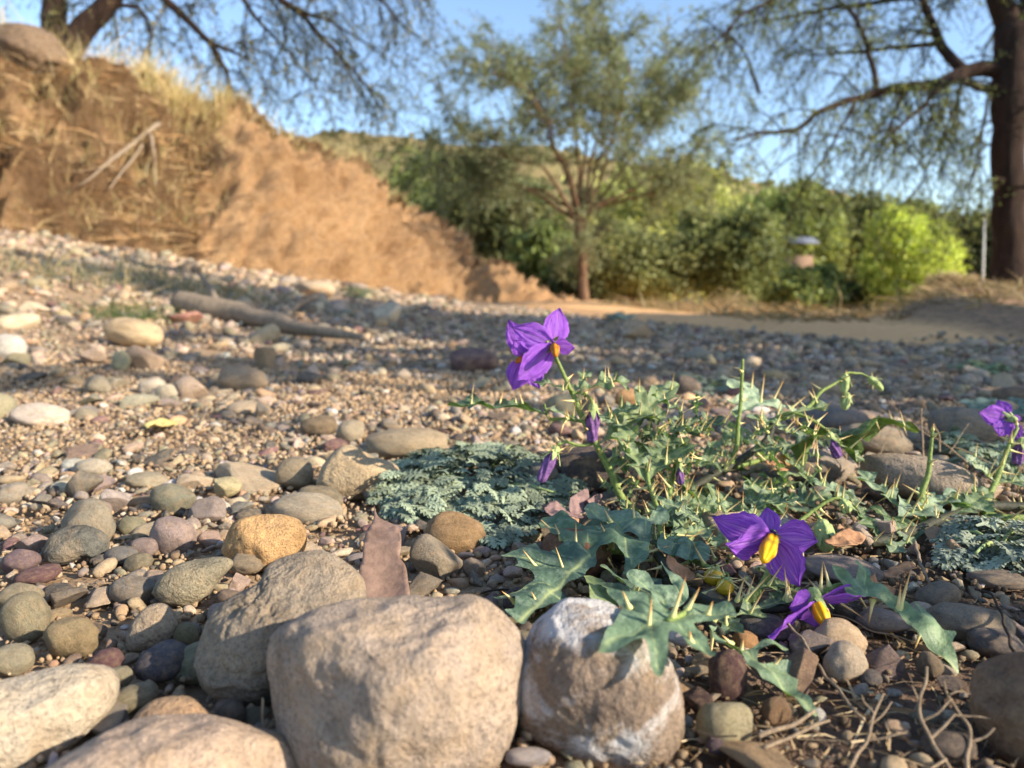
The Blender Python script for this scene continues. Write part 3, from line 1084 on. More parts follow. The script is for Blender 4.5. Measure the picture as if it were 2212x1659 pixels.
spray_tree(t, limbs, 8, 8.5, 9, 0.52, 0.32, 0.42, 15, 0.0185, GC, M_BARK, up=-0.05, tfrom=0.22, asp=0.3, keep=lambda p: CU + FPX * p[0] / p[1] < 2115 or p[2] > 2.6 or CU + FPX * p[0] / p[1] > 2225)

# the tree behind the crest of the bank, upper left
D4 = 8.6
def q4(u, v, dd=0.0):
    return PD(u, v, D4 + dd)


t = empty("bank_tree", q4(160, 80), "thorn tree on top of the bank with drooping branches against the blue sky", "tree")
limbs = [([q4(122, 120), q4(118, 40), q4(120, -60), q4(130, -200)], [0.16, 0.13, 0.11, 0.08]),
         ([q4(140, 120), q4(190, 50), q4(230, 10), q4(290, -60), q4(380, -120)], [0.15, 0.13, 0.11, 0.09, 0.06]),
         ([q4(290, -60), q4(350, -10), q4(410, 50), q4(455, 90), q4(500, 110), q4(560, 140)], [0.07, 0.055, 0.045, 0.035, 0.02, 0.008]),
         ([q4(380, -120), q4(480, -90), q4(580, -20), q4(680, 60), q4(760, 150), q4(830, 240)], [0.06, 0.05, 0.035, 0.02, 0.006]),
         ([q4(380, -120), q4(560, -140), q4(720, -60), q4(840, 20), q4(900, 80)], [0.06, 0.05, 0.03, 0.006]),
         ([q4(455, 90), q4(490, 160), q4(500, 200), q4(530, 230)], [0.035, 0.025, 0.006]),
         ([q4(230, 10), q4(300, 20), q4(330, 80), q4(320, 110)], [0.03, 0.02, 0.008]),
         ([q4(480, -90), q4(540, 20), q4(620, 110), q4(690, 200)], [0.04, 0.02, 0.006]),
         ([q4(580, -20), q4(640, 20), q4(740, 60), q4(820, 110)], [0.03, 0.02, 0.006]),
         ([q4(130, -200), q4(240, -220), q4(380, -180), q4(520, -100)], [0.06, 0.04, 0.01]),
         ([q4(560, -140), q4(700, -120), q4(850, -60), q4(930, 10)], [0.04, 0.02, 0.006])]
GC = np.array([lin(c) for c in [(92, 100, 72), (112, 114, 78), (142, 136, 92), (66, 74, 56)]])
spray_tree(t, limbs, 12, 7.5, 9, 0.62, 0.36, 0.45, 13, 0.027, GC, M_BARK, up=-0.1, tfrom=0.2, asp=0.25)

# trees beyond the right edge whose crowns shade the middle of the river bed
for bx, by, zc, lab, sd in [(4.1, 0.05, 1.0, "leafy thorn tree beyond the right edge shading the near gravel", 30), (4.45, 0.85, 1.95, "taller thorn tree beyond the right edge shading the gravel below the bank", 31)]:
    t = empty("shade_tree", (bx, by, 0.0), lab, "tree")
    b0 = np.array([bx, by, -0.05])
    limbs = [([b0, b0 + [0, 0.05, zc * 0.5], b0 + [-0.05, 0, zc - 0.1]], [0.14, 0.11, 0.1])]
    for k in range(11):
        a = k * 2 * math.pi / 11 + 0.2
        e = np.array([math.cos(a) * 1.1, math.sin(a) * 0.7, 0.15 + (0.8 if sd == 30 else 1.0) * ((k * 5) % 11) / 11])
        limbs.append(([b0 + [-0.05, 0, zc - 0.12], b0 + [0, 0, zc] + e * 0.5, b0 + [0, 0, zc] + e], [0.05, 0.03, 0.01]))
    spray_tree(t, limbs, sd, 9, 9, 0.45, 0.3, 0.2, 13, 0.052 if sd == 30 else 0.06, GC, M_BARK, up=0.1, asp=0.45)


t = empty("shade_weed", (0.52, 0.14, 0.0), "unseen leafy weed added beyond the right edge to shade the spiny plant", "plant")
acc = Acc()  # out-of-view weed, added to throw shade on the front right
leaf_cloud(acc, (0.52, 0.14, 0.165), (0.10, 0.085, 0.085), 420, 0.011, np.array([lin((100, 120, 80)), lin((120, 136, 92))]), 77, 0.5)
acc.build("crown", M_FOL, t)
acc = Acc()
for k in range(5):
    V, F, tv = tube(crom([(0.52, 0.14, -0.01), (0.52 + 0.02 * k - 0.04, 0.14, 0.07), (0.52 + 0.035 * k - 0.07, 0.12 + 0.012 * k, 0.2)], 8), [0.002, 0.001], 6)
    acc.add(V, F)
acc.build("stem", M_STEM, t)


def bank_hit(u, v):
    """point of the bank surface on the sight line (u, v)"""
    q = BANKV.reshape(-1, 3) - CAMP
    d = q @ FWD
    e = np.hypot(CU + FPX * q[:, 0] / d - u, CV - FPX * (q @ UPV) / d - v)
    k = np.where(e < 9)[0]
    k = k[np.argmin(d[k])] if len(k) else np.argmin(e)
    return float(d[k])


# boulder and exposed roots on the bank, far building and pole
V, F = ico(5)
p = V * np.array([0.27, 0.24, 0.20]) * (1 + 0.22 * fbm(V * 1.4, 3, 61) + 0.06 * fbm(V * 4, 3, 62))[:, None]
p = p @ np.array([[0.97, 0, -0.22], [0, 1, 0], [0.22, 0, 0.97]])
o = mesh("boulder", p, F, M_HERO)
o.location = Vector(PD(66, 112, bank_hit(66, 150) + 0.12))
o.color = tuple(lin((112, 94, 78)) * 0.8) + (1,)
tag(o, "large dark brown boulder lodged in dry grass on top of the bank", "boulder")
Rt = empty("exposed_root", PD(330, 275, 5.0), "pale forked root hanging down the bank face with three prongs", "root")
acc = Acc()
for pts, rr in [([(342, 268, 4.72), (318, 285, 4.7), (285, 312, 4.62), (235, 350, 4.5), (195, 385, 4.4), (165, 405, 4.35)], [0.022, 0.017, 0.015, 0.012, 0.005]),
                ([(308, 312, 4.64), (290, 340, 4.55), (260, 375, 4.48), (238, 408, 4.42)], [0.012, 0.010, 0.005]),
                ([(326, 290, 4.7), (332, 330, 4.66), (334, 365, 4.62), (336, 400, 4.6)], [0.014, 0.012, 0.006])]:
    V, F, tv = tube(crom([PD(a, b, bank_hit(a, b) - 0.04 - 0.05 * (c - 4.4)) for a, b, c in pts], 24), rr, 9)
    V = V + 0.006 * fbm(V * 14, 2, 4)[:, None]
    acc.add(V, F)
acc.build("root_fork", M_WOOD, Rt)

def box(acc, c, s, m=0):
    b = np.array([[-1, -1, -1], [1, -1, -1], [1, 1, -1], [-1, 1, -1], [-1, -1, 1], [1, -1, 1], [1, 1, 1], [-1, 1, 1]]) * np.asarray(s) / 2 + np.asarray(c)
    acc.add(b, [[0, 3, 2, 1], [4, 5, 6, 7], [0, 1, 5, 4], [1, 2, 6, 5], [2, 3, 7, 6], [3, 0, 4, 7]], m=m)


c = PD(1722, 548, 38.0)
Ht = empty("farm_shed", (c[0], c[1], -0.9), "far farm shed with a blue roof glimpsed between the olive shrub and lime bush", "shed")
acc = Acc(); box(acc, (c[0], c[1], 0.6), (1.1, 1.4, 2.9)); acc.build("wall", M_WALL, Ht, False)
acc = Acc()
zt = PD(1722, 522, 38.0)[2]
hw, hd = 0.72, 1.0
rv = np.array([[-hw, -hd, 0], [hw, -hd, 0], [hw, 0, 0.35], [-hw, 0, 0.35], [hw, hd, 0], [-hw, hd, 0]]) + np.array([c[0], c[1], zt - 0.1])
rv2 = np.concatenate([rv, rv - [0, 0, 0.08]])
acc.add(rv2, [[0, 1, 2, 3], [3, 2, 4, 5], [6, 9, 8, 7], [9, 11, 10, 8], [0, 6, 7, 1], [4, 10, 11, 5], [1, 7, 8, 2], [2, 8, 10, 4], [0, 3, 9, 6], [3, 5, 11, 9]])
acc.build("roof", M_ROOF, Ht, False)
pp = PD(2122, 636, 12.5)
ptop = PD(2127, 470, 12.5)
V, F, tv = tube([np.array([pp[0], pp[1], -0.5]), pp, ptop], [0.022, 0.020, 0.016], 10)
o = mesh("utility_pole", V - pp, F, M_POLE)
o.location = Vector(pp)
tag(o, "slim pale pole between the lime bush and the thick trunk", "pole")
# ------------------------------------------------------------------ stones
def rock_tone(rgb):
    a = lin(rgb)
    g = a.mean()
    return np.clip((g + (a - g) * 0.82) * ALB, 0.01, 0.9)


def unit_stone(seed, kind, k=4):
    r = np.random.default_rng(seed)
    V, F = ico(k)
    p = V.copy()
    if kind == 'round':
        p = np.sign(p) * np.abs(p) ** r.uniform(0.82, 1.0)
        p = p * (1 + 0.16 * fbm(V * 1.0, 2, seed) + 0.05 * fbm(V * 2.6, 3, seed + 3))[:, None]
        for _ in range(r.integers(1, 4)):
            n = nrm(r.normal(size=3))
            e = p @ n - r.uniform(0.72, 0.9)
            p = p - n * (np.maximum(e, 0) * 0.8)[:, None]
    else:
        for _ in range(r.integers(7, 12)):
            n = nrm(r.normal(size=3))
            e = p @ n - r.uniform(0.36, 0.74)
            p = p - n * (np.maximum(e, 0) * 0.99)[:, None]
        p = p * (1 + 0.06 * fbm(V * 1.3, 3, seed) + 0.035 * fbm(V * 4, 3, seed + 3))[:, None]
    p = p + V * (0.012 * fbm(V * 9, 2, seed + 8))[:, None]
    lo, hi = p.min(0), p.max(0)
    return (p - (lo + hi) / 2) / ((hi - lo) / 2), F


_protos = {}


def proto_mesh(kind, i):
    """a stone shape shared by several pebbles"""
    key = (kind, i)
    if key not in _protos:
        V, F = unit_stone(100 + i + (50 if kind == 'ang' else 0), kind)
        o = mesh("pebble_shape", V, F, M_STONE, link=False)
        _protos[key] = o.data
        bpy.data.objects.remove(o)
    return _protos[key]


FOOTPRINTS = []     # (x, y, r)
LANDMARKS = []      # (short phrase, position)
ALB = 0.70


def stone_at(cu, cv, w, h, kind, rgb, label, short=None, tilt=0.0, name=None, sink=0.12, mat=None, seed=None, depthr=0.8, seq=[0]):
    """a stone seen as a w x h blob centred at (cu, cv), standing on the ground"""
    seq[0] += 1
    sd = seed or seq[0]
    g = G(cu, cv + h * 0.40)
    dep = float((g - CAMP) @ FWD)
    rx = w / 2 / FPX * dep
    hh = h / 2 / FPX * dep
    d = nrm(ray(cu, cv))
    th = max(0.05, math.asin(-d[2]) + 0.0) if d[2] < 0 else 0.03
    ry = rx * depthr
    q = hh ** 2 - (ry * math.sin(th)) ** 2
    rz = math.sqrt(max(q, (0.42 * hh) ** 2)) / math.cos(th)
    ry = min(ry, max(0.5 * rx, hh / math.sin(th) * 0.9)) if th > 0.1 else ry
    dep_c = dep + ry * 0.45
    c = CAMP + ray(cu, cv) * dep_c
    gz = float(terrain(c[0], c[1]))
    c[2] = max(min(c[2], gz + rz * 0.95), gz + rz * (1 - 2 * sink) * 0.55)
    nm = name or ("cobble" if rx > 0.013 else "pebble")
    o = bpy.data.objects.new(nm, proto_mesh(kind, sd % 13).copy() if mat else proto_mesh(kind, sd % 13))
    if mat:
        o.data.materials.clear()
        o.data.materials.append(mat)
    COL.objects.link(o)
    o.location = Vector(c)
    o.scale = (rx * 1.03, ry, rz * 1.03)
    o.rotation_euler = (0, rad(tilt), random.uniform(-0.25, 0.25) + (math.pi if sd % 2 else 0))
    if sd % 2:
        o.rotation_euler[1] = -rad(tilt)
    o.color = tuple(rock_tone(rgb)) + (1,)
    tag(o, label, "stone")
    FOOTPRINTS.append((c[0], c[1], 0.5 * (rx + ry), gz))
    if short:
        LANDMARKS.append((short, c.copy(), (cu, cv)))
    return o


def hero(name, outline, dpx, yg, thick, rgb, mat, label, short, seed, planes=(), lump=0.07, fine=0.03, k=6, power=0.85, pits=0.0):
    """a large stone whose silhouette is known; inflated to its own thickness and standing at depth of row yg"""
    O = crom(np.array(outline + outline[:1], float), 260)
    cu, cv = (O[:, 0].min() + O[:, 0].max()) / 2, (O[:, 1].min() + O[:, 1].max()) / 2
    if dpx:
        cu, cv = dpx
    d0 = tdepth(yg)
    fw = nrm(ray(cu, cv))
    right = nrm(np.cross(fw, [0, 0, 1]))
    up = np.cross(right, fw)
    C = CAMP + ray(cu, cv) * d0
    rng_ = np.linalg.norm(C - CAMP)
    ang = np.arctan2(-(O[:, 1] - cv), O[:, 0] - cu)
    R = np.hypot(O[:, 0] - cu, O[:, 1] - cv)
    i = np.argsort(ang)
    V, F = ico(k)
    # unit sphere axes: x right, y up, z to the camera
    p = V.copy()
    for n, dd, st in planes:
        n = nrm(np.array(n, float))
        e = p @ n - dd
        p = p - n * (np.maximum(e, 0) * st)[:, None]
    a = np.arctan2(p[:, 1], p[:, 0])
    ro = np.hypot(p[:, 0], p[:, 1])
    Rr = np.interp(a, ang[i], R[i], period=2 * np.pi) / FPX * d0
    ro2 = np.clip(ro, 0, 1) ** power
    q = np.stack([np.cos(a) * ro2 * Rr, np.sin(a) * ro2 * Rr, p[:, 2] * thick * R.mean() / FPX * d0], -1)
    s = R.mean() / FPX * d0
    inner = (1 - 0.6 * sstep(0.8, 1.0, ro))[:, None]
    q = q + V * inner * s * (lump * fbm(V * 1.7, 3, seed) + 0.035 * fbm(V * 4.2, 3, seed + 9) + fine * fbm(V * 13, 3, seed + 4))[:, None]
    if pits:
        nz = fbm(V * 7.5, 3, seed + 20)
        q = q - V * s * pits * np.clip(nz - 0.12, 0, 1)[:, None]
    Vw = q[:, :1] * right + q[:, 1:2] * up - q[:, 2:3] * fw
    o = mesh(name, Vw, F, mat)
    o.location = Vector(C)
    o.color = tuple(rock_tone(rgb)) + (1,)
    tag(o, label, "stone")
    FOOTPRINTS.append((C[0], C[1], s * 0.8, 0))
    LANDMARKS.append((short, C.copy(), (cu, cv)))
    return o


hero("cobble", [(585, 1400), (600, 1352), (680, 1312), (770, 1293), (865, 1288), (930, 1297), (975, 1306), (1030, 1303), (1085, 1333), (1138, 1400), (1147, 1455), (1130, 1520), (1105, 1600), (1060, 1665), (960, 1715), (820, 1730), (690, 1700), (622, 1620), (596, 1500)],
     (850, 1490), 1600, 0.85, (184, 162, 140), M_HERO, "largest smooth pinkish beige cobble at the front, beside the white crusted stone", "the big pinkish cobble", 3,
     [((-0.70, -0.25, 0.66), 0.66, 0.8), ((0.25, -0.62, 0.74), 0.74, 0.75), ((0.05, 0.80, 0.6), 0.72, 0.7), ((0.75, 0.1, 0.65), 0.80, 0.6)], 0.08, 0.018)
hero("cobble", [(1165, 1345), (1215, 1305), (1265, 1300), (1315, 1308), (1360, 1338), (1410, 1390), (1445, 1425), (1468, 1480), (1470, 1560), (1440, 1622), (1370, 1645), (1250, 1634), (1155, 1592), (1118, 1545), (1120, 1440), (1140, 1375)],
     (1295, 1475), 1565, 0.85, (150, 128, 108), M_CRUST, "round brown stone crusted with white patches under the front lobed leaf", "the white crusted stone", 8,
     [((0.1, 0.75, 0.65), 0.8, 0.6), ((-0.5, -0.3, 0.8), 0.85, 0.5)], 0.06, 0.03)
hero("cobble", [(432, 1410), (455, 1330), (500, 1285), (560, 1258), (590, 1222), (640, 1200), (710, 1208), (765, 1245), (792, 1290), (780, 1340), (720, 1400), (640, 1450), (600, 1500), (520, 1505), (455, 1465)],
     (600, 1350), 1470, 0.8, (172, 154, 130), M_ROUGH, "coarse grey grainy stone with a hollow top, behind the big pinkish cobble", "the hollow grey stone", 15,
     [((0.15, 0.7, 0.7), 0.7, 0.9), ((-0.7, 0.1, 0.7), 0.78, 0.8)], 0.12, 0.05)
hero("cobble", [(-140, 1520), (-80, 1468), (0, 1460), (130, 1460), (215, 1484), (241, 1522), (226, 1572), (180, 1612), (100, 1648), (-20, 1680), (-120, 1620)],
     (60, 1560), 1600, 0.75, (206, 188, 160), M_HERO, "flat cream stone at the front with a hard shadow on its lower face", "the cream stone", 22,
     [((0.0, 0.8, 0.6), 0.7, 0.8), ((0.4, -0.3, 0.85), 0.8, 0.6)], 0.05, 0.02, 5)
hero("cobble", [(20, 1680), (130, 1612), (260, 1562), (350, 1549), (450, 1582), (545, 1632), (640, 1690), (640, 1790), (420, 1850), (120, 1840), (0, 1760)],
     (330, 1700), 1690, 0.7, (196, 168, 142), M_HERO, "nearest pinkish tan cobble poking up at the bottom edge, below the cream stone", "the nearest tan cobble", 29,
     [((0.1, 0.85, 0.5), 0.75, 0.7)], 0.06, 0.015, 5)
hero("cobble", [(280, 1560), (312, 1524), (352, 1508), (405, 1516), (440, 1548), (462, 1590), (440, 1625), (340, 1640), (280, 1610)],
     (368, 1575), 1610, 0.8, (182, 144, 104), M_HERO, "brown domed stone just behind the nearest tan cobble", "the brown domed stone", 33, [((0.1, 0.8, 0.6), 0.8, 0.6)], 0.08, 0.02, 5)
hero("cobble", [(2112, 1515), (2130, 1468), (2180, 1432), (2240, 1412), (2330, 1430), (2380, 1520), (2360, 1640), (2260, 1680), (2170, 1650), (2122, 1580)],
     (2240, 1540), 1600, 0.85, (140, 106, 76), M_HERO, "large dark brown stone at the right edge behind the pale dry twigs", "the dark brown edge stone", 37, [((-0.5, 0.5, 0.7), 0.75, 0.7)], 0.08, 0.025, 5)
hero("cobble", [(482, 1180), (505, 1130), (535, 1114), (600, 1113), (645, 1132), (660, 1165), (652, 1200), (610, 1228), (560, 1235), (510, 1218)],
     (572, 1172), 1216, 0.8, (222, 172, 104), M_ROUGH, "blocky ochre yellow stone with rusty stains beside the brown seed pod", "the ochre stone", 41,
     [((0.1, 0.6, 0.75), 0.72, 0.85), ((-0.72, -0.3, 0.6), 0.72, 0.85), ((0.6, -0.2, 0.75), 0.84, 0.5)], 0.06, 0.03, 5)
hero("cobble", [(685, 1040), (700, 1000), (735, 966), (770, 962), (800, 984), (850, 1005), (862, 1030), (835, 1062), (790, 1080), (720, 1076)],
     (765, 1028), 1062, 0.8, (206, 178, 134), M_HERO, "large tan dome stone touching the grey feathery mat, crossed by a shadow", "the tan dome stone", 45,
     [((0.2, 0.8, 0.55), 0.8, 0.6), ((-0.4, 0.1, 0.9), 0.85, 0.6)], 0.06, 0.02, 5)
hero("cobble", [(2125, 1060), (2110, 1095), (2050, 1102), (1960, 1080), (1885, 1052), (1868, 1018), (1880, 995), (1945, 985), (2030, 992), (2090, 1015)],
     (1995, 1044), 1085, 0.7, (178, 158, 136), M_HERO, "long smooth grey stone behind the creeping spiny stem near the right edge", "the long grey stone", 49, [], 0.05, 0.012, 5)
hero("cobble", [(100, 1185), (118, 1150), (150, 1136), (190, 1140), (222, 1165), (226, 1195), (205, 1218), (178, 1208), (140, 1216), (110, 1206)],
     (163, 1178), 1208, 0.8, (112, 110, 100), M_HERO, "dark grey knobbly stone leaning on a rounder grey one", "the dark knobbly stone", 53, [((-0.3, 0.7, 0.6), 0.8, 0.6)], 0.1, 0.02, 5)
hero("cobble", [(335, 1268), (352, 1238), (390, 1216), (440, 1210), (486, 1215), (500, 1232), (470, 1262), (440, 1296), (400, 1306), (360, 1295)],
     (415, 1258), 1298, 0.75, (164, 152, 122), M_ROUGH, "smooth olive grey oval stone with a crack, behind the hollow grey stone", "the cracked olive stone", 57, [((0.2, 0.85, 0.5), 0.8, 0.6)], 0.05, 0.02, 5)
hero("cobble", [(276, 1370), (290, 1338), (318, 1312), (350, 1308), (374, 1330), (378, 1362), (358, 1396), (318, 1404), (284, 1396)],
     (328, 1358), 1394, 0.8, (168, 148, 122), M_HERO, "smooth round taupe cobble right beside the slate purple pebble", "the taupe cobble", 61, [((-0.3, 0.5, 0.8), 0.85, 0.6)], 0.05, 0.012, 5)

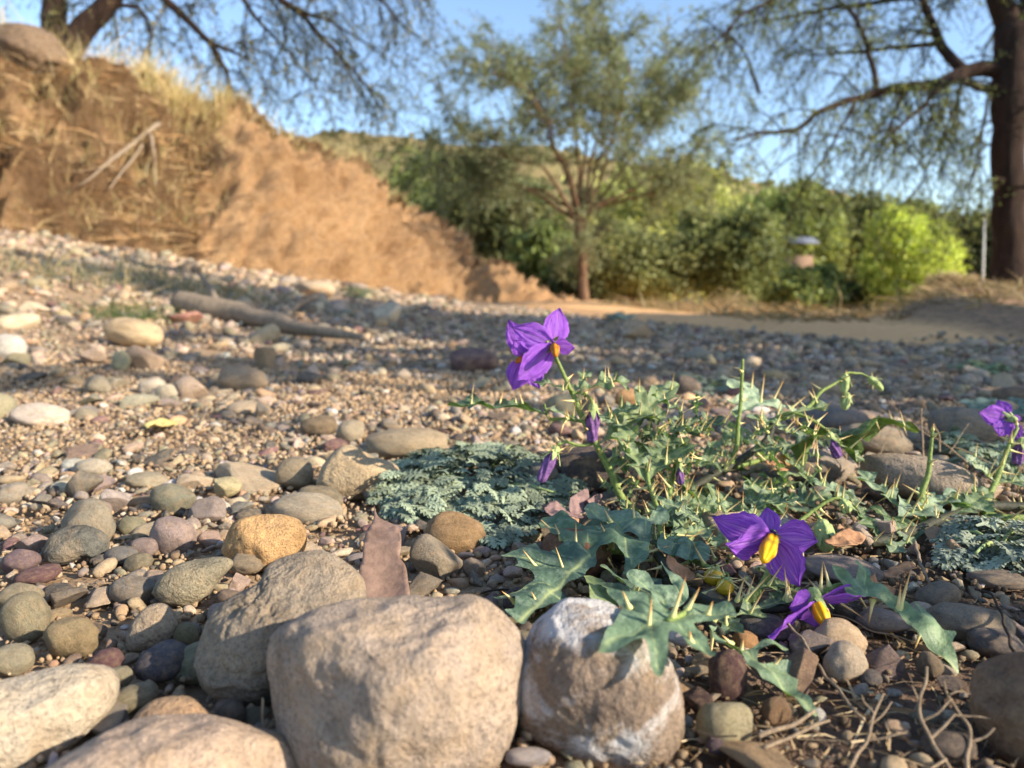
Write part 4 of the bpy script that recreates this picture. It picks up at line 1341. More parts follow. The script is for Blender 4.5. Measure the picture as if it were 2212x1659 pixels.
ST = [
 (190, 1132, 112, 105, 'round', (164, 152, 128), "rounded mid grey cobble right behind the dark knobbly stone", "the rounded grey cobble", 30),
 (372, 1159, 95, 84, 'round', (182, 156, 146), "mauve pink oval cobble with a grainy skin, left of the ochre stone", "the mauve oval cobble", 20),
 (311, 1183, 62, 44, 'round', (170, 146, 138), "small mauve pebble tucked between the dark knobbly stone and mauve cobble", None, 0),
 (262, 1200, 68, 40, 'round', (140, 136, 130), "slate grey flat pebble touching the dark knobbly stone", None, 0),
 (455, 1165, 50, 34, 'ang', (214, 176, 154), "small pink pebble touching the ochre stone's side", None, 0),
 (371, 1080, 92, 70, 'round', (146, 142, 116), "grey green rounded cobble with a faint crease, lit from one side", "the grey green cobble", 10),
 (254, 1082, 72, 58, 'ang', (226, 202, 184), "pale pink lumpy stone beside the grey green cobble", "the pale lumpy stone", -10),
 (316, 1038, 86, 36, 'round', (186, 170, 138), "flat tan oval pebble just behind the grey green cobble", None, 4),
 (180, 1045, 72, 64, 'ang', (140, 130, 114), "dark grey angular block with broken faces near the cream oval pebble", "the grey angular block", 0),
 (200, 1010, 78, 44, 'round', (206, 192, 166), "cream oval pebble behind the grey angular block", "the cream oval pebble", 0),
 (487, 1055, 70, 42, 'ang', (230, 210, 150), "pale yellow chipped stone in front of the long tan slab", "the yellow chip", 0),
 (530, 1034, 178, 58, 'ang', (206, 180, 142), "long tan slab with a flat top, lying beside a round grey brown cobble", "the tan slab", 6),
 (450, 1100, 86, 56, 'ang', (168, 150, 140), "mauve grey angular stone between grey green cobble and ochre stone", "the mauve angular stone", 0),
 (520, 1098, 62, 36, 'ang', (176, 168, 150), "pale grey angular chip sitting above the ochre stone", None, 0),
 (638, 1026, 80, 70, 'round', (174, 154, 120), "round grey brown cobble beside the tan dome stone", "the round brown cobble", 0),
 (692, 1080, 100, 56, 'round', (150, 136, 106), "olive flat oval cobble in front of the tan dome stone", "the olive oval cobble", 8),
 (880, 957, 172, 72, 'round', (182, 160, 124), "broad flat tan cobble crossed by curved leaf shadows behind the feathery mat", "the broad tan cobble", 0),
 (757, 932, 58, 50, 'round', (184, 168, 138), "small round beige pebble propped on the broad tan cobble's far side", None, 0),
 (690, 920, 76, 50, 'round', (154, 130, 98), "flat brown stone behind the tan dome stone", None, 0),
 (292, 721, 128, 62, 'round', (206, 176, 130), "large smooth tan egg shaped stone far back beside green grass", "the tan egg stone", 12),
 (316, 775, 76, 60, 'ang', (168, 142, 118), "squarish grey brown stone in front of the tan egg stone", "the squarish brown stone", 0),
 (88, 897, 122, 50, 'round', (236, 212, 186), "long pinkish white stone lying alone on sunlit fine gravel", "the pinkish white stone", 6),
 (525, 819, 102, 60, 'round', (176, 150, 118), "smooth taupe dome stone standing out on the sunlit gravel", "the taupe dome stone", 5),
 (572, 775, 52, 58, 'ang', (190, 160, 122), "pointed tan stone behind the taupe dome stone", None, 20),
 (205, 768, 70, 52, 'ang', (214, 182, 154), "pinkish stone heaped with others before the tan egg stone", None, 0),
 (262, 782, 40, 48, 'round', (186, 180, 140), "upright olive pebble leaning on the squarish brown stone", None, 0),
 (211, 833, 56, 44, 'round', (176, 162, 134), "leaning grey oval pebble ahead of the squarish brown stone", None, 25),
 (328, 836, 56, 36, 'round', (218, 202, 176), "pale beige pebble first of a pair on sunlit gravel, left of the taupe dome stone", None, -5),
 (358, 852, 46, 42, 'round', (206, 190, 160), "darker beige pebble leaning on its paler neighbour in the sunlit gravel", None, -20),
 (413, 838, 72, 54, 'ang', (206, 176, 148), "pinkish tan angular stone beside the taupe dome stone", None, -10),
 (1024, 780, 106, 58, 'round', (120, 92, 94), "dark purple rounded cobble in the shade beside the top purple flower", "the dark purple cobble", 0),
 (287, 1277, 96, 66, 'round', (158, 144, 126), "grey oval stone behind the taupe cobble", None, 5),
 (150, 1382, 112, 92, 'round', (176, 152, 106), "tan olive blocky cobble crusted with soil at its base", "the tan olive cobble", 0),
 (55, 1335, 100, 108, 'round', (164, 152, 118), "tall olive cobble standing upright at the left edge of the gravel", "the tall olive cobble", -5),
 (45, 1290, 92, 60, 'round', (186, 168, 130), "smooth tan cobble behind the tall olive one", None, 0),
 (45, 1212, 80, 56, 'round', (146, 118, 122), "dusky purple stone at the left edge with a maroon one below it", "the dusky purple stone", -10),
 (80, 1243, 90, 42, 'round', (136, 94, 94), "flat maroon stone touching the dusky purple stone", "the flat maroon stone", -10),
 (225, 1434, 76, 58, 'round', (134, 92, 92), "maroon red oval pebble in front of the tan olive cobble", "the maroon pebble", -28),
 (352, 1432, 118, 84, 'round', (112, 106, 112), "slate purple smooth oval stone leaning beside the hollow grey stone", "the slate purple stone", -25),
 (350, 1447, 74, 44, 'ang', (208, 206, 190), "whitish quartz pebble lying against the slate purple stone", "the quartz pebble", 0),
 (403, 1374, 52, 52, 'round', (168, 152, 106), "small olive tan pebble between the taupe cobble and hollow grey stone", None, 0),
 (30, 1425, 84, 62, 'round', (188, 176, 142), "pale olive flat cobble at the left edge above the cream stone", None, 0),
 (286, 1506, 98, 60, 'round', (160, 148, 116), "blotchy olive stone between the cream stone and brown domed stone", None, -15),
 (143, 1290, 82, 46, 'ang', (146, 132, 116), "flat topped grey brown angular stone behind the tan olive cobble", None, 0),
 (262, 1462, 46, 50, 'round', (180, 170, 136), "olive pale pebble in front of the maroon pebble", None, 20),
 (537, 1216, 78, 50, 'round', (180, 160, 130), "round tan pebble resting just below the ochre stone", None, 0),
 (622, 1345, 1, 1, 'round', (0, 0, 0), None, None, 0),
 (945, 1212, 120, 106, 'ang', (160, 146, 124), "grey triangular block beside the brown seed pod", "the triangular block", 10),
 (915, 1264, 84, 56, 'ang', (150, 136, 118), "small grey stone wedged between the triangular block and big pinkish cobble", None, -15),
 (985, 1152, 136, 90, 'round', (172, 134, 84), "ochre brown round stone half hidden under the grey feathery mat", "the ochre brown stone", 10),
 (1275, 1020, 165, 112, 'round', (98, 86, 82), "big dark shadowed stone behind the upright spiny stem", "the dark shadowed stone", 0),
 (1760, 1010, 165, 84, 'round', (160, 146, 130), "mid grey smooth stone beneath the long dark drooping leaf", "the mid grey stone", 10),
 (1890, 950, 150, 72, 'round', (160, 144, 120), "grey stone striped by twig shadows behind the dry standing twigs", "the striped stone", 8),
 (1800, 905, 150, 66, 'round', (130, 122, 118), "bluish grey flat stone behind the hanging green buds", None, 0),
 (2090, 925, 160, 90, 'round', (150, 138, 122), "big dull grey stone behind the dry standing twigs", None, 12),
 (2192, 856, 86, 42, 'round', (140, 116, 96), "dark brown flat stone far back near the right edge", None, 0),
 (1358, 860, 56, 42, 'round', (218, 162, 96), "small round orange tan pebble glowing behind the spiny plant", "the orange pebble", 0),
 (1486, 838, 56, 48, 'round', (116, 102, 92), "dark brown pebble poking from a small grey mat behind the plant", None, 15),
 (1377, 716, 62, 46, 'ang', (206, 176, 140), "pale upright stone far back in the gravel near the sand", None, 10),
 (680, 626, 88, 38, 'round', (206, 176, 140), "pale tan cobble at the foot of the earth bank", None, 0),
 (400, 686, 66, 36, 'ang', (184, 122, 106), "brick pink wedge stone beside the driftwood branch", None, 10),
 (18, 752, 70, 60, 'round', (216, 208, 194), "whitish round stone far back at the left edge", None, 0),
 (2097, 1346, 182, 92, 'round', (158, 142, 120), "large smooth grey dome stone on dark soil near the right edge", "the grey dome stone", 4),
 (2150, 1392, 108, 68, 'round', (122, 112, 108), "blue grey rounded stone in front of the grey dome stone", "the blue grey stone", 8),
 (2025, 1290, 90, 56, 'round', (154, 138, 118), "small grey egg shaped stone behind the grey dome stone", "the grey egg stone", -22),
 (1812, 1382, 112, 84, 'round', (226, 192, 150), "cream orange stone sunlit below the nodding purple flower", "the cream orange stone", 8),
 (1748, 1392, 80, 68, 'ang', (170, 150, 140), "pinkish grey stone leaning on the cream orange stone", None, 20),
 (1912, 1424, 82, 66, 'ang', (140, 118, 114), "mauve block shaped stone on dark soil beyond the trailing leaf", "the mauve block", 10),
 (1612, 1386, 56, 42, 'round', (206, 148, 84), "small orange stone under the front lobed leaf's right lobe", "the orange stone", 15),
 (1570, 1462, 82, 118, 'round', (104, 72, 70), "tall maroon brown stone beside the white crusted stone", "the tall maroon stone", 0),
 (1563, 1567, 116, 106, 'round', (178, 164, 122), "yellow olive round stone in front of the tall maroon stone", "the yellow olive stone", 0),
 (1508, 1525, 80, 62, 'ang', (92, 68, 64), "dark maroon stone wedged against the white crusted stone", None, 10),
 (1722, 1462, 116, 100, 'ang', (142, 112, 90), "brown angular stone with flat faces behind the trailing lower leaf", "the brown angular stone", -15),
 (1905, 1342, 122, 56, 'round', (164, 146, 140), "pinkish grey long stone behind the cream orange stone", None, 6),
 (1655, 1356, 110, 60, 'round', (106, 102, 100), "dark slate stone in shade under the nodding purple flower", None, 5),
 (1820, 1228, 182, 62, 'round', (146, 130, 122), "flat purplish grey stone behind the open purple flower", "the flat purplish stone", 6),
 (1676, 1537, 58, 60, 'round', (160, 122, 84), "brown upright pebble between yellow olive stone and trailing leaf tip", None, 15),
 (1546, 1610, 42, 36, 'round', (112, 92, 104), "small purple pebble at the foot of the yellow olive stone", None, 20),
 (1880, 1465, 50, 36, 'round', (118, 112, 112), "dark grey pebble in front of the mauve block", None, 0),
 (2010, 1440, 50, 62, 'round', (150, 130, 104), "olive brown upright pebble by the trailing green leaf tip", None, -20),
 (1245, 1198, 150, 110, 'round', (150, 104, 74), "reddish brown smooth stone seen under the spiny leaves", "the reddish brown stone", 12),
 (2150, 1250, 110, 40, 'round', (140, 124, 108), "grey brown stone beneath the right feathery mat", None, 0),
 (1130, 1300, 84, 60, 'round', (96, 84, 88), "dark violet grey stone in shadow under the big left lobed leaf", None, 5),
 (1450, 975, 70, 50, 'round', (196, 176, 156), "pale beige pebble glimpsed through the plant's middle stems", None, 0),
 (1490, 905, 90, 44, 'round', (190, 166, 146), "pinkish beige stone behind the plant's middle", None, 0),
 (575, 1500, 60, 50, 'ang', (140, 140, 124), "grey green square pebble wedged beside the big pinkish cobble", None, 0),
 (560, 1610, 40, 44, 'round', (178, 180, 186), "bluish white pebble in the dark gap beside the big pinkish cobble", None, 0),
 (500, 1545, 60, 60, 'round', (130, 118, 104), "dull grey pebble in the gap between brown domed and big pinkish stones", None, 0),
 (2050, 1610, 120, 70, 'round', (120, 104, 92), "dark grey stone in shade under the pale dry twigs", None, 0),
 (1190, 1115, 66, 46, 'ang', (150, 128, 112), "small brown stone at the mat's edge beside mauve dead leaves", None, 0),
]
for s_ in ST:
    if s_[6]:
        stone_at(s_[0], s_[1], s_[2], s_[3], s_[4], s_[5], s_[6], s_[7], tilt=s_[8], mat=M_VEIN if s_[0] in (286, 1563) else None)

# ------------------------------------------------------------------ gravel: countable pebbles and the fine rest
PEB = [((200, 170, 130), 'tan', 5), ((212, 188, 156), 'beige', 5), ((160, 150, 134), 'grey', 5), ((166, 156, 124), 'olive', 4), ((174, 152, 142), 'mauve', 2.2),
       ((136, 98, 98), 'maroon', 0.7), ((104, 98, 92), 'dark', 2.4), ((224, 214, 200), 'white', 1.6), ((206, 164, 118), 'orange', 1.0), ((210, 180, 156), 'pink', 2.2), ((140, 118, 98), 'brown', 3)]
PEBC = np.array([rock_tone(c[0]) for c in PEB])
PEBW = np.array([c[2] for c in PEB]) / sum(c[2] for c in PEB)


def scatter():
    r = np.random.default_rng(77)
    classes = [(0.030, 0.055, 0.05), (0.018, 0.030, 0.06), (0.011, 0.018, 0.08), (0.007, 0.011, 0.10), (0.0042, 0.007, 0.16), (0.0026, 0.0042, 0.2), (0.0015, 0.0026, 0.17)]
    grids = []
    big = {}
    for (x, y, q, gz) in FOOTPRINTS:
        c = 0.12
        m = int(math.ceil(q / c)) + 1
        for a in range(-m, m + 1):
            for b in range(-m, m + 1):
                big.setdefault((int(math.floor(x / c)) + a, int(math.floor(y / c)) + b), []).append((x, y, q))
    out = []
    for (r0, r1, cov) in classes:
        dmax = min(9.0, r0 / 0.0016)
        cell = 2 * r1
        mine = {}
        A = 0.9 * dmax ** 2 + 0.9 * dmax + 0.15
        n = int(cov * A / (math.pi * ((r0 + r1) / 2) ** 2) * 1.25)
        n = min(n, 27000)
        d = r.uniform(-0.25, dmax, n * 3)
        hw = 0.9 * np.maximum(d, 0) + 0.45
        d = d[r.uniform(0, 1, n * 3) < hw / (0.9 * dmax + 0.45)][:n]
        n = len(d)
        x = (0.9 * np.maximum(d, 0) + 0.45) * r.uniform(-1, 1, n)
        rr = r0 + (r1 - r0) * r.uniform(0, 1, n) ** 2
        ok_ = r.uniform(0, 1, n)
        sand = sandiness(x, d)
        patch = fbm(np.stack([x * 4.5, d * 3.2, np.zeros(n)], 1), 2, 44)
        for k in range(n):
            X, Y, R = x[k], d[k], rr[k]
            # fewer stones where bare sand takes over, larger ones are rare right at the lens
            if ok_[k] < sand[k] * 0.97 or (Y < 0.30 and R > 0.012) or Y > 8.5 + 0.4 * X or (R > 0.018 and Y < 1.5) or (R > 0.03 and Y < 2.5) or (R > 0.018 and X > -0.4 and Y > 1.5):
                continue
            if Y < 0.75 and R > 0.0105 and ok_[k] < 0.8:
                continue
            # dark soil with fewer pebbles near the front right
            if X > 0.07 and Y < 0.5 and ok_[k] > 0.62:
                continue
            if patch[k] > 0.12 and X < 0.02 and 0.0024 < R < 0.016 and ok_[k] > 0.25:
                continue
            bad = False
            for (a, b, q) in big.get((int(math.floor(X / 0.12)), int(math.floor(Y / 0.12))), ()):
                if (X - a) ** 2 + (Y - b) ** 2 < (0.86 * (q + R * 0.5)) ** 2:
                    bad = True
                    break
            if bad:
                continue
            for (g, c) in grids + [(mine, cell)]:
                i, j = int(math.floor(X / c)), int(math.floor(Y / c))
                for di in (-1, 0, 1):
                    for dj in (-1, 0, 1):
                        for (a, b, q) in g.get((i + di, j + dj), ()):
                            if (X - a) ** 2 + (Y - b) ** 2 < (0.82 * (q + R)) ** 2:
                                bad = True
                                break
                        if bad:
                            break
                    if bad:
                        break
                if bad:
                    break
            if bad:
                continue
            mine.setdefault((int(math.floor(X / cell)), int(math.floor(Y / cell))), []).append((X, Y, R))
            out.append((X, Y, R))
        grids.append((mine, cell))
    return np.array(out)


SC = scatter()
print("pebbles", len(SC))
r_ = np.random.default_rng(9)
nS = len(SC)
zS = terrain(SC[:, 0], SC[:, 1])
q_ = np.stack([SC[:, 0], SC[:, 1], zS], 1) - CAMP
dep_ = q_ @ FWD
su = CU + FPX * q_[:, 0] / dep_
sv = CV - FPX * (q_ @ UPV) / dep_
spx = SC[:, 2] / dep_ * FPX
colI = r_.choice(len(PEB), nS, p=PEBW)
colI[(SC[:, 2] > 0.012) & (colI == 7)] = 1
colS = PEBC[colI] * np.clip(1 + r_.normal(0, 0.13, (nS, 1)), 0.6, 1.4) * (1 + r_.normal(0, 0.03, (nS, 3)))
kindS = (r_.uniform(0, 1, nS) < 0.62)        # True = angular
flat = r_.uniform(0.38, 0.9, nS)
dep_s = np.where(dep_ > 0.05, dep_, 9e9)
spx = SC[:, 2] / dep_s * FPX
inview = (dep_ > 0.05) & (su > 5) & (su < 2207) & (sv > 640) & (sv < 1655)
score = np.where(inview, spx, -1)
N_IND = 300 - len(FOOTPRINTS)
order = np.argsort(-score)
IND = order[:N_IND]
used_labels = set()
SIZE = lambda p: 'small' if p < 15 else ('fist-small' if p > 1e9 else ('medium' if p < 24 else 'sizeable'))


def describe(i, lx):
    c = PEB[colI[i]][1]
    k = 'angular' if kindS[i] else 'rounded'
    sz = 'small' if spx[i] < np.median(spx[IND]) else 'larger'
    d2 = sorted((math.hypot(su[i] - p[0], (sv[i] - p[1]) * 1.6), s, p) for s, c3, p in LANDMARKS)
    cands = []
    for a in range(0, 3):
        dd, s, p = d2[a]
        rel = ('behind' if sv[i] < p[1] - abs(su[i] - p[0]) * 0.5 else 'in front of' if sv[i] > p[1] + abs(su[i] - p[0]) * 0.5 else 'beside')
        cands.append(f"{c} {k} pebble {rel} {s}")
        cands.append(f"{sz} {c} {k} pebble {rel} {s}")
    for a in range(0, 3):
        for b in range(a + 1, 4):
            cands.append(f"{sz} {c} {k} pebble between {d2[a][1]} and {d2[b][1]}")
    for s in cands:
        if s not in used_labels and 4 <= len(s.split()) <= 16:
            used_labels.add(s)
            return s
    return cands[-1]


for i in IND:
    R = SC[i, 2]
    o = bpy.data.objects.new("pebble", proto_mesh('ang' if kindS[i] else 'round', int(i) % 13))
    COL.objects.link(o)
    sc = R * np.array([r_.uniform(0.95, 1.6), r_.uniform(0.65, 1.0), flat[i]])
    o.location = (SC[i, 0], SC[i, 1], zS[i] + sc[2] * 0.36)
    o.scale = sc
    o.rotation_euler = (r_.normal(0, 0.25), r_.normal(0, 0.25), r_.uniform(0, 6.28))
    o.color = tuple(np.clip(colS[i], 0.01, 0.9)) + (1,)
    tag(o, describe(i, None), "pebble", "pebbles of the river bed")

rest = np.setdiff1d(np.arange(nS), IND)


def gravel_mesh(idx, k, nproto, acc):
    P_ = [unit_stone(300 + j, 'ang' if j % 2 else 'round', k)[0] for j in range(nproto)]
    F = ico(k)[1]
    P_ = np.array(P_)
    r = np.random.default_rng(k)
    n = len(idx)
    pj = r.integers(0, nproto // 2, n) * 2 + kindS[idx]
    R = SC[idx, 2]
    s = R[:, None] * np.stack([r.uniform(0.95, 1.7, n), r.uniform(0.62, 1.0, n), flat[idx]], 1)
    a, b, c = r.uniform(0, 6.28, n), r.normal(0, 0.3, n), r.normal(0, 0.3, n)
    ca, sa, cb, sb, cc, sc = np.cos(a), np.sin(a), np.cos(b), np.sin(b), np.cos(c), np.sin(c)
    O, I = np.zeros(n), np.ones(n)
    Rz = np.stack([np.stack([ca, -sa, O], 1), np.stack([sa, ca, O], 1), np.stack([O, O, I], 1)], 1)
    Rx = np.stack([np.stack([I, O, O], 1), np.stack([O, cb, -sb], 1), np.stack([O, sb, cb], 1)], 1)
    Ry = np.stack([np.stack([cc, O, sc], 1), np.stack([O, I, O], 1), np.stack([-sc, O, cc], 1)], 1)
    M = Rz @ Rx @ Ry
    V = np.einsum('nij,nvj->nvi', M, P_[pj] * s[:, None, :])
    V += np.stack([SC[idx, 0], SC[idx, 1], zS[idx] + s[:, 2] * 0.32], 1)[:, None]
    nv = P_.shape[1]
    FF = (F[None] + (np.arange(n) * nv)[:, None, None]).reshape(-1, 3)
    acc.add(V.reshape(-1, 3), FF, np.repeat(np.clip(colS[idx], 0.01, 0.9), nv, 0))


nearI = rest[(dep_[rest] < 0.9) & (SC[rest, 2] > 0.0022)]
farI = np.setdiff1d(rest, nearI)
acc = Acc()
gravel_mesh(nearI, 3 if len(nearI) < 6000 else 2, 24, acc)
gravel_mesh(farI, 1 if len(farI) > 26000 else 2, 24, acc)
open('/tmp/cnt.txt', 'w').write(f'{len(nearI)} {len(farI)}') if False else None
o = acc.build("gravel", M_GRAVEL)
tag(o, kind="stuff", label="fine mixed river gravel and small pebbles covering the ground")


def scree():
    """stones that have rolled on to the lower slope of the bank"""
    r = np.random.default_rng(71)
    nt_, ns = BANKV.shape[:2]
    u = ((BANKV - CAMP) @ np.array([1.0, 0, 0])) / ((BANKV - CAMP) @ FWD) * FPX + CU
    s = np.concatenate([np.linspace(0, 1.06, 150), 1.06 + np.geomspace(0.01, 2.0, 40)])[None]
    w = (u > -500) * np.where(u < 560, np.exp(-(s / 0.12) ** 2), 0.5 * np.exp(-(s / 0.05) ** 2)) * (s < 0.24)
    w = (w / w.sum()).ravel()
    n = 760
    k = r.choice(len(w), n, p=w)
    pts = BANKV.reshape(-1, 3)[k]
    P_ = np.array([unit_stone(400 + j, 'ang' if j % 2 else 'round', 2)[0] for j in range(16)])
    F = ico(2)[1]
    sz = 0.016 + 0.05 * r.uniform(0, 1, n) ** 3
    V = []
    for i in range(n):
        V.append(P_[i % 16] @ rotm(r).T * sz[i] * np.array([1.2, 0.9, 0.7]) + pts[i] + [0, 0, sz[i] * 0.3])
    nv = P_.shape[1]
    cc = PEBC[r.choice(len(PEB), n, p=PEBW)]
    acc = Acc()
    acc.add(np.concatenate(V), (F[None] + (np.arange(n) * nv)[:, None, None]).reshape(-1, 3), np.repeat(cc, nv, 0))
    tag(acc.build("scree_gravel", M_GRAVEL), kind="stuff", label="loose stones scattered up the lower slope of the bank")


scree()


def crumbs():
    """grit and clods of sandy soil between the stones"""
    r = np.random.default_rng(88)
    n = 52000
    d = np.sqrt(r.uniform(0.02, 1.5, n))
    x = (d * 0.85 + 0.15) * r.uniform(-1, 1, n)
    k = 14000
    d[:k] = r.uniform(-0.2, 0.45, k)
    x[:k] = r.uniform(-0.55, 0.55, k)
    R = (0.0006 + 0.0016 * r.uniform(0, 1, n) ** 2) * (0.6 + np.maximum(d, 0))
    V0, F0 = ico(1)
    P_ = np.array([V0 * (1 + 0.5 * noise(V0 * 1.7, 50 + j))[:, None] for j in range(12)])
    V = P_[r.integers(0, 12, n)] * R[:, None, None] * r.uniform(0.6, 1.3, (n, 1, 3))
    V = V + np.stack([x, d, terrain(x, d) + R * 0.3], 1)[:, None]
    nv = len(V0)
    c = 0.85 * palette(r, n, [(194, 166, 132), (174, 146, 114), (208, 182, 150), (148, 124, 102)], [3, 3, 2, 1]) * 0.9
    c = c * (1 - 0.6 * darkness(x, d))[:, None]  # grit darkened like the soil, painted front-right shade included
    acc = Acc()
    acc.add(V.reshape(-1, 3), (F0[None] + (np.arange(n) * nv)[:, None, None]).reshape(-1, 3), np.repeat(c, nv, 0))
    tag(acc.build("soil_grit", M_GRAVEL), kind="stuff", label="sandy grit and soil crumbs between the stones")


crumbs()
# ------------------------------------------------------------------ nightshade leaves
def inside(poly, q):
    x, y = q[:, 0], q[:, 1]
    r = np.zeros(len(q), bool)
    j = len(poly) - 1
    for i in range(len(poly)):
        xi, yi, xj, yj = poly[i, 0], poly[i, 1], poly[j, 0], poly[j, 1]
        c = ((yi > y) != (yj > y)) & (x < (xj - xi) * (y - yi) / (yj - yi + 1e-12) + xi)
        r ^= c
        j = i
    return r


def seg_dist(q, a, b):
    ab = b - a
    t = np.clip(((q - a) @ ab) / (ab @ ab + 1e-12), 0, 1)
    return np.linalg.norm(q - (a + t[:, None] * ab), axis=1)


def leaf_sheet(outline, veins, step):
    """flat leaf in 2-D: vertices, triangles, distance to the nearest vein"""
    O = np.asarray(outline, float)
    lo, hi = O.min(0), O.max(0)
    gx, gy = np.meshgrid(np.arange(lo[0], hi[0], step), np.arange(lo[1], hi[1], step * 0.87))
    gx[1::2] += step / 2
    q = np.stack([gx.ravel(), gy.ravel()], 1)
    q = q[inside(O, q)]
    db = np.min([seg_dist(q, O[i], O[(i + 1) % len(O)]) for i in range(len(O))], axis=0)
    q = q[db > step * 0.45]
    pts = [Vector(p) for p in np.concatenate([O, q])]
    res = delaunay_2d_cdt(pts, [], [list(range(len(O)))], 1, 1e-7)
    V = np.array([v[:] for v in res[0]])
    F = np.array([f for f in res[2] if len(f) == 3])
    vd = np.min([seg_dist(V, np.array(a, float), np.array(b, float)) * w for a, b, w in veins], axis=0)
    return V, F, vd


def lobed_template(seed, width=0.36, n=3, tipw=0.13):
    """outline along x from 0 to 1 with n pairs of forward-swept lobes"""
    r = np.random.default_rng(seed)
    sides, veins = [], [((0, 0), (1, 0), 1.0)]
    for s in (1, -1):
        pts = [(0.0, s * 0.012), (0.07, s * 0.02)]
        ts = np.linspace(0.2, 0.7, n) + r.uniform(-0.04, 0.04, n) + (0.03 if s < 0 else 0)
        for k, t in enumerate(ts):
            l = width * r.uniform(0.75, 1.15) * (1.0 - 0.35 * abs(t - 0.42) / 0.4)
            a = rad(r.uniform(48, 66))
            d = np.array([math.cos(a), math.sin(a)])
            tip = np.array([t, 0]) + d * l
            pn = np.array([-d[1], d[0]])
            pts += [(t - 0.075, s * 0.055)]
            for f, w in ((0.5, 0.058), (0.8, 0.05)):
                e = np.array([t, 0]) + d * l * f + pn * w
                pts.append((e[0], s * e[1]))
            pts.append((tip[0], s * tip[1]))
            for f, w in ((0.8, 0.05), (0.5, 0.06)):
                e = np.array([t, 0]) + d * l * f - pn * w
                pts.append((e[0], s * e[1]))
            veins.append(((t, 0), (tip[0], s * tip[1]), 1.3))
            m = np.array([t, 0]) + d * l * 0.55
            veins.append(((m[0], s * m[1]), (m[0] + 0.09, s * (m[1] + 0.02)), 2.0))
        pts += [(0.80, s * 0.06), (0.86, s * tipw * 0.7), (0.93, s * tipw * 0.5)]
        sides.append(pts)
    o = sides[0] + [(1.0, 0)] + sides[1][::-1]
    O = crom(np.array(o + o[:1]), 150)[:-1]
    O = O + 0.008 * np.c_[noise(np.c_[O * 19, np.zeros(len(O))], seed), noise(np.c_[O * 19, np.ones(len(O))], seed)]
    return leaf_sheet(O, veins, 0.027)


TEMPL = [lobed_template(11), lobed_template(12, 0.30, 3), lobed_template(13, 0.42, 3), lobed_template(14, 0.26, 4), lobed_template(15, 0.22, 2, 0.16)]
SPINES = []      # (thing, base, direction, length, radius)
LEAFG = [(96, 118, 104), (106, 128, 110), (86, 108, 90), (110, 130, 102), (98, 120, 94)]


def put_leaf(thing, V2, vd, F, base, tip, normal, wsc=1.0, bend=0.0, cup=0.12, wave=0.10, seed=0, pucker=0.03, nsp=4, tone=None, label=None, spl=0.016, twist=0.0):
    """bends a flat leaf sheet (x 0..1) between two points in space"""
    r = np.random.default_rng(seed + 900)
    base, tip = np.asarray(base, float), np.asarray(tip, float)
    Ln = np.linalg.norm(tip - base)
    X = nrm(tip - base)
    Z = np.asarray(normal, float)
    Z = nrm(Z - X * (Z @ X))
    Y = np.cross(Z, X)
    x, y = V2[:, 0], V2[:, 1] * wsc
    if twist:
        a = twist * x
    else:
        a = 0 * x
    ay = np.abs(y)
    pk = np.clip(vd / 0.07, 0, 1)
    z = pucker * (pk * pk * (3 - 2 * pk)) - bend * 4 * x * (x - 1) + cup * ay
    z = z + wave * (ay / 0.3) * np.sin(x * 17 + np.sign(y) * 1.4 + seed) * 0.5 + wave * 0.5 * noise(np.c_[x * 4, y * 4, np.full_like(x, seed * 1.7)])
    y2 = y * np.cos(a) - z * np.sin(a)
    z2 = y * np.sin(a) + z * np.cos(a)
    W = base + Ln * (x[:, None] * X + y2[:, None] * Y + z2[:, None] * Z)
    c = lin(LEAFG[seed % len(LEAFG)] if tone is None else tone) * np.array([0.88, 0.84, 0.68]) * np.random.default_rng(seed).uniform(0.85, 1.15)
    tv = np.stack([vd / 0.07, x, np.full_like(x, seed * 0.37 % 1)], 1)
    o = child("leaf", W, F, M_NLEAF, thing, col=np.tile(c, (len(W), 1)), vec=tv)
    if label:
        o["label"] = label
    vi = np.where(vd < 0.03)[0]
    vi = vi[(x[vi] > 0.12) & (x[vi] < 0.9)]
    for k in range(nsp):
        if not len(vi):
            break
        j = vi[r.integers(0, len(vi))]
        sg = 1 if r.uniform() < 0.75 else -0.8
        SPINES.append((thing, W[j], nrm(Z * sg + X * r.uniform(-0.1, 0.4) + r.normal(0, 0.22, 3)), spl * r.uniform(0.5, 1.0), 0.0005))
    return o


def leaf(thing, b, t, normal=(0, -0.25, 1), tpl=0, big=1.3, **k):
    V2, F, vd = TEMPL[tpl]
    B, T = P(*b), P(*t)
    k['wsc'] = k.get('wsc', 1.0) * 1.15
    k['nsp'] = max(1, k.get('nsp', 4) - 1)
    return put_leaf(thing, V2, vd, F, B, B + (T - B) * big, normal, **k)


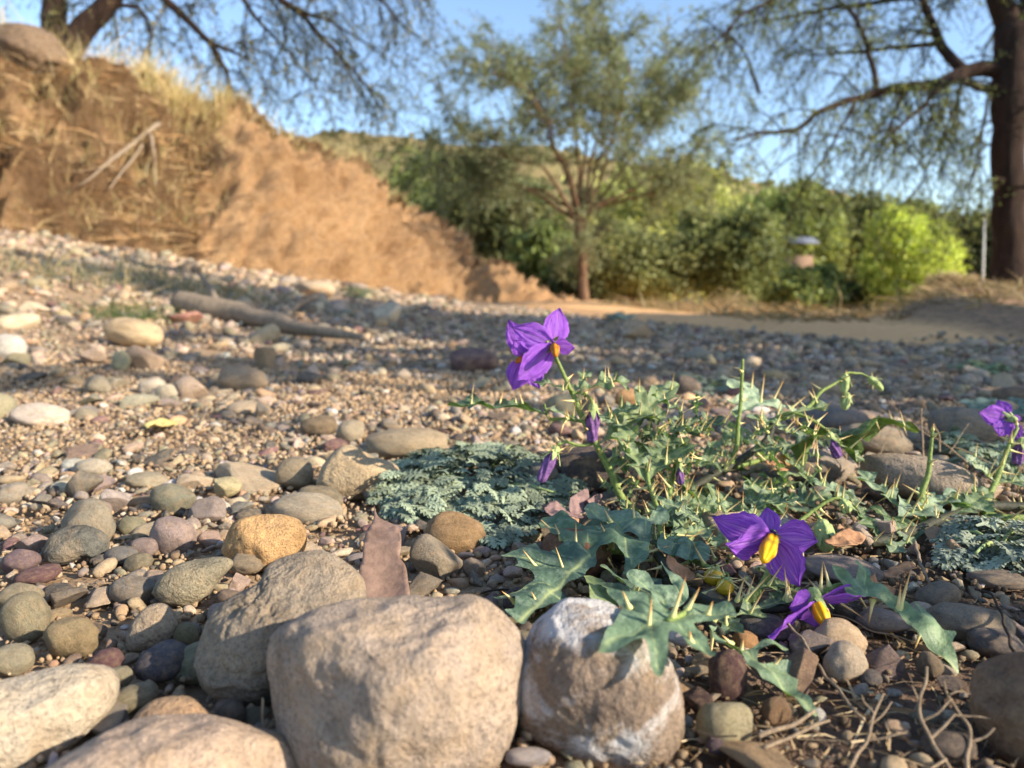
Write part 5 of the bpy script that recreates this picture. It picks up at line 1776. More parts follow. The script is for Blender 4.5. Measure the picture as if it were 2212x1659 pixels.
def traced_leaf(thing, outline, veins, three, seed, step=0.024, bulge=0.02, pucker=0.012, wave=0.06, tone=None, spines=(), label=None):
    """leaf whose outline was read off the photograph, standing in its own tilted plane; three = three (u, v, row) points of that plane"""
    A, B, C = [P(*q) for q in three]
    n = nrm(np.cross(B - A, C - A))
    if n @ (CAMP - A) < 0:
        n = -n

    def onp(u, v):
        d = ray(u, v)
        return CAMP + d * ((A - CAMP) @ n) / (d @ n)

    base = onp(*veins[0][0])
    tip = onp(*veins[0][1])
    Ln = np.linalg.norm(tip - base)
    X = (tip - base) / Ln
    Y = np.cross(n, X)
    loc = lambda p: np.array([(p - base) @ X, (p - base) @ Y]) / Ln
    k = max(90, len(outline) * 9)
    O2 = np.array([loc(onp(u, v)) for u, v in outline])
    O2 = crom(np.concatenate([O2, O2[:1]]), k)[:-1]
    O2 = O2 + 0.010 * np.c_[noise(np.c_[O2 * 16, np.zeros(len(O2))], seed), noise(np.c_[O2 * 16, np.ones(len(O2))], seed)]
    vv = [(loc(onp(*a)), loc(onp(*b)), w) for a, b, w in veins]
    V2, F, vd = leaf_sheet(O2, vv, step)
    x, y = V2[:, 0], V2[:, 1]
    pk = np.clip(vd / 0.11, 0, 1)
    z = pucker * 2 * (pk * pk * (3 - 2 * pk)) + 1.3 * wave * fbm(np.c_[x * 3.2, y * 3.2, np.full_like(x, seed)], 2, seed) + bulge * np.exp(-((x - 0.5) ** 2 + y ** 2) * 6)
    W = base + Ln * (x[:, None] * X + y[:, None] * Y + z[:, None] * n)
    c = lin(tone or LEAFG[seed % len(LEAFG)]) * np.array([0.90, 0.86, 0.70])
    o = child("leaf", W, F, M_NLEAF, thing, col=np.tile(c, (len(W), 1)), vec=np.stack([vd / 0.07, x, 0 * x], 1))
    if label:
        o["label"] = label
    for (u0, v0), (u1, v1), ln in spines:
        p = onp(u0, v0)
        q = CAMP + ray(u1, v1) * ((p - CAMP) @ FWD - 0.002)
        SPINES.append((thing, p, nrm(q - p), np.linalg.norm(q - p), 0.0008))
    return o


def stem(thing, pts, r0, r1, mat, name="stem", nsp=14, spl=0.014, sd=0, n=None):
    r0, r1 = r0 * 1.2, r1 * 1.2
    r = np.random.default_rng(sd + 70)
    p = crom([P(*q) if len(q) == 3 else q for q in pts], n or 8 * len(pts))
    p = p + 0.0007 * np.c_[noise(p * 60, 1), noise(p * 60, 2), noise(p * 60, 3)]
    V, F, tv = tube(p, [r0, (r0 + r1) / 2, r1], 10)
    V = V + 0.00022 * fbm(V * 900, 2, 3)[:, None]
    child(name, V, F, mat, thing, vec=np.stack([tv, tv, tv], 1))
    for k in range(nsp):
        a = r.uniform(0.03, 0.97) * (len(p) - 1)
        i = min(int(a), len(p) - 2)
        c = p[i] + (p[i + 1] - p[i]) * (a - i)
        T = nrm(p[i + 1] - p[i])
        d = r.normal(size=3)
        d = nrm(d - T * (d @ T))
        SPINES.append((thing, c + d * r0 * 0.6, nrm(d + T * 0.25), spl * r.uniform(0.5, 1.25), 0.0007))
    return p


def petal(parent, base, tip, normal, width, seed, ruffle=0.10, bend=0.1, mat=None, fold=0.0, curl=0.0):
    r = np.random.default_rng(seed)
    base, tip = np.asarray(base, float), np.asarray(tip, float)
    Ln = np.linalg.norm(tip - base)
    X = (tip - base) / Ln
    Z = np.asarray(normal, float)
    Z = nrm(Z - X * (Z @ X))
    Y = np.cross(Z, X)
    n, m = 30, 21
    t, s = np.meshgrid(np.linspace(0, 1, n), np.linspace(-1, 1, m), indexing='ij')
    w = np.interp(t, [0, 0.12, 0.28, 0.45, 0.6, 0.76, 0.88, 0.95, 1.0], [0.12, 0.28, 0.45, 0.5, 0.47, 0.33, 0.17, 0.06, 0.008]) * width
    w = w * (1 + 0.16 * noise(np.c_[t.ravel() * 11, np.sign(s.ravel()) * 3, np.full(t.size, seed)]).reshape(t.shape) * (np.abs(s) > 0.5))
    q = np.stack([t.ravel() * 3.2, s.ravel() * 2.2, np.full(t.size, seed * 2.3)], 1)
    z = ruffle * (fbm(q, 3, seed) + 0.5 * fbm(q * 3.1, 2, seed + 5)).reshape(t.shape) * (0.25 + np.abs(s)) * t * 0.9
    z = z + 0.03 * np.cos(s * 9) * (1 - t) * 0.5 - 0.06 * np.exp(-(s / 0.12) ** 2) * 0.4
    z = z - bend * t ** 2 + fold * np.abs(s) * w * Ln * 0 + fold * (np.abs(s) * w) + curl * sstep(0.6, 1, t)
    W = base + Ln * (t[..., None] * X + (s * w)[..., None] * Y + z[..., None] * Z)
    tv = np.stack([t.ravel(), s.ravel(), np.full(t.size, seed * 0.71)], 1)
    return child("petal", W.reshape(-1, 3), grid_faces(n, m), mat or M_PETAL, parent, vec=tv)


def cone_anthers(parent, a, b, r0, mat, name="anther_cone", seed=1):
    n, m = 22, 40
    t = np.linspace(0, 1, n)
    A = np.linspace(0, 2 * np.pi, m, endpoint=False)
    X = nrm(b - a)
    U = nrm(np.cross(X, [0.2, 0.3, 1]))
    V_ = np.cross(X, U)
    prof = np.interp(t, [0, 0.06, 0.3, 0.6, 0.9, 1.0], [0.55, 0.85, 1.0, 0.95, 0.62, 0.35]) * r0
    rr = prof[:, None] * (1 - 0.22 * np.abs(np.sin(A * 2.5))[None] ** 6 * 1.0) * (1 + 0.05 * np.sin(t * 9 + seed)[:, None])
    Ln = np.linalg.norm(b - a)
    p = a + X * (t[:, None, None] * Ln) + rr[..., None] * (np.cos(A)[None, :, None] * U + np.sin(A)[None, :, None] * V_)
    p = p.reshape(-1, 3)
    F = []
    i, j = np.meshgrid(np.arange(n - 1), np.arange(m), indexing='ij')
    F = np.stack([i * m + j, i * m + (j + 1) % m, (i + 1) * m + (j + 1) % m, (i + 1) * m + j], -1).reshape(-1, 4)
    V = np.concatenate([p, [b + X * r0 * 0.1, a]])
    k = n * m
    jj = np.arange(m)
    cap = np.stack([np.full(m, k), (n - 1) * m + jj, (n - 1) * m + (jj + 1) % m], -1)
    acc = Acc()
    acc.add(V, F)
    acc.F.append(np.c_[cap, cap[:, 2]])
    acc.M.append(np.zeros(m, int))
    return acc.build(name, mat, parent)


def blob(acc, a, b, r0, seed, ribs=5, prof=None, twist=0.0, wr=0.10, m=0, flare=None):
    n, k = 22, 36
    t = np.linspace(0, 1, n)
    A = np.linspace(0, 2 * np.pi, k, endpoint=False)
    X = nrm(b - a)
    U = nrm(np.cross(X, [0.3, 0.9, 0.2]))
    V_ = np.cross(X, U)
    pr = np.interp(t, *(prof or ([0, 0.08, 0.3, 0.6, 0.85, 1], [0.3, 0.7, 1, 0.95, 0.6, 0.1]))) * r0
    th = A[None] + twist * t[:, None]
    rr = pr[:, None] * (1 + wr * np.cos(ribs * th) + 0.06 * np.cos(ribs * 2.3 * th + seed))
    p = a + X * (t[:, None, None] * np.linalg.norm(b - a)) + rr[..., None] * (np.cos(A)[None, :, None] * U + np.sin(A)[None, :, None] * V_)
    i, j = np.meshgrid(np.arange(n - 1), np.arange(k), indexing='ij')
    F = np.stack([i * k + j, i * k + (j + 1) % k, (i + 1) * k + (j + 1) % k, (i + 1) * k + j], -1).reshape(-1, 4)
    acc.add(p.reshape(-1, 3), F, m=m)


def calyx(acc, c, axis, r, seed, m=0, sep=5, ln=1.0):
    """cup with pointed sepals lying forward along axis"""
    rr = np.random.default_rng(seed)
    ax = nrm(axis)
    U = nrm(np.cross(ax, [0.3, 0.5, 0.8]))
    W_ = np.cross(ax, U)
    blob(acc, c - ax * r * 0.7, c + ax * r * 0.7, r * 0.75, seed, 5, ([0, 0.2, 0.6, 1], [0.35, 0.8, 1, 0.95]), 0, 0.05, m)
    for k in range(sep):
        a = 2 * np.pi * k / sep + seed
        d = math.cos(a) * U + math.sin(a) * W_
        s = nrm(np.cross(ax, d))
        t = np.linspace(0, 1, 6)
        cl = c + ax * r * 0.4 + d * r * 0.7 + t[:, None] * (ax * 0.9 + d * rr.uniform(0.25, 0.8)) * r * 1.7 * ln
        w = (0.42 * r * (1 - t ** 1.6) + 0.0001)[:, None]
        V = np.stack([cl - s * w, cl + d * 0.12 * r, cl + s * w], 1).reshape(-1, 3)
        F = [[i * 3 + j, i * 3 + j + 1, (i + 1) * 3 + j + 1, (i + 1) * 3 + j] for i in range(5) for j in (0, 1)]
        acc.add(V, F, m=m)


def small_spines(thing, c, r, n, ln, seed, ax=None):
    q = np.random.default_rng(seed)
    for _ in range(n):
        d = nrm(q.normal(size=3))
        SPINES.append((thing, c + d * r * 0.8, d, ln * q.uniform(0.6, 1.3), 0.00035))


def make_spine(b, d, ln, r):
    n, m = 5, 6
    t = np.linspace(0, 1, n)
    a = np.linspace(0, 2 * np.pi, m, endpoint=False)
    U = nrm(np.cross(d, [0.33, 0.77, 0.2]))
    W_ = np.cross(d, U)
    rr = r * (1 - t) ** 0.8 + 0.00004
    rr[0] *= 1.7
    p = b + d * (t[:, None, None] * ln) + rr[:, None, None] * (np.cos(a)[None, :, None] * U + np.sin(a)[None, :, None] * W_)
    i, j = np.meshgrid(np.arange(n - 1), np.arange(m), indexing='ij')
    F = np.stack([i * m + j, i * m + (j + 1) % m, (i + 1) * m + (j + 1) % m, (i + 1) * m + j], -1).reshape(-1, 4)
    return p.reshape(-1, 3), F, np.repeat(np.stack([t, t, t], 1), m, 0)


def flush_spines(thing):
    mine = [s for s in SPINES if s[0] is thing]
    def px(s):
        dd = (s[1] - CAMP) @ FWD
        e = s[1] + s[2] * s[3] - CAMP
        b = s[1] - CAMP
        return math.hypot(e[0] / (e @ FWD) - b[0] / (b @ FWD), (e @ UPV) / (e @ FWD) - (b @ UPV) / (b @ FWD))
    mine.sort(key=px, reverse=True)
    for (t, b, d, ln, r) in mine[:100]:
        V, F, tv = make_spine(b, d, ln, r)
        child("spine", V, F, M_SPINE, thing, vec=tv)
    if mine[100:]:
        acc = Acc()
        for (t, b, d, ln, r) in mine[100:]:
            V, F, tv = make_spine(b, d, ln, r)
            acc.add(V, F, vec=tv)
        o = acc.build("spine_mass", M_SPINE, thing)
        o["kind"] = "stuff"
# ------------------------------------------------------------------ the main nightshade plant
NS = empty("nightshade_plant", G(1470, 1150), "sprawling spiny plant with lobed blue green leaves and open purple flowers", "plant")
CAMDIR = lambda p: nrm(CAMP - np.asarray(p))

stem(NS, [(1381, 1113, 1115), (1343, 1075, 1115), (1320, 1022, 1112), (1294, 973, 1110), (1265, 917, 1108), (1241, 859, 1106), (1235, 847, 1106)], 0.0021, 0.0013, M_STEM, nsp=16, spl=0.013, sd=1)
stem(NS, [(1235, 847, 1106), (1220, 812, 1105), (1206, 782, 1104), (1200, 768, 1103)], 0.0011, 0.0009, M_STEM, "flower_stalk", nsp=2, spl=0.007, sd=2)
stem(NS, [(1440, 1120, 1125), (1489, 1062, 1112), (1535, 1030, 1104), (1576, 1008, 1098), (1612, 986, 1092), (1648, 958, 1086), (1663, 938, 1084), (1669, 908, 1082)], 0.0026, 0.0017, M_STEMD, nsp=14, spl=0.016, sd=3)
stem(NS, [(1578, 1005, 1098), (1590, 964, 1097), (1596, 904, 1095), (1602, 831, 1093), (1605, 775, 1092)], 0.0014, 0.0007, M_STEM, nsp=9, spl=0.006, sd=4)
stem(NS, [(1588, 1008, 1096), (1644, 994, 1088), (1685, 968, 1082)], 0.0016, 0.0010, M_STEM, nsp=4, spl=0.012, sd=5)
stem(NS, [(1669, 910, 1082), (1705, 900, 1078), (1745, 880, 1072), (1773, 847, 1068), (1808, 825, 1064), (1828, 806, 1062), (1848, 806, 1060), (1862, 808, 1058), (1876, 815, 1058)], 0.0014, 0.0005, M_STEM, nsp=9, spl=0.011, sd=6)
stem(NS, [(1672, 905, 1082), (1705, 893, 1086), (1737, 899, 1090), (1767, 915, 1092), (1790, 932, 1092)], 0.0010, 0.0007, M_STEM, nsp=5, spl=0.008, sd=7)
stem(NS, [(1440, 1255, 1290), (1521, 1296, 1325), (1560, 1306, 1335), (1592, 1310, 1340), (1640, 1316, 1345), (1690, 1314, 1350), (1735, 1300, 1352), (1765, 1292, 1355)], 0.0023, 0.0013, M_STEMD, nsp=14, spl=0.012, sd=8)
stem(NS, [(1600, 1310, 1340), (1622, 1292, 1336), (1642, 1270, 1330), (1656, 1246, 1326), (1668, 1210, 1318), (1668, 1170, 1318)], 0.0016, 0.0009, M_STEM, "flower_stalk", nsp=7, spl=0.010, sd=9)
stem(NS, [(1640, 1190, 1180), (1699, 1146, 1175), (1735, 1120, 1172), (1759, 1102, 1170), (1791, 1080, 1168), (1812, 1076, 1168), (1822, 1084, 1168)], 0.0014, 0.0006, M_STEM, "flower_stalk", nsp=8, spl=0.009, sd=10)
stem(NS, [(1759, 1104, 1170), (1768, 1118, 1175), (1776, 1130, 1180)], 0.0007, 0.0006, M_STEM, "flower_stalk", nsp=2, spl=0.006, sd=11)
stem(NS, [(1278, 960, 1108), (1250, 962, 1110), (1225, 955, 1112), (1203, 962, 1114)], 0.0008, 0.0006, M_STEM, "flower_stalk", nsp=5, spl=0.008, sd=12)
stem(NS, [(1238, 849, 1106), (1258, 850, 1106), (1274, 858, 1108), (1281, 874, 1110)], 0.0008, 0.0006, M_STEM, "flower_stalk", nsp=6, spl=0.008, sd=13)
stem(NS, [(1262, 910, 1108), (1225, 905, 1108), (1190, 905, 1108), (1180, 890, 1108), (1176, 872, 1108)], 0.0010, 0.0005, M_STEM, nsp=9, spl=0.009, sd=14)
# sprawling stems in the tangle
stem(NS, [(1430, 1170, 1190), (1480, 1150, 1170), (1560, 1135, 1150), (1640, 1110, 1130), (1720, 1090, 1110)], 0.0016, 0.001, M_STEM, nsp=16, spl=0.013, sd=15)
stem(NS, [(1400, 1180, 1215), (1360, 1190, 1225), (1310, 1190, 1235), (1270, 1200, 1245)], 0.0017, 0.001, M_STEM, nsp=8, spl=0.012, sd=16)
stem(NS, [(1430, 1160, 1185), (1420, 1100, 1160), (1400, 1040, 1150), (1398, 1000, 1145)], 0.0013, 0.0008, M_STEM, nsp=10, spl=0.013, sd=17)
stem(NS, [(1440, 1130, 1150), (1450, 1050, 1120), (1462, 960, 1100), (1445, 905, 1092)], 0.0013, 0.0008, M_STEM, nsp=12, spl=0.012, sd=18)
stem(NS, [(1420, 1200, 1260), (1450, 1240, 1300), (1480, 1290, 1345), (1530, 1340, 1400), (1560, 1370, 1430)], 0.0019, 0.001, M_STEMD, nsp=8, spl=0.012, sd=19)
stem(NS, [(1470, 1185, 1215), (1510, 1215, 1260), (1550, 1235, 1290), (1572, 1240, 1300)], 0.0013, 0.0008, M_STEM, nsp=8, spl=0.011, sd=20)
stem(NS, [(1750, 1292, 1356), (1800, 1270, 1350), (1830, 1262, 1346), (1850, 1255, 1344)], 0.0015, 0.001, M_STEM, nsp=6, spl=0.014, sd=21)

stem(NS, [(1500, 1308, 1345), (1494, 1312, 1430), (1478, 1324, 1530), (1440, 1344, 1565)], 0.0011, 0.0007, M_STEM, "leaf_stalk", nsp=0, sd=22)
# --- leaves read off the photograph
traced_leaf(NS,
    [(1293, 1410), (1305, 1388), (1322, 1357), (1336, 1340), (1344, 1320), (1335, 1300), (1310, 1272), (1345, 1280), (1392, 1288), (1404, 1308), (1412, 1314), (1405, 1285), (1412, 1262),
     (1440, 1300), (1462, 1322), (1490, 1313), (1520, 1304), (1560, 1308), (1585, 1322), (1588, 1340), (1560, 1346), (1510, 1345), (1500, 1350), (1522, 1370), (1530, 1390), (1546, 1408), (1540, 1416), (1515, 1412),
     (1470, 1388), (1446, 1384), (1440, 1400), (1438, 1440), (1428, 1464), (1416, 1462), (1404, 1440), (1392, 1414), (1372, 1408), (1330, 1418)],
    [((1475, 1325), (1293, 1410), 0.9), ((1400, 1368), (1424, 1462), 1.3), ((1450, 1340), (1540, 1412), 1.3), ((1470, 1328), (1585, 1325), 1.3), ((1405, 1364), (1312, 1275), 1.3), ((1455, 1335), (1414, 1266), 1.4)],
    [(1475, 1320, 1530), (1293, 1410, 1650), (1424, 1464, 1692)], 4, step=0.030, bulge=0.05, pucker=0.016, wave=0.09, tone=(108, 134, 117),
    spines=[((1400, 1362), (1408, 1292), None), ((1450, 1340), (1482, 1245), None), ((1484, 1318), (1512, 1268), None), ((1528, 1328), (1540, 1298), None), ((1492, 1388), (1490, 1362), None), ((1360, 1314), (1345, 1276), None)],
    label="large star lobed leaf hanging over the white crusted stone")
traced_leaf(NS,
    [(1285, 1196), (1262, 1206), (1230, 1196), (1200, 1200), (1168, 1206), (1160, 1186), (1150, 1182), (1126, 1196), (1082, 1204), (1110, 1213), (1116, 1228), (1110, 1240), (1136, 1238), (1148, 1250), (1150, 1270), (1130, 1280),
     (1100, 1288), (1067, 1293), (1088, 1304), (1110, 1304), (1108, 1330), (1088, 1338), (1104, 1346), (1128, 1360), (1152, 1332), (1170, 1324), (1200, 1314), (1226, 1300), (1210, 1282), (1222, 1270), (1250, 1270), (1270, 1240), (1285, 1232)],
    [((1285, 1200), (1120, 1354), 0.9), ((1220, 1240), (1090, 1205), 1.3), ((1185, 1272), (1072, 1294), 1.3), ((1240, 1225), (1165, 1190), 1.4), ((1180, 1290), (1222, 1300), 1.4), ((1215, 1250), (1265, 1262), 1.4)],
    [(1285, 1200, 1265), (1082, 1204, 1290), (1120, 1354, 1400)], 2, step=0.03, bulge=0.03, pucker=0.014, wave=0.08, tone=(81, 107, 98),
    spines=[((1160, 1228), (1130, 1188), None), ((1220, 1240), (1200, 1180), None), ((1160, 1304), (1148, 1278), None), ((1112, 1300), (1084, 1277), None)],
    label="broad deep lobed leaf low on the ground behind the white crusted stone")
traced_leaf(NS,
    [(1258, 1113), (1268, 1106), (1300, 1105), (1330, 1112), (1356, 1120), (1380, 1128), (1402, 1118), (1420, 1100), (1432, 1108), (1444, 1124), (1434, 1136), (1410, 1136), (1404, 1150), (1400, 1178), (1386, 1180), (1366, 1168), (1345, 1164), (1318, 1168), (1304, 1154), (1312, 1144), (1335, 1144), (1325, 1130), (1300, 1126), (1274, 1124)],
    [((1440, 1128), (1300, 1150), 1.0), ((1380, 1140), (1262, 1113), 1.2), ((1390, 1140), (1392, 1176), 1.3), ((1400, 1130), (1422, 1106), 1.4)],
    [(1440, 1128, 1205), (1258, 1113, 1215), (1392, 1178, 1245)], 3, step=0.03, bulge=0.06, pucker=0.014, wave=0.16, tone=(112, 137, 128),
    spines=[((1320, 1128), (1305, 1098), None), ((1372, 1140), (1366, 1068), None)])
traced_leaf(NS,
    [(1164, 1130), (1180, 1122), (1220, 1126), (1250, 1142), (1262, 1135), (1300, 1128), (1330, 1150), (1360, 1160), (1392, 1170), (1400, 1200), (1396, 1222), (1372, 1232), (1350, 1232), (1346, 1205), (1320, 1188), (1290, 1198), (1270, 1210), (1246, 1200), (1222, 1180), (1196, 1160)],
    [((1396, 1196), (1166, 1130), 1.0), ((1310, 1170), (1262, 1138), 1.3), ((1345, 1180), (1362, 1228), 1.3), ((1270, 1160), (1262, 1204), 1.3)],
    [(1396, 1196, 1260), (1166, 1130, 1215), (1362, 1232, 1300)], 1, step=0.026, bulge=0.04, pucker=0.012, wave=0.16, tone=(95, 123, 104),
    spines=[((1194, 1148), (1168, 1122), None), ((1213, 1166), (1198, 1130), None), ((1244, 1184), (1244, 1126), None), ((1318, 1172), (1296, 1128), None), ((1382, 1198), (1450, 1178), None)])
traced_leaf(NS,
    [(1568, 832), (1572, 824), (1600, 830), (1628, 838), (1638, 855), (1650, 868), (1680, 876), (1716, 886), (1742, 906), (1720, 900), (1690, 884), (1688, 898), (1660, 886), (1640, 884), (1612, 892), (1585, 898), (1581, 886), (1596, 872), (1570, 868), (1564, 866), (1590, 858), (1600, 848)],
    [((1690, 892), (1570, 830), 1.0), ((1640, 872), (1584, 894), 1.3), ((1630, 862), (1566, 866), 1.3), ((1672, 884), (1740, 904), 1.3)],
    [(1668, 906, 1082), (1568, 832, 1065), (1584, 896, 1100)], 0, step=0.026, bulge=0.05, pucker=0.014, wave=0.12, tone=(145, 167, 154),
    spines=[((1642, 876), (1652, 806), None), ((1664, 876), (1694, 820), None), ((1622, 846), (1628, 800), None), ((1666, 876), (1690, 824), None), ((1706, 884), (1748, 850), None)],
    label="pale sunlit leaf with long straw spines near the stem top")
traced_leaf(NS,
    [(1427, 1160), (1436, 1172), (1462, 1166), (1490, 1176), (1512, 1178), (1528, 1190), (1530, 1214), (1516, 1222), (1500, 1216), (1470, 1216), (1440, 1206), (1420, 1196), (1416, 1180)],
    [((1424, 1170), (1526, 1204), 1.0), ((1450, 1182), (1466, 1168), 1.6), ((1460, 1186), (1450, 1206), 1.6), ((1490, 1194), (1504, 1180), 1.6), ((1495, 1196), (1490, 1214), 1.6)],
    [(1424, 1165, 1240), (1528, 1205, 1255), (1460, 1215, 1280)], 5, step=0.03, bulge=0.05, pucker=0.05, wave=0.06, tone=(100, 129, 116))
traced_leaf(NS,
    [(1414, 1262), (1396, 1240), (1360, 1232), (1356, 1246), (1372, 1266), (1402, 1276), (1420, 1300), (1446, 1316), (1470, 1312), (1486, 1290), (1482, 1268), (1470, 1248), (1446, 1236), (1428, 1212), (1436, 1240), (1454, 1266)],
    [((1476, 1308), (1430, 1216), 1.0), ((1430, 1296), (1360, 1238), 1.1)],
    [(1476, 1308, 1390), (1430, 1214, 1350), (1358, 1238, 1370)], 6, step=0.03, bulge=0.04, pucker=0.014, wave=0.1, tone=(119, 145, 131))
traced_leaf(NS,
    [(1262, 1243), (1275, 1246), (1305, 1262), (1318, 1282), (1330, 1304), (1318, 1318), (1290, 1312), (1276, 1302), (1272, 1280)],
    [((1264, 1246), (1322, 1310), 1.0)], [(1264, 1246, 1330), (1322, 1310, 1370), (1280, 1300, 1380)], 7, step=0.04, tone=(124, 142, 102))
# trailing leaves, lower right
traced_leaf(NS,
    [(1549, 1350), (1530, 1358), (1552, 1378), (1580, 1384), (1592, 1402), (1622, 1404), (1650, 1392), (1704, 1402), (1660, 1414), (1636, 1420), (1640, 1442), (1680, 1440), (1716, 1448), (1724, 1470), (1722, 1486), (1744, 1512), (1766, 1545), (1738, 1532), (1700, 1506), (1668, 1486), (1640, 1474), (1618, 1446), (1598, 1418), (1566, 1398), (1536, 1376)],
    [((1545, 1364), (1766, 1545), 0.9), ((1610, 1412), (1700, 1402), 1.4), ((1660, 1452), (1718, 1462), 1.4)],
    [(1545, 1364, 1440), (1766, 1545, 1570), (1704, 1402, 1450)], 8, step=0.022, bulge=0.03, pucker=0.010, wave=0.12, tone=(111, 135, 114),
    spines=[((1600, 1408), (1606, 1380), None), ((1668, 1440), (1690, 1418), None), ((1580, 1392), (1560, 1372), None)])
traced_leaf(NS,
    [(1820, 1270), (1800, 1236), (1796, 1226), (1822, 1234), (1846, 1252), (1852, 1232), (1846, 1216), (1870, 1224), (1880, 1236), (1880, 1256), (1905, 1274), (1925, 1292), (1950, 1306), (1985, 1332), (1970, 1310), (2000, 1330), (2022, 1358), (2034, 1372), (2058, 1384), (2052, 1400), (2060, 1420), (2070, 1457), (2052, 1446), (2020, 1420), (1990, 1396), (1960, 1366), (1940, 1330), (1905, 1306), (1870, 1300), (1838, 1298)],
    [((1824, 1282), (2068, 1454), 0.9), ((1850, 1290), (1800, 1230), 1.5), ((1870, 1292), (1868, 1226), 1.5)],
    [(1824, 1290, 1370), (2068, 1454, 1455), (1868, 1222, 1340)], 9, step=0.02, bulge=0.06, pucker=0.010, wave=0.10, tone=(125, 150, 125),
    spines=[((1886, 1294), (1876, 1350), None), ((1940, 1320), (1946, 1262), None), ((1942, 1322), (1968, 1230), None), ((1990, 1360), (1975, 1405), None)],
    label="long trailing leaf reaching right over the dark soil")
# edge-on leaves of the upper shoots
leaf(NS, (1188, 906, 1108), (1016, 886, 1104), (0.05, -0.12, 1), 1, seed=21, wsc=0.75, wave=0.22, cup=0.3, bend=0.05, nsp=8, tone=(82, 102, 82), spl=0.011)
leaf(NS, (1245, 853, 1106), (1172, 834, 1106), (0.1, -0.3, 1), 4, seed=22, wave=0.2, bend=0.1, nsp=3, spl=0.010)
leaf(NS, (1245, 851, 1107), (1336, 830, 1104), (-0.1, -0.35, 1), 0, seed=23, wave=0.2, bend=0.08, nsp=6, spl=0.012)
leaf(NS, (1240, 850, 1106), (1262, 812, 1086), (0, -0.5, 1), 4, seed=24, wave=0.2, nsp=3, spl=0.01)
leaf(NS, (1257, 910, 1108), (1204, 890, 1112), (0, -0.4, 1), 4, seed=25, wave=0.15, nsp=2)
leaf(NS, (1300, 908, 1108), (1366, 880, 1104), (0, -0.4, 1), 0, seed=26, wave=0.2, nsp=5)
leaf(NS, (1295, 960, 1109), (1428, 856, 1090), (0.2, -0.4, 1), 3, seed=27, wsc=0.8, wave=0.2, nsp=7, tone=(117, 135, 106))
leaf(NS, (1398, 1046, 1140), (1352, 944, 1112), (0.3, -0.6, 0.7), 0, seed=28, wsc=0.9, wave=0.15, nsp=4)
leaf(NS, (1398, 1044, 1140), (1440, 960, 1110), (-0.2, -0.6, 0.7), 2, seed=29, wave=0.15, nsp=4)
leaf(NS, (1445, 905, 1092), (1360, 905, 1096), (0, -0.4, 1), 3, seed=30, wave=0.2, nsp=4, tone=(76, 97, 76))
leaf(NS, (1445, 905, 1092), (1520, 925, 1092), (0, -0.5, 1), 0, seed=31, wave=0.2, nsp=5)
leaf(NS, (1450, 950, 1100), (1540, 910, 1090), (0, -0.4, 1), 1, seed=32, wave=0.2, nsp=4)
leaf(NS, (1460, 980, 1105), (1400, 935, 1100), (0.2, -0.4, 1), 2, seed=33, wave=0.2, nsp=4)
leaf(NS, (1480, 1000, 1110), (1560, 985, 1100), (0, -0.6, 0.8), 0, seed=34, wave=0.2, nsp=4)
leaf(NS, (1672, 908, 1082), (1762, 880, 1074), (0, -0.3, 1), 4, seed=35, wave=0.15, nsp=3, tone=(93, 116, 92))
leaf(NS, (1660, 990, 1086), (1914, 950, 1070), (0.05, 0.55, 0.8), 3, seed=36, wsc=0.85, wave=0.24, cup=-0.25, bend=0.1, nsp=9, tone=(82, 102, 64), spl=0.012, label="long dark green leaf seen from beneath with its edge curled")
leaf(NS, (1790, 934, 1092), (1850, 985, 1092), (0, -0.2, 1), 4, seed=37, wave=0.2, nsp=3, tone=(76, 96, 64))
leaf(NS, (1760, 1052, 1110), (1700, 985, 1086), (0.4, -0.5, 0.7), 1, seed=38, wsc=0.7, nsp=4, tone=(95, 118, 90))
leaf(NS, (1700, 1120, 1140), (1640, 1050, 1110), (0.4, -0.5, 0.7), 2, seed=39, nsp=4)
leaf(NS, (1680, 1100, 1125), (1770, 1075, 1115), (0, -0.5, 1), 0, seed=40, nsp=5)
leaf(NS, (1560, 1140, 1160), (1640, 1160, 1180), (0, -0.5, 1), 2, seed=41, nsp=3, tone=(128, 150, 137))
leaf(NS, (1480, 1150, 1165), (1420, 1100, 1135), (0, -0.6, 0.8), 0, seed=42, nsp=4)
leaf(NS, (1470, 1140, 1160), (1560, 1090, 1120), (0, -0.6, 0.8), 2, seed=43, nsp=5)
leaf(NS, (1440, 1130, 1150), (1500, 1060, 1110), (0, -0.6, 0.8), 1, seed=44, nsp=5)
leaf(NS, (1600, 1130, 1145), (1660, 1080, 1115), (0, -0.6, 0.8), 0, seed=45, nsp=5, tone=(121, 143, 126))
leaf(NS, (1440, 1160, 1190), (1530, 1140, 1165), (0, -0.5, 1), 3, seed=46, nsp=6)
leaf(NS, (1590, 1330, 1380), (1680, 1300, 1345), (0, -0.4, 1), 4, seed=47, nsp=3)
leaf(NS, (1430, 1250, 1300), (1350, 1285, 1350), (0, -0.4, 1), 2, seed=48, nsp=3, tone=(73, 96, 84))
leaf(NS, (1500, 1310, 1360), (1580, 1355, 1410), (0, -0.4, 1), 1, seed=49, nsp=4, tone=(86, 111, 97))
leaf(NS, (1640, 1270, 1335), (1700, 1255, 1330), (0, -0.5, 1), 2, seed=50, nsp=4, tone=(112, 135, 96))
leaf(NS, (1690, 1316, 1350), (1720, 1280, 1340), (0, -0.5, 1), 0, seed=51, nsp=3, tone=(124, 146, 103))
rt = np.random.default_rng(52)
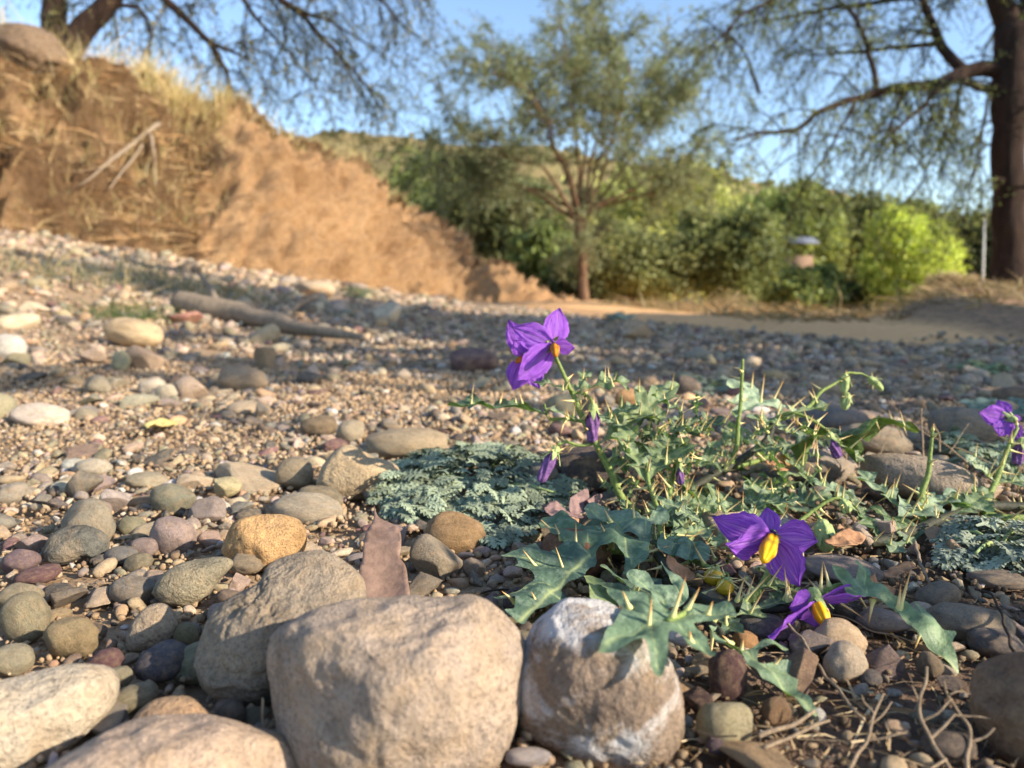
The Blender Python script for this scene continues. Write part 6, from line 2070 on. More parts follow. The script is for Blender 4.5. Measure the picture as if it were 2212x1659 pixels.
for k in range(46):
    bu, bv = rt.uniform(1330, 1760), rt.uniform(960, 1180)
    yb = bv + rt.uniform(18, 70)
    a = rt.uniform(0, 2 * math.pi)
    ln = rt.uniform(45, 90)
    leaf(NS, (bu, bv, yb), (bu + ln * math.cos(a), bv + ln * 0.5 * math.sin(a) - 10, yb + rt.uniform(-12, 12)), (rt.normal(0, 0.3), -0.45, 1), int(rt.integers(0, 5)), seed=60 + k, wave=0.2, nsp=3, spl=0.012)


for k in range(26):
    bu, bv = (rt.uniform(1290, 1570), rt.uniform(880, 1020)) if k < 17 else (rt.uniform(1600, 1760), rt.uniform(900, 1010))
    yb = rt.uniform(1092, 1130)
    a = rt.uniform(0, 2 * math.pi)
    ln = rt.uniform(45, 80)
    leaf(NS, (bu, bv, yb), (bu + ln * math.cos(a), bv + ln * 0.45 * math.sin(a) - 6, yb + rt.uniform(-10, 10)), (rt.normal(0, 0.4), rt.normal(-0.5, 0.35), 1), int(rt.integers(0, 5)), seed=120 + k, wave=0.24, nsp=4, spl=0.012)


def flower(parent, axis, centre, tips, width, seed, anther, mat=M_ANTHER, acr=0.0032, label=None, bend=0.08, ruffle=0.11, cal=0.0035, normals=None):
    centre = np.asarray(centre, float)
    axis = nrm(axis)
    acc = Acc()
    calyx(acc, centre - axis * cal * 0.9, -axis * -0.3 + axis * 0.2, cal, seed)
    f = acc.build("flower", M_CALYX, parent)
    if label:
        f["label"] = label
    for k, tp in enumerate(tips):
        tp = np.asarray(tp, float)
        nn = axis if normals is None else normals[k]
        b = centre + nrm(tp - centre) * 0.0006 + axis * (0.0003 * (k % 2))
        petal(f, b, tp, nn, width[k] if isinstance(width, (list, tuple)) else width, seed * 10 + k, ruffle, bend)
    if anther is not None:
        cone_anthers(f, np.asarray(anther[0]), np.asarray(anther[1]), acr, mat, seed=seed)
    return f


# open flower, middle
c1 = P(1665, 1160, 1330)
ax1 = nrm(CAMDIR(c1) + np.array([-0.25, 0, -0.35]))
flower(NS, ax1, c1, [P(1543, 1125, 1338), P(1655, 1094, 1318), P(1768, 1170, 1326), P(1724, 1268, 1346), P(1582, 1186, 1372)], [0.62, 0.82, 0.9, 0.8, 0.6], 3,
       (P(1669, 1162, 1332), P(1650, 1212, 1385)), label="open purple star flower with a yellow cone facing the viewer", acr=0.0034)
# nodding flower, lower right
c2 = P(1762, 1300, 1368)
ax2 = nrm(np.array([0.18, -0.35, -0.9]))
flower(NS, ax2, c2, [P(1856, 1262, 1348), P(1868, 1284, 1378), P(1704, 1312, 1372), P(1656, 1372, 1402), P(1760, 1354, 1362)], [0.5, 0.5, 1.25, 0.5, 1.15], 4,
       (P(1764, 1304, 1376), P(1787, 1356, 1396)), label="nodding purple flower with drooping petals over the cream orange stone", bend=-0.05, acr=0.0030,
       normals=[nrm(ax2 + [0, -0.8, 0]), nrm(ax2 + [0, -0.8, 0]), nrm([0, -1, -0.1]), nrm(ax2 + [0, -0.8, 0]), nrm([0, -1, -0.2])])
V, F, tv = tube(crom([P(1787, 1355, 1396), P(1792, 1372, 1400), P(1800, 1386, 1402)], 8), [0.0004, 0.0003], 6)
child("style", V, F, M_CALYX, NS)
# the two top flowers, one behind the other
c3 = P(1197, 745, 1103)
ax3 = nrm(CAMDIR(c3) + np.array([0.28, 0, -0.25]))
flower(NS, ax3, c3, [P(1211, 663, 1098), P(1105, 708, 1108), P(1122, 822, 1116), P(1238, 752, 1116)], [0.72, 0.62, 0.6, 0.7], 5,
       (P(1198, 746, 1105), P(1200, 768, 1122)), M_OLDANTHER, 0.0028, label="highest purple flower with a withered orange cone", bend=0.1, ruffle=0.13)
c4 = P(1135, 770, 1096)
ax4 = nrm(np.array([-0.75, -0.55, -0.3]))
flower(NS, ax4, c4, [P(1098, 689, 1094), P(1108, 842, 1100), P(1166, 842, 1090), P(1112, 735, 1108)], [0.55, 0.75, 0.6, 0.7], 6,
       (P(1128, 774, 1098), P(1114, 782, 1106)), M_OLDANTHER, 0.002, label="purple flower turned away behind the highest one", normals=[CAMDIR(c4)] * 4, ruffle=0.14)


def wilted(parent, a, b, r0, seed, tone=M_WILT, label=None):
    a, b = P(*a), P(*b)
    ax = nrm(b - a)
    acc = Acc()
    calyx(acc, a - ax * r0 * 0.4, ax, r0 * 1.05, seed)
    f = acc.build("flower_bud", M_CALYX, parent)
    if label:
        f["label"] = label
    acc = Acc()
    blob(acc, a, b, r0, seed, 6, ([0, 0.1, 0.35, 0.7, 0.92, 1], [0.6, 0.85, 1.0, 0.85, 0.75, 0.35]), 1.2, 0.17)
    acc.build("petals_closed", tone, f)
    small_spines(parent, a, r0, 9, 0.005, seed)


wilted(NS, (1281, 886, 1110), (1279, 956, 1110), 0.0037, 1, label="withered purple bloom hanging beside the upright stem")
wilted(NS, (1198, 977, 1114), (1166, 1041, 1118), 0.0036, 2, label="shrivelled purple bloom hanging over the grey mat")
wilted(NS, (1468, 1008, 1120), (1470, 1048, 1122), 0.0025, 3)
wilted(NS, (1794, 945, 1092), (1811, 990, 1094), 0.0032, 4)
wilted(NS, (1431, 930, 1095), (1423, 960, 1096), 0.0025, 5)


def green_bud(parent, a, b, r0, seed):
    a, b = P(*a), P(*b)
    acc = Acc()
    blob(acc, a, b, r0, seed, 5, ([0, 0.1, 0.35, 0.7, 0.9, 1], [0.45, 0.85, 1.0, 0.9, 0.62, 0.15]), 0.15, 0.10)
    calyx(acc, a + (b - a) * 0.1, b - a, r0 * 0.95, seed, 0, 5, 1.25)
    acc.build("flower_bud", M_CALYX, parent)
    small_spines(parent, a * 0.7 + b * 0.3, r0, 10, 0.004, seed)


green_bud(NS, (1826, 809, 1062), (1823, 850, 1064), 0.0030, 1)
green_bud(NS, (1830, 850, 1062), (1824, 886, 1064), 0.0030, 2)
green_bud(NS, (1877, 815, 1058), (1907, 844, 1058), 0.0026, 3)
green_bud(NS, (1776, 1128, 1182), (1786, 1196, 1186), 0.0049, 4)
green_bud(NS, (1820, 1082, 1168), (1834, 1108, 1170), 0.0030, 5)
for k, (u, v, yg, r0) in enumerate([(1541, 1246, 1300, 0.0040), (1566, 1268, 1315, 0.0038)]):
    acc = Acc()
    c = P(u, v, yg)
    blob(acc, c + [0, 0, r0], c - [0, 0, r0], r0, k, 2, ([0, 0.08, 0.25, 0.5, 0.75, 0.92, 1], [0.05, 0.5, 0.87, 1, 0.87, 0.5, 0.03]), 0, 0.01)
    fr = acc.build("berry", M_FRUIT, NS)
    acc = Acc()
    calyx(acc, c + np.array([0.3, 0, 1]) * r0 * 0.8, (0.2, 0, -1), r0 * 0.6, k)
    acc.build("berry_cap", M_CALYX, fr)
    small_spines(NS, c + [0, 0, r0], r0 * 0.6, 9, 0.006, 40 + k)
# loose straw-coloured spines of the dead lower stems
rs = np.random.default_rng(61)
for k in range(70):
    u, v = rs.uniform(1400, 1640), rs.uniform(1090, 1250)
    c = P(u, v, v + rs.uniform(8, 40))
    SPINES.append((NS, c, nrm(np.array([rs.normal(), rs.normal() * 0.5, rs.normal() * 0.7 + 0.2])), rs.uniform(0.007, 0.016), 0.0006))
flush_spines(NS)

# ------------------------------------------------------------------ the second nightshade at the right edge
NR = empty("nightshade_plant", G(2150, 1110), "second spiny plant creeping in from the right edge with one purple flower seen from behind", "plant")
stem(NR, [(1800, 1164, 1178), (1875, 1172, 1186), (1941, 1158, 1176), (2036, 1122, 1142), (2086, 1103, 1126), (2152, 1093, 1118), (2260, 1098, 1118)], 0.0022, 0.0026, M_STEMD, nsp=16, spl=0.011, sd=31)
stem(NR, [(1986, 1090, 1126), (1994, 1058, 1122), (2004, 1027, 1120), (2010, 975, 1118), (2015, 922, 1116)], 0.0017, 0.0006, M_STEM, nsp=8, spl=0.009, sd=32)
stem(NR, [(1986, 1092, 1126), (2000, 1130, 1140), (2036, 1122, 1142)], 0.0017, 0.0016, M_STEM, nsp=6, spl=0.013, sd=33)
stem(NR, [(2122, 1100, 1122), (2146, 1050, 1112), (2168, 992, 1104), (2182, 955, 1100), (2198, 925, 1098)], 0.0017, 0.0009, M_STEM, nsp=12, spl=0.010, sd=34)
stem(NR, [(2198, 925, 1098), (2192, 908, 1094), (2182, 903, 1090)], 0.0008, 0.0007, M_STEM, "flower_stalk", nsp=2, spl=0.006, sd=35)
stem(NR, [(2120, 1110, 1130), (2180, 1120, 1134), (2260, 1116, 1134)], 0.0018, 0.0018, M_STEM, nsp=9, spl=0.011, sd=36)
leaf(NR, (1946, 1100, 1132), (1872, 1034, 1108), (0.3, -0.5, 0.8), 0, seed=71, nsp=6, tone=(120, 145, 129))
leaf(NR, (1935, 1120, 1142), (2046, 1080, 1120), (0, -0.4, 1), 1, seed=72, nsp=7, tone=(129, 153, 141))
leaf(NR, (1869, 1090, 1135), (1776, 1048, 1120), (0.2, -0.4, 1), 3, seed=73, nsp=8, tone=(135, 158, 144))
leaf(NR, (2015, 1150, 1165), (1892, 1134, 1170), (0, -0.6, 0.8), 2, seed=74, wsc=0.8, nsp=6, tone=(75, 100, 66), cup=-0.2)
leaf(NR, (1880, 1150, 1172), (1838, 1078, 1150), (0.5, -0.3, 0.7), 1, seed=75, nsp=3, tone=(69, 92, 60))
leaf(NR, (2150, 1040, 1112), (2100, 995, 1104), (0.2, -0.4, 1), 0, seed=76, nsp=4, tone=(144, 162, 145))
leaf(NR, (2150, 1045, 1112), (2230, 1035, 1106), (0, -0.4, 1), 2, seed=77, nsp=4)
leaf(NR, (2120, 1108, 1130), (2190, 1150, 1160), (0, -0.5, 1), 1, seed=78, nsp=4, tone=(75, 97, 69))
leaf(NR, (2050, 1118, 1138), (2120, 1072, 1120), (0, -0.4, 1), 3, seed=79, nsp=5)
leaf(NR, (1975, 1160, 1175), (1935, 1185, 1200), (0, -0.5, 1), 4, seed=80, nsp=3)
c5 = P(2180, 903, 1090)
ax5 = nrm(np.array([-0.35, 0.85, 0.25]))
flower(NR, ax5, c5, [P(2154, 863, 1084), P(2118, 892, 1092), P(2160, 940, 1098), P(2209, 905, 1092), P(2203, 956, 1098)], [0.75, 0.7, 0.8, 0.7, 0.55], 7, None,
       label="pale purple flower seen from behind with its green cap", normals=[CAMDIR(c5)] * 5, cal=0.0032, ruffle=0.12)
wilted(NR, (2206, 958, 1098), (2195, 1004, 1100), 0.0034, 8)
flush_spines(NR)


# ------------------------------------------------------------------ felted grey-green mats
def felt_leaf(seed):
    """one cut leaf: a rachis with lobes that end in blunt fingers, along x 0..1"""
    r = np.random.default_rng(seed)
    acc = Acc()

    def finger(o, a, ln, w, z0):
        n, m = 5, 4
        t, s = np.meshgrid(np.linspace(0, 1, n), np.linspace(-1, 1, m), indexing='ij')
        ww = w * np.interp(t, [0, 0.3, 0.75, 0.93, 1], [0.55, 0.8, 1.0, 0.75, 0.25])
        x = t * ln
        y = s * ww
        z = z0 + 0.05 * np.sin(t * 2.5) + 0.35 * np.abs(s) * ww - 0.05 * t
        ca, sa = math.cos(a), math.sin(a)
        acc.add(np.stack([o[0] + x * ca - y * sa, o[1] + x * sa + y * ca, z], -1).reshape(-1, 3), grid_faces(n, m))

    finger((0, 0), 0, 0.95, 0.06, 0.0)
    for k, t in enumerate((0.28, 0.46, 0.64, 0.82)):
        for s in (1, -1):
            l = (0.26, 0.33, 0.30, 0.2)[k] * r.uniform(0.85, 1.15)
            a = s * rad(r.uniform(42, 60))
            o = (t, 0)
            finger(o, a, l, 0.062, 0.01 * k + 0.004 * s)
            for f, da in ((0.45, 38), (0.5, -36)):
                q = (t + l * f * math.cos(a), l * f * math.sin(a))
                finger(q, a + rad(da), l * 0.6, 0.056, 0.014 + 0.01 * k + 0.003 * s)
    V, F, C, T, M = acc.arrays()
    return V, np.concatenate([f for f in F if len(f)])


FELT = [felt_leaf(k) for k in range(5)]


def felt_mat(label, pts, size, seed, group=None, hump=0.02, n=None, tone=(148, 163, 153)):
    """pts: outline of the patch in photograph coordinates of its ground"""
    r = np.random.default_rng(seed)
    ring = np.array([G(u, v) for u, v in pts])
    c = ring.mean(0)
    t = empty("silver_mat_plant", c, label, "plant", group)
    acc = Acc()
    poly = ring[:, :2]
    lo, hi = poly.min(0), poly.max(0)
    k = 0
    q = []
    while len(q) < n and k < n * 30:
        k += 1
        p = r.uniform(lo, hi)
        if inside(poly, p[None])[0]:
            q.append(p)
    size_r = 0.5 * np.linalg.norm(hi - lo)
    base = np.array([lin(tone), lin(np.array(tone) * 0.88), lin(np.minimum(np.array(tone) * 1.12, 255))]) * np.array([0.84, 0.80, 0.68])
    for p in q:
        rel = np.min(np.linalg.norm(poly - p, axis=1)) / (0.5 * min(hi - lo))
        h = hump * min(1, rel) ** 0.7 * r.uniform(0.35, 1.1)
        o = np.array([p[0], p[1], float(terrain(p[0], p[1])) + 0.002 + h])
        a = math.atan2(p[1] - c[1], p[0] - c[0]) + r.normal(0, 0.9)
        el = r.uniform(0.0, 0.5)
        X = np.array([math.cos(a) * math.cos(el), math.sin(a) * math.cos(el), math.sin(el)])
        Z = nrm(np.array([r.normal(0, 0.3), r.normal(0, 0.3) - 0.15, 1]))
        Z = nrm(Z - X * (Z @ X))
        Y = np.cross(Z, X)
        V, F = FELT[r.integers(0, 5)]
        s = size * r.uniform(0.7, 1.25)
        dr = -0.35 * (V[:, :1] ** 2) * np.array([0, 0, 1.0])
        W = o - X * s * 0.4 + s * (V[:, :1] * X + V[:, 1:2] * Y + V[:, 2:3] * Z + dr)
        acc.add(W, F, base[r.integers(0, 3)] * r.uniform(0.95, 1.25))
    acc.build("foliage", M_MAT, t)
    acc = Acc()
    for k in range(9):
        p = q[r.integers(0, len(q))]
        e = np.array([p[0], p[1], float(terrain(p[0], p[1])) + hump * 0.5])
        b = np.array([c[0], c[1], float(terrain(c[0], c[1]))])
        V, F, tv = tube(crom([b, (b + e) / 2 + [0, 0, hump * 0.3], e], 8), [0.0012, 0.0007], 6)
        acc.add(V, F)
    acc.build("stem", M_CALYX, t)
    return t


MT = felt_mat("largest grey green feathery mat plant between the tan dome stone and upright spiny stem", [(800, 1050), (850, 1010), (960, 990), (1080, 985), (1180, 1005), (1250, 1050), (1262, 1090), (1200, 1120), (1140, 1170), (1060, 1190), (1010, 1150), (940, 1140), (880, 1140), (820, 1110)], 0.0195, 1, "feathery mat plants", 0.024, 430, (140, 154, 138))
LANDMARKS.append(("the feathery mat", np.array(MT.location), (1040, 1070)))
felt_mat("blue grey feathery mat plant on dark soil at the right edge below the creeping stem", [(2030, 1185), (2080, 1150), (2180, 1160), (2260, 1180), (2300, 1250), (2200, 1262), (2120, 1236), (2050, 1230)], 0.0165, 2, "feathery mat plants", 0.018, 130, (142, 154, 144))
felt_mat("pale feathery mat plant hugging the far side of the long grey stone", [(2010, 985), (2060, 960), (2130, 985), (2200, 1010), (2190, 1040), (2120, 1020), (2060, 1000)], 0.015, 3, "feathery mat plants", 0.016, 120, (150, 166, 146))
felt_mat("small grey green mat plant far back behind the spiny plant, holding a dark pebble", [(1450, 842), (1490, 826), (1560, 834), (1580, 850), (1530, 860), (1470, 856)], 0.016, 4, "feathery mat plants", 0.014, 120)
felt_mat("small green grey mat plant far back on the gravel at right, nearer the mound", [(2050, 800), (2110, 788), (2180, 800), (2150, 815), (2080, 815)], 0.02, 5, "feathery mat plants", 0.014, 90, (136, 154, 124))
felt_mat("thin pale mat plant behind the purple flower at the right edge", [(2080, 880), (2150, 872), (2260, 885), (2200, 900), (2120, 898)], 0.018, 6, "feathery mat plants", 0.012, 90, (140, 160, 152))
felt_mat("distant grey mat plant in the shaded gravel behind the dark purple cobble", [(1300, 690), (1330, 684), (1370, 690), (1340, 697)], 0.05, 7, "feathery mat plants", 0.03, 60)
felt_mat("distant grey green mat plant at the foot of the earth bank", [(735, 640), (775, 632), (810, 640), (780, 650)], 0.06, 8, "feathery mat plants", 0.05, 60, (110, 118, 96))


# ------------------------------------------------------------------ grass tuft, driftwood, pod, litter and twigs
def tuft(label, u, v, w, h, n, seed, cs):
    r = np.random.default_rng(seed)
    c = G(u, v)
    d = float((c - CAMP) @ FWD)
    t = empty("grass_tuft", c, label, "grass", None)
    acc = Acc()
    p = c + r.normal(0, 1, (n, 3)) * np.array([w / 2.6 / FPX * d, 0.03 * d, 0])
    p[:, 2] = terrain(p[:, 0], p[:, 1])
    blades(acc, p, r.gamma(5, h / 5 / FPX * d, n), 0.003, palette(r, n, cs, [1] * len(cs)), 0.8, seed, 3)
    acc.build("foliage", M_FOL, t)


tuft("dark green grass tuft beside the tan egg stone", 282, 690, 160, 44, 420, 3, [(70, 92, 50), (92, 112, 62)])
tuft("dull green weed tuft where gravel meets the bank foot", 770, 640, 90, 30, 200, 4, [(96, 104, 80), (120, 124, 92)])

acc = Acc()
dw = [G(u, v) + [0, 0, 0.02] for u, v in [(385, 668), (440, 680), (500, 692), (560, 706), (620, 722), (700, 738), (790, 750)]]
V, F, tv = tube(crom(dw, 60), [0.028, 0.034, 0.03, 0.024, 0.018, 0.012, 0.005], 12)
V = V + 0.006 * fbm(V * np.array([9, 9, 25]), 3, 2)[:, None]
acc.add(V, F)
DW = empty("driftwood", dw[2], "long weathered grey driftwood branch lying across the shaded gravel", "driftwood")
acc.build("log", M_WOOD, DW)
for e in ([(470, 684), (455, 662), (430, 648)], [(610, 718), (640, 708), (690, 706)]):
    acc = Acc()
    V, F, tv = tube(crom([G(*q) + [0, 0, 0.025 + 0.03 * i] for i, q in enumerate(e)], 12), [0.014, 0.004], 8)
    acc.add(V, F)
    acc.build("side_branch", M_WOOD, DW)


def plate(name, outline, three, mat, label, cat, seed, thick=0.0012, curl=0.15, wave=0.05, group=None):
    """thin curled sheet (husk, dead leaf) standing in its own plane"""
    A, B, C = [P(*q) for q in three]
    n = nrm(np.cross(B - A, C - A))
    n = n if n @ (CAMP - A) > 0 else -n
    O = []
    for u, v in outline:
        d = ray(u, v)
        O.append(CAMP + d * ((A - CAMP) @ n) / (d @ n))
    O = np.array(O)
    X = nrm(B - A)
    Y = np.cross(n, X)
    q = np.stack([(O - A) @ X, (O - A) @ Y], 1)
    s = np.ptp(q, axis=0).max()
    q = crom(np.concatenate([q, q[:1]]) / s, max(60, 7 * len(q)))[:-1]
    V2, F, vd = leaf_sheet(q, [((q[:, 0].min(), q[:, 1].mean()), (q[:, 0].max(), q[:, 1].mean()), 1.0)], 0.035)
    w = np.ptp(q[:, 1])
    yc = (V2[:, 1] - q[:, 1].mean()) / w
    z = curl * yc ** 2 + wave * fbm(np.c_[V2 * 3.0, np.full(len(V2), seed)], 3, seed)
    W = A + s * (V2[:, :1] * X + V2[:, 1:2] * Y + z[:, None] * n)
    nv = len(W)
    # close the sheet with a back face so that it has thickness
    e = {}
    for f in F:
        for a, b in ((f[0], f[1]), (f[1], f[2]), (f[2], f[0])):
            e[(a, b)] = 1
    rim = [(a, b) for (a, b) in e if (b, a) not in e]
    V = np.concatenate([W, W - n * thick])
    quads = np.array([[b, a, a + nv, b + nv] for a, b in rim])
    o = mesh(name, V - A, [np.concatenate([F, F[:, ::-1] + nv]), quads], mat)
    o.location = Vector(A)
    tag(o, label, cat, group)
    return o


plate("seed_pod", [(808, 1089), (816, 1110), (835, 1122), (856, 1135), (866, 1160), (866, 1190), (863, 1206), (876, 1228), (881, 1255), (883, 1300), (850, 1306), (793, 1296), (776, 1262), (776, 1236), (783, 1211), (785, 1180), (792, 1148), (806, 1120)],
      [(830, 1300, 1330), (812, 1095, 1240), (880, 1250, 1305)], M_POD, "flat brown dry seed pod with a waist, standing between stones behind the big pinkish cobble", "seed pod", 3, 0.002, 0.12, 0.04)
DL = [([(1590, 1180), (1620, 1165), (1660, 1172), (1640, 1196), (1605, 1200)], 1230, M_DRYLEAF, "curled brown dead leaf under the plant just left of the open flower"),
      ([(1905, 1240), (1935, 1225), (1968, 1216), (1982, 1224), (1950, 1240), (1920, 1252)], 1285, M_DRYLEAF, "orange brown curled dead leaf on dark soil under the creeping stem"),
      ([(1868, 1262), (1885, 1240), (1896, 1258), (1930, 1270), (1925, 1290), (1880, 1290)], 1310, M_DRYLEAF, "folded rusty dead leaf behind the long trailing leaf"),
      ([(1172, 1098), (1190, 1092), (1240, 1108), (1268, 1122), (1230, 1118), (1190, 1112)], 1165, M_MAUVELEAF, "flat mauve dead leaf sticking out at the mat's lower edge"),
      ([(1232, 1075), (1262, 1058), (1272, 1075), (1265, 1105), (1235, 1110)], 1150, M_MAUVELEAF, "upright mauve grey dead leaf by the upright spiny stem's foot"),
      ([(1270, 1080), (1290, 1070), (1296, 1110), (1280, 1118)], 1150, M_MAUVELEAF, "narrow grey dead leaf behind the upright spiny stem"),
      ([(1200, 1130), (1225, 1118), (1250, 1125), (1235, 1150), (1210, 1150)], 1190, M_DRYLEAF, "tan curled dead leaf in the shadow below the mat"),
      ([(308, 916), (345, 908), (384, 910), (370, 922), (330, 924)], 935, M_YLEAF, "pale yellow flat leaf lying on sunlit fine gravel"),
      ([(1540, 1165), (1570, 1150), (1585, 1170), (1560, 1190)], 1215, M_DRYLEAF, "crumpled brown dead leaf in the plant's straw spines"),
      ([(1615, 1180), (1630, 1140), (1645, 1160), (1640, 1200)], 1225, M_DRYLEAF, "upright brown dead leaf behind the open flower's left petal"),
      ([(1655, 995), (1690, 985), (1712, 1000), (1695, 1022), (1665, 1018)], 1095, M_DRYLEAF, "withered brown leaf hanging below the pale sunlit leaf"),
      ([(1500, 905), (1525, 895), (1530, 915), (1512, 945), (1498, 930)], 1090, M_DRYLEAF, "dry tan leaf dangling in the plant's middle"),
      ([(1780, 1165), (1830, 1150), (1870, 1156), (1850, 1180), (1800, 1182)], 1205, M_DRYLEAF, "brown dead leaf on soil beside the large green bud"),
      ([(1440, 1200), (1480, 1225), (1500, 1250), (1470, 1255), (1445, 1230)], 1300, M_DRYLEAF, "brown dead leaf under the puckered leaf")]
for k, (ol, yg, mt, lb) in enumerate(DL):
    u, v = np.mean(ol, axis=0)
    plate("dead_leaf", ol, [(ol[0][0], ol[0][1], yg), (ol[2][0], ol[2][1], yg - 12), (ol[-1][0], ol[-1][1], yg + 8)], mt, lb, "dead leaf", k + 5, 0.0004, 0.25, 0.12, "dead leaves on the ground")


def twig(name, label, lines, mat, cat="twig", group=None, kink=0.0012):
    t0 = lines[0][0][0]
    base = P(*t0)
    acc = Acc()
    for k, (pts, r0, r1) in enumerate(lines):
        p = crom([P(*q) for q in pts], 9 * len(pts))
        p = p + kink * np.c_[noise(p * 120, 1 + k), noise(p * 120, 2 + k), noise(p * 120, 3 + k)]
        V, F, tv = tube(p, [r0 * 0.62, r1 * 0.62], 8)
        acc.add(V, F)
    V, F, C, T, M = acc.arrays()
    o = mesh(name, V - base, F, mat)
    o.location = Vector(base)
    return tag(o, label, cat, group)


twig("dry_branch", "pale dry branching twig clump at the lower right before the dark brown stone",
     [([(2050, 1660, 1670), (2020, 1610, 1640), (1990, 1560, 1620), (1984, 1510, 1610), (1998, 1470, 1600), (2002, 1440, 1595)], 0.0011, 0.0006),
      ([(2085, 1665, 1675), (2094, 1620, 1650), (2090, 1570, 1630), (2070, 1540, 1620), (2052, 1500, 1612), (2040, 1470, 1606)], 0.0011, 0.0005),
      ([(2012, 1596, 1635), (2040, 1570, 1628), (2062, 1540, 1620)], 0.0008, 0.0005), ([(2093, 1600, 1640), (2125, 1590, 1640), (2146, 1570, 1640)], 0.0008, 0.0004),
      ([(1990, 1560, 1620), (2030, 1530, 1620), (2056, 1510, 1615)], 0.0007, 0.0003), ([(2062, 1540, 1620), (2100, 1545, 1625), (2140, 1555, 1630)], 0.0006, 0.0003),
      ([(2052, 1500, 1612), (2075, 1492, 1612), (2098, 1500, 1614)], 0.0005, 0.0002), ([(1984, 1510, 1610), (1970, 1480, 1606)], 0.0005, 0.0002), ([(2040, 1640, 1660), (2010, 1660, 1680)], 0.0007, 0.0004)], M_TWIG)
twig("dry_branch", "grey forked dry twig lying on dark soil, left of the pale branching clump",
     [([(1830, 1660, 1675), (1870, 1600, 1640), (1888, 1545, 1620), (1905, 1500, 1605)], 0.0009, 0.0005), ([(1880, 1570, 1630), (1910, 1540, 1622), (1930, 1518, 1615)], 0.0006, 0.0003),
      ([(1888, 1545, 1620), (1868, 1520, 1612), (1862, 1500, 1608)], 0.0005, 0.0002), ([(1870, 1600, 1640), (1910, 1590, 1640), (1960, 1580, 1640)], 0.0005, 0.0003)], M_TWIG)
twig("dry_stalk", "straw stem with a curled dry knot slanting below the nodding flower", [([(1700, 1345, 1395), (1735, 1385, 1425), (1762, 1430, 1470), (1790, 1468, 1510), (1830, 1518, 1560), (1870, 1555, 1598)], 0.0009, 0.0007), ([(1762, 1436, 1470), (1752, 1460, 1490), (1768, 1474, 1500), (1782, 1460, 1495)], 0.0006, 0.0003)], M_TWIG)
twig("dry_stalk", "dark arched stem standing in front of the grey dome stone", [([(2105, 1270, 1345), (2140, 1285, 1360), (2160, 1320, 1385), (2180, 1380, 1440), (2198, 1425, 1480)], 0.0008, 0.0010)], M_BLACKTWIG)
twig("stick", "short grey brown stick leaning behind the small grey egg stone", [([(1976, 1172, 1200), (1988, 1215, 1245), (2010, 1268, 1300)], 0.0014, 0.0009)], M_WOOD)
twig("dry_stalk", "thin straw stem lying behind the cream orange stone", [([(1660, 1330, 1345), (1790, 1322, 1350), (1880, 1360, 1385), (1990, 1392, 1412)], 0.0006, 0.0004)], M_TWIG)
twig("stick", "small blurred stick poking up beside the big pinkish cobble", [([(567, 1508, 1600), (572, 1550, 1606), (580, 1600, 1612), (586, 1640, 1630)], 0.0006, 0.0009)], M_TWIG)
twig("charred_stick", "short black stick lying among stones left of the rounded grey cobble", [([(66, 1083, 1098), (90, 1086, 1102), (122, 1094, 1110)], 0.0014, 0.0016)], M_BLACKTWIG)
twig("charred_stick", "black forked twig lying in shadow before the triangular block", [([(950, 1315, 1330), (1000, 1290, 1310), (1060, 1276, 1300), (1100, 1272, 1296)], 0.0011, 0.0007), ([(1000, 1290, 1310), (1040, 1300, 1316)], 0.0007, 0.0004)], M_BLACKTWIG)
twig("dry_twigs_clump", "upright cluster of dry brown twigs behind the long grey stone",
     [([(1995, 1000, 1030), (1992, 940, 1024), (1990, 880, 1020)], 0.0012, 0.0007), ([(2090, 1000, 1030), (2040, 960, 1022), (1990, 930, 1016), (1940, 890, 1010), (1925, 860, 1006)], 0.0012, 0.0005),
      ([(1900, 985, 1025), (1925, 930, 1020), (1940, 900, 1018)], 0.0006, 0.0004), ([(1950, 945, 1018), (1930, 905, 1014), (1895, 880, 1012)], 0.0007, 0.0004),
      ([(2050, 980, 1026), (2070, 950, 1022), (2092, 915, 1020)], 0.0006, 0.0004), ([(2030, 975, 1026), (2028, 940, 1024), (2016, 915, 1022)], 0.001, 0.0009), ([(2160, 1015, 1030), (2110, 985, 1024), (2060, 965, 1020)], 0.001, 0.0006)], M_TWIG)
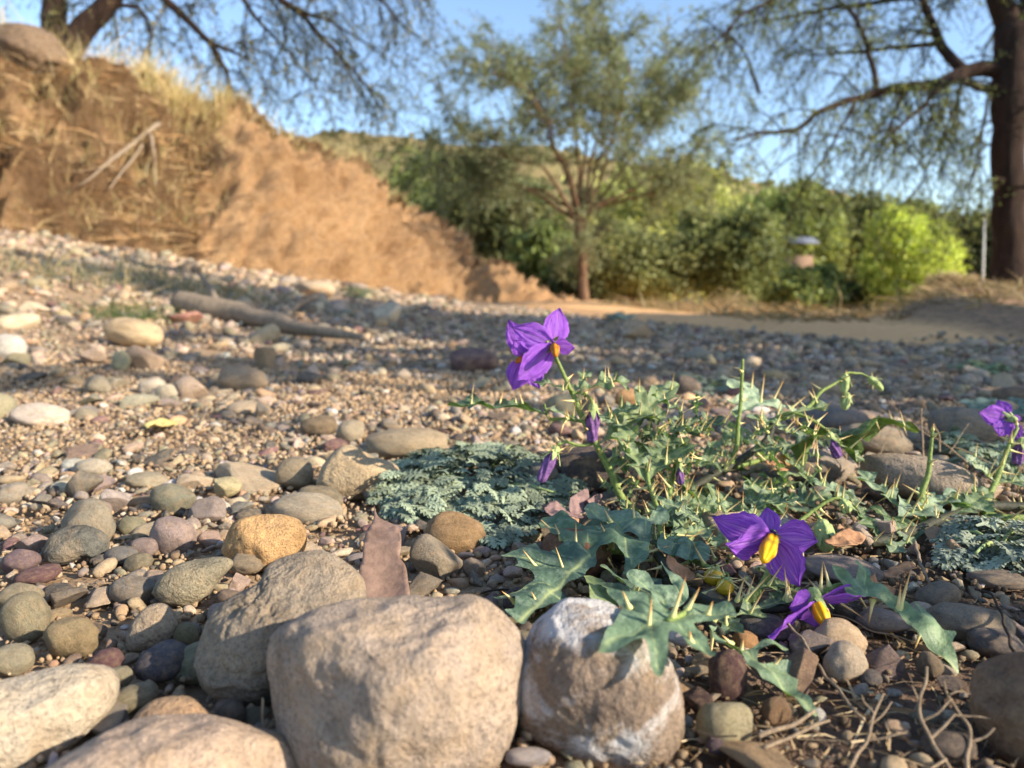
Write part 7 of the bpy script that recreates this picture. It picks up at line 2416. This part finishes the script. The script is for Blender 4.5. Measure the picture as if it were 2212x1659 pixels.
twig("fallen_stick", "peeling brown stick lying on dark soil in front of the yellow olive stone", [([(1640, 1590, 1630), (1700, 1570, 1618), (1760, 1540, 1602)], 0.0012, 0.0008), ([(1650, 1615, 1650), (1720, 1585, 1630), (1790, 1556, 1612)], 0.0009, 0.0006)], M_TWIG)
twig("stick", "thin dark twig crossing the yellow olive stone", [([(1490, 1580, 1625), (1530, 1586, 1632), (1592, 1592, 1640)], 0.0005, 0.0004)], M_BLACKTWIG)


def soil_litter():
    r = np.random.default_rng(91)
    acc = Acc()
    n = 900
    pts = []
    while len(pts) < n:
        u, v = r.uniform(1300, 2212), r.uniform(1120, 1655)
        pts.append(P(u, v, v))
    pts = np.array(pts)
    pts[:, 2] = terrain(pts[:, 0], pts[:, 1]) + 0.001
    blades(acc, pts, r.gamma(3, 0.0035, n), 0.0035, palette(r, n, [(170, 146, 112), (130, 104, 80), (196, 176, 140), (104, 84, 68)], [3, 2, 2, 2]), 2.5, 92, 2, 0.25)
    tag(acc.build("straw_litter", M_DRYGRASS), kind="stuff", label="fine broken straw and leaf litter on the dark soil")


soil_litter()


def mound_grass():
    r = np.random.default_rng(94)
    n = 12000
    x = r.uniform(0.9, 4.5, n)
    y = r.uniform(2.6, 7.5, n)
    k = terrain(x, y) > 0.03
    x, y = x[k], y[k]
    p = np.stack([x, y, terrain(x, y) - 0.004], 1)
    acc = Acc()
    blades(acc, p, r.gamma(3, 0.026, len(p)), 0.011, palette(r, len(p), [(150, 128, 92), (118, 98, 72), (170, 152, 116), (112, 112, 74)], [3, 2, 2, 1]), 1.0, 95, 2, 0.5)
    # thin grass on the sand
    n = 1500
    x = r.uniform(0.2, 1.7, n)
    y = r.uniform(2.2, 7, n)
    k = (sandiness(x, y) > 0.6) & (fbm(np.stack([x * 2, y, 0 * x], 1), 2, 3) > 0.05)
    p = np.stack([x, y, terrain(x, y) - 0.003], 1)[k]
    blades(acc, p, r.gamma(3, 0.008, len(p)), 0.006, palette(r, len(p), [(170, 150, 112), (128, 124, 84)], [2, 1]), 1.0, 97, 2, 0.5)
    tag(acc.build("mound_grass", M_DRYGRASS), kind="stuff", label="short dry stubble covering the small mound")


mound_grass()
print("objects", len(S.objects))
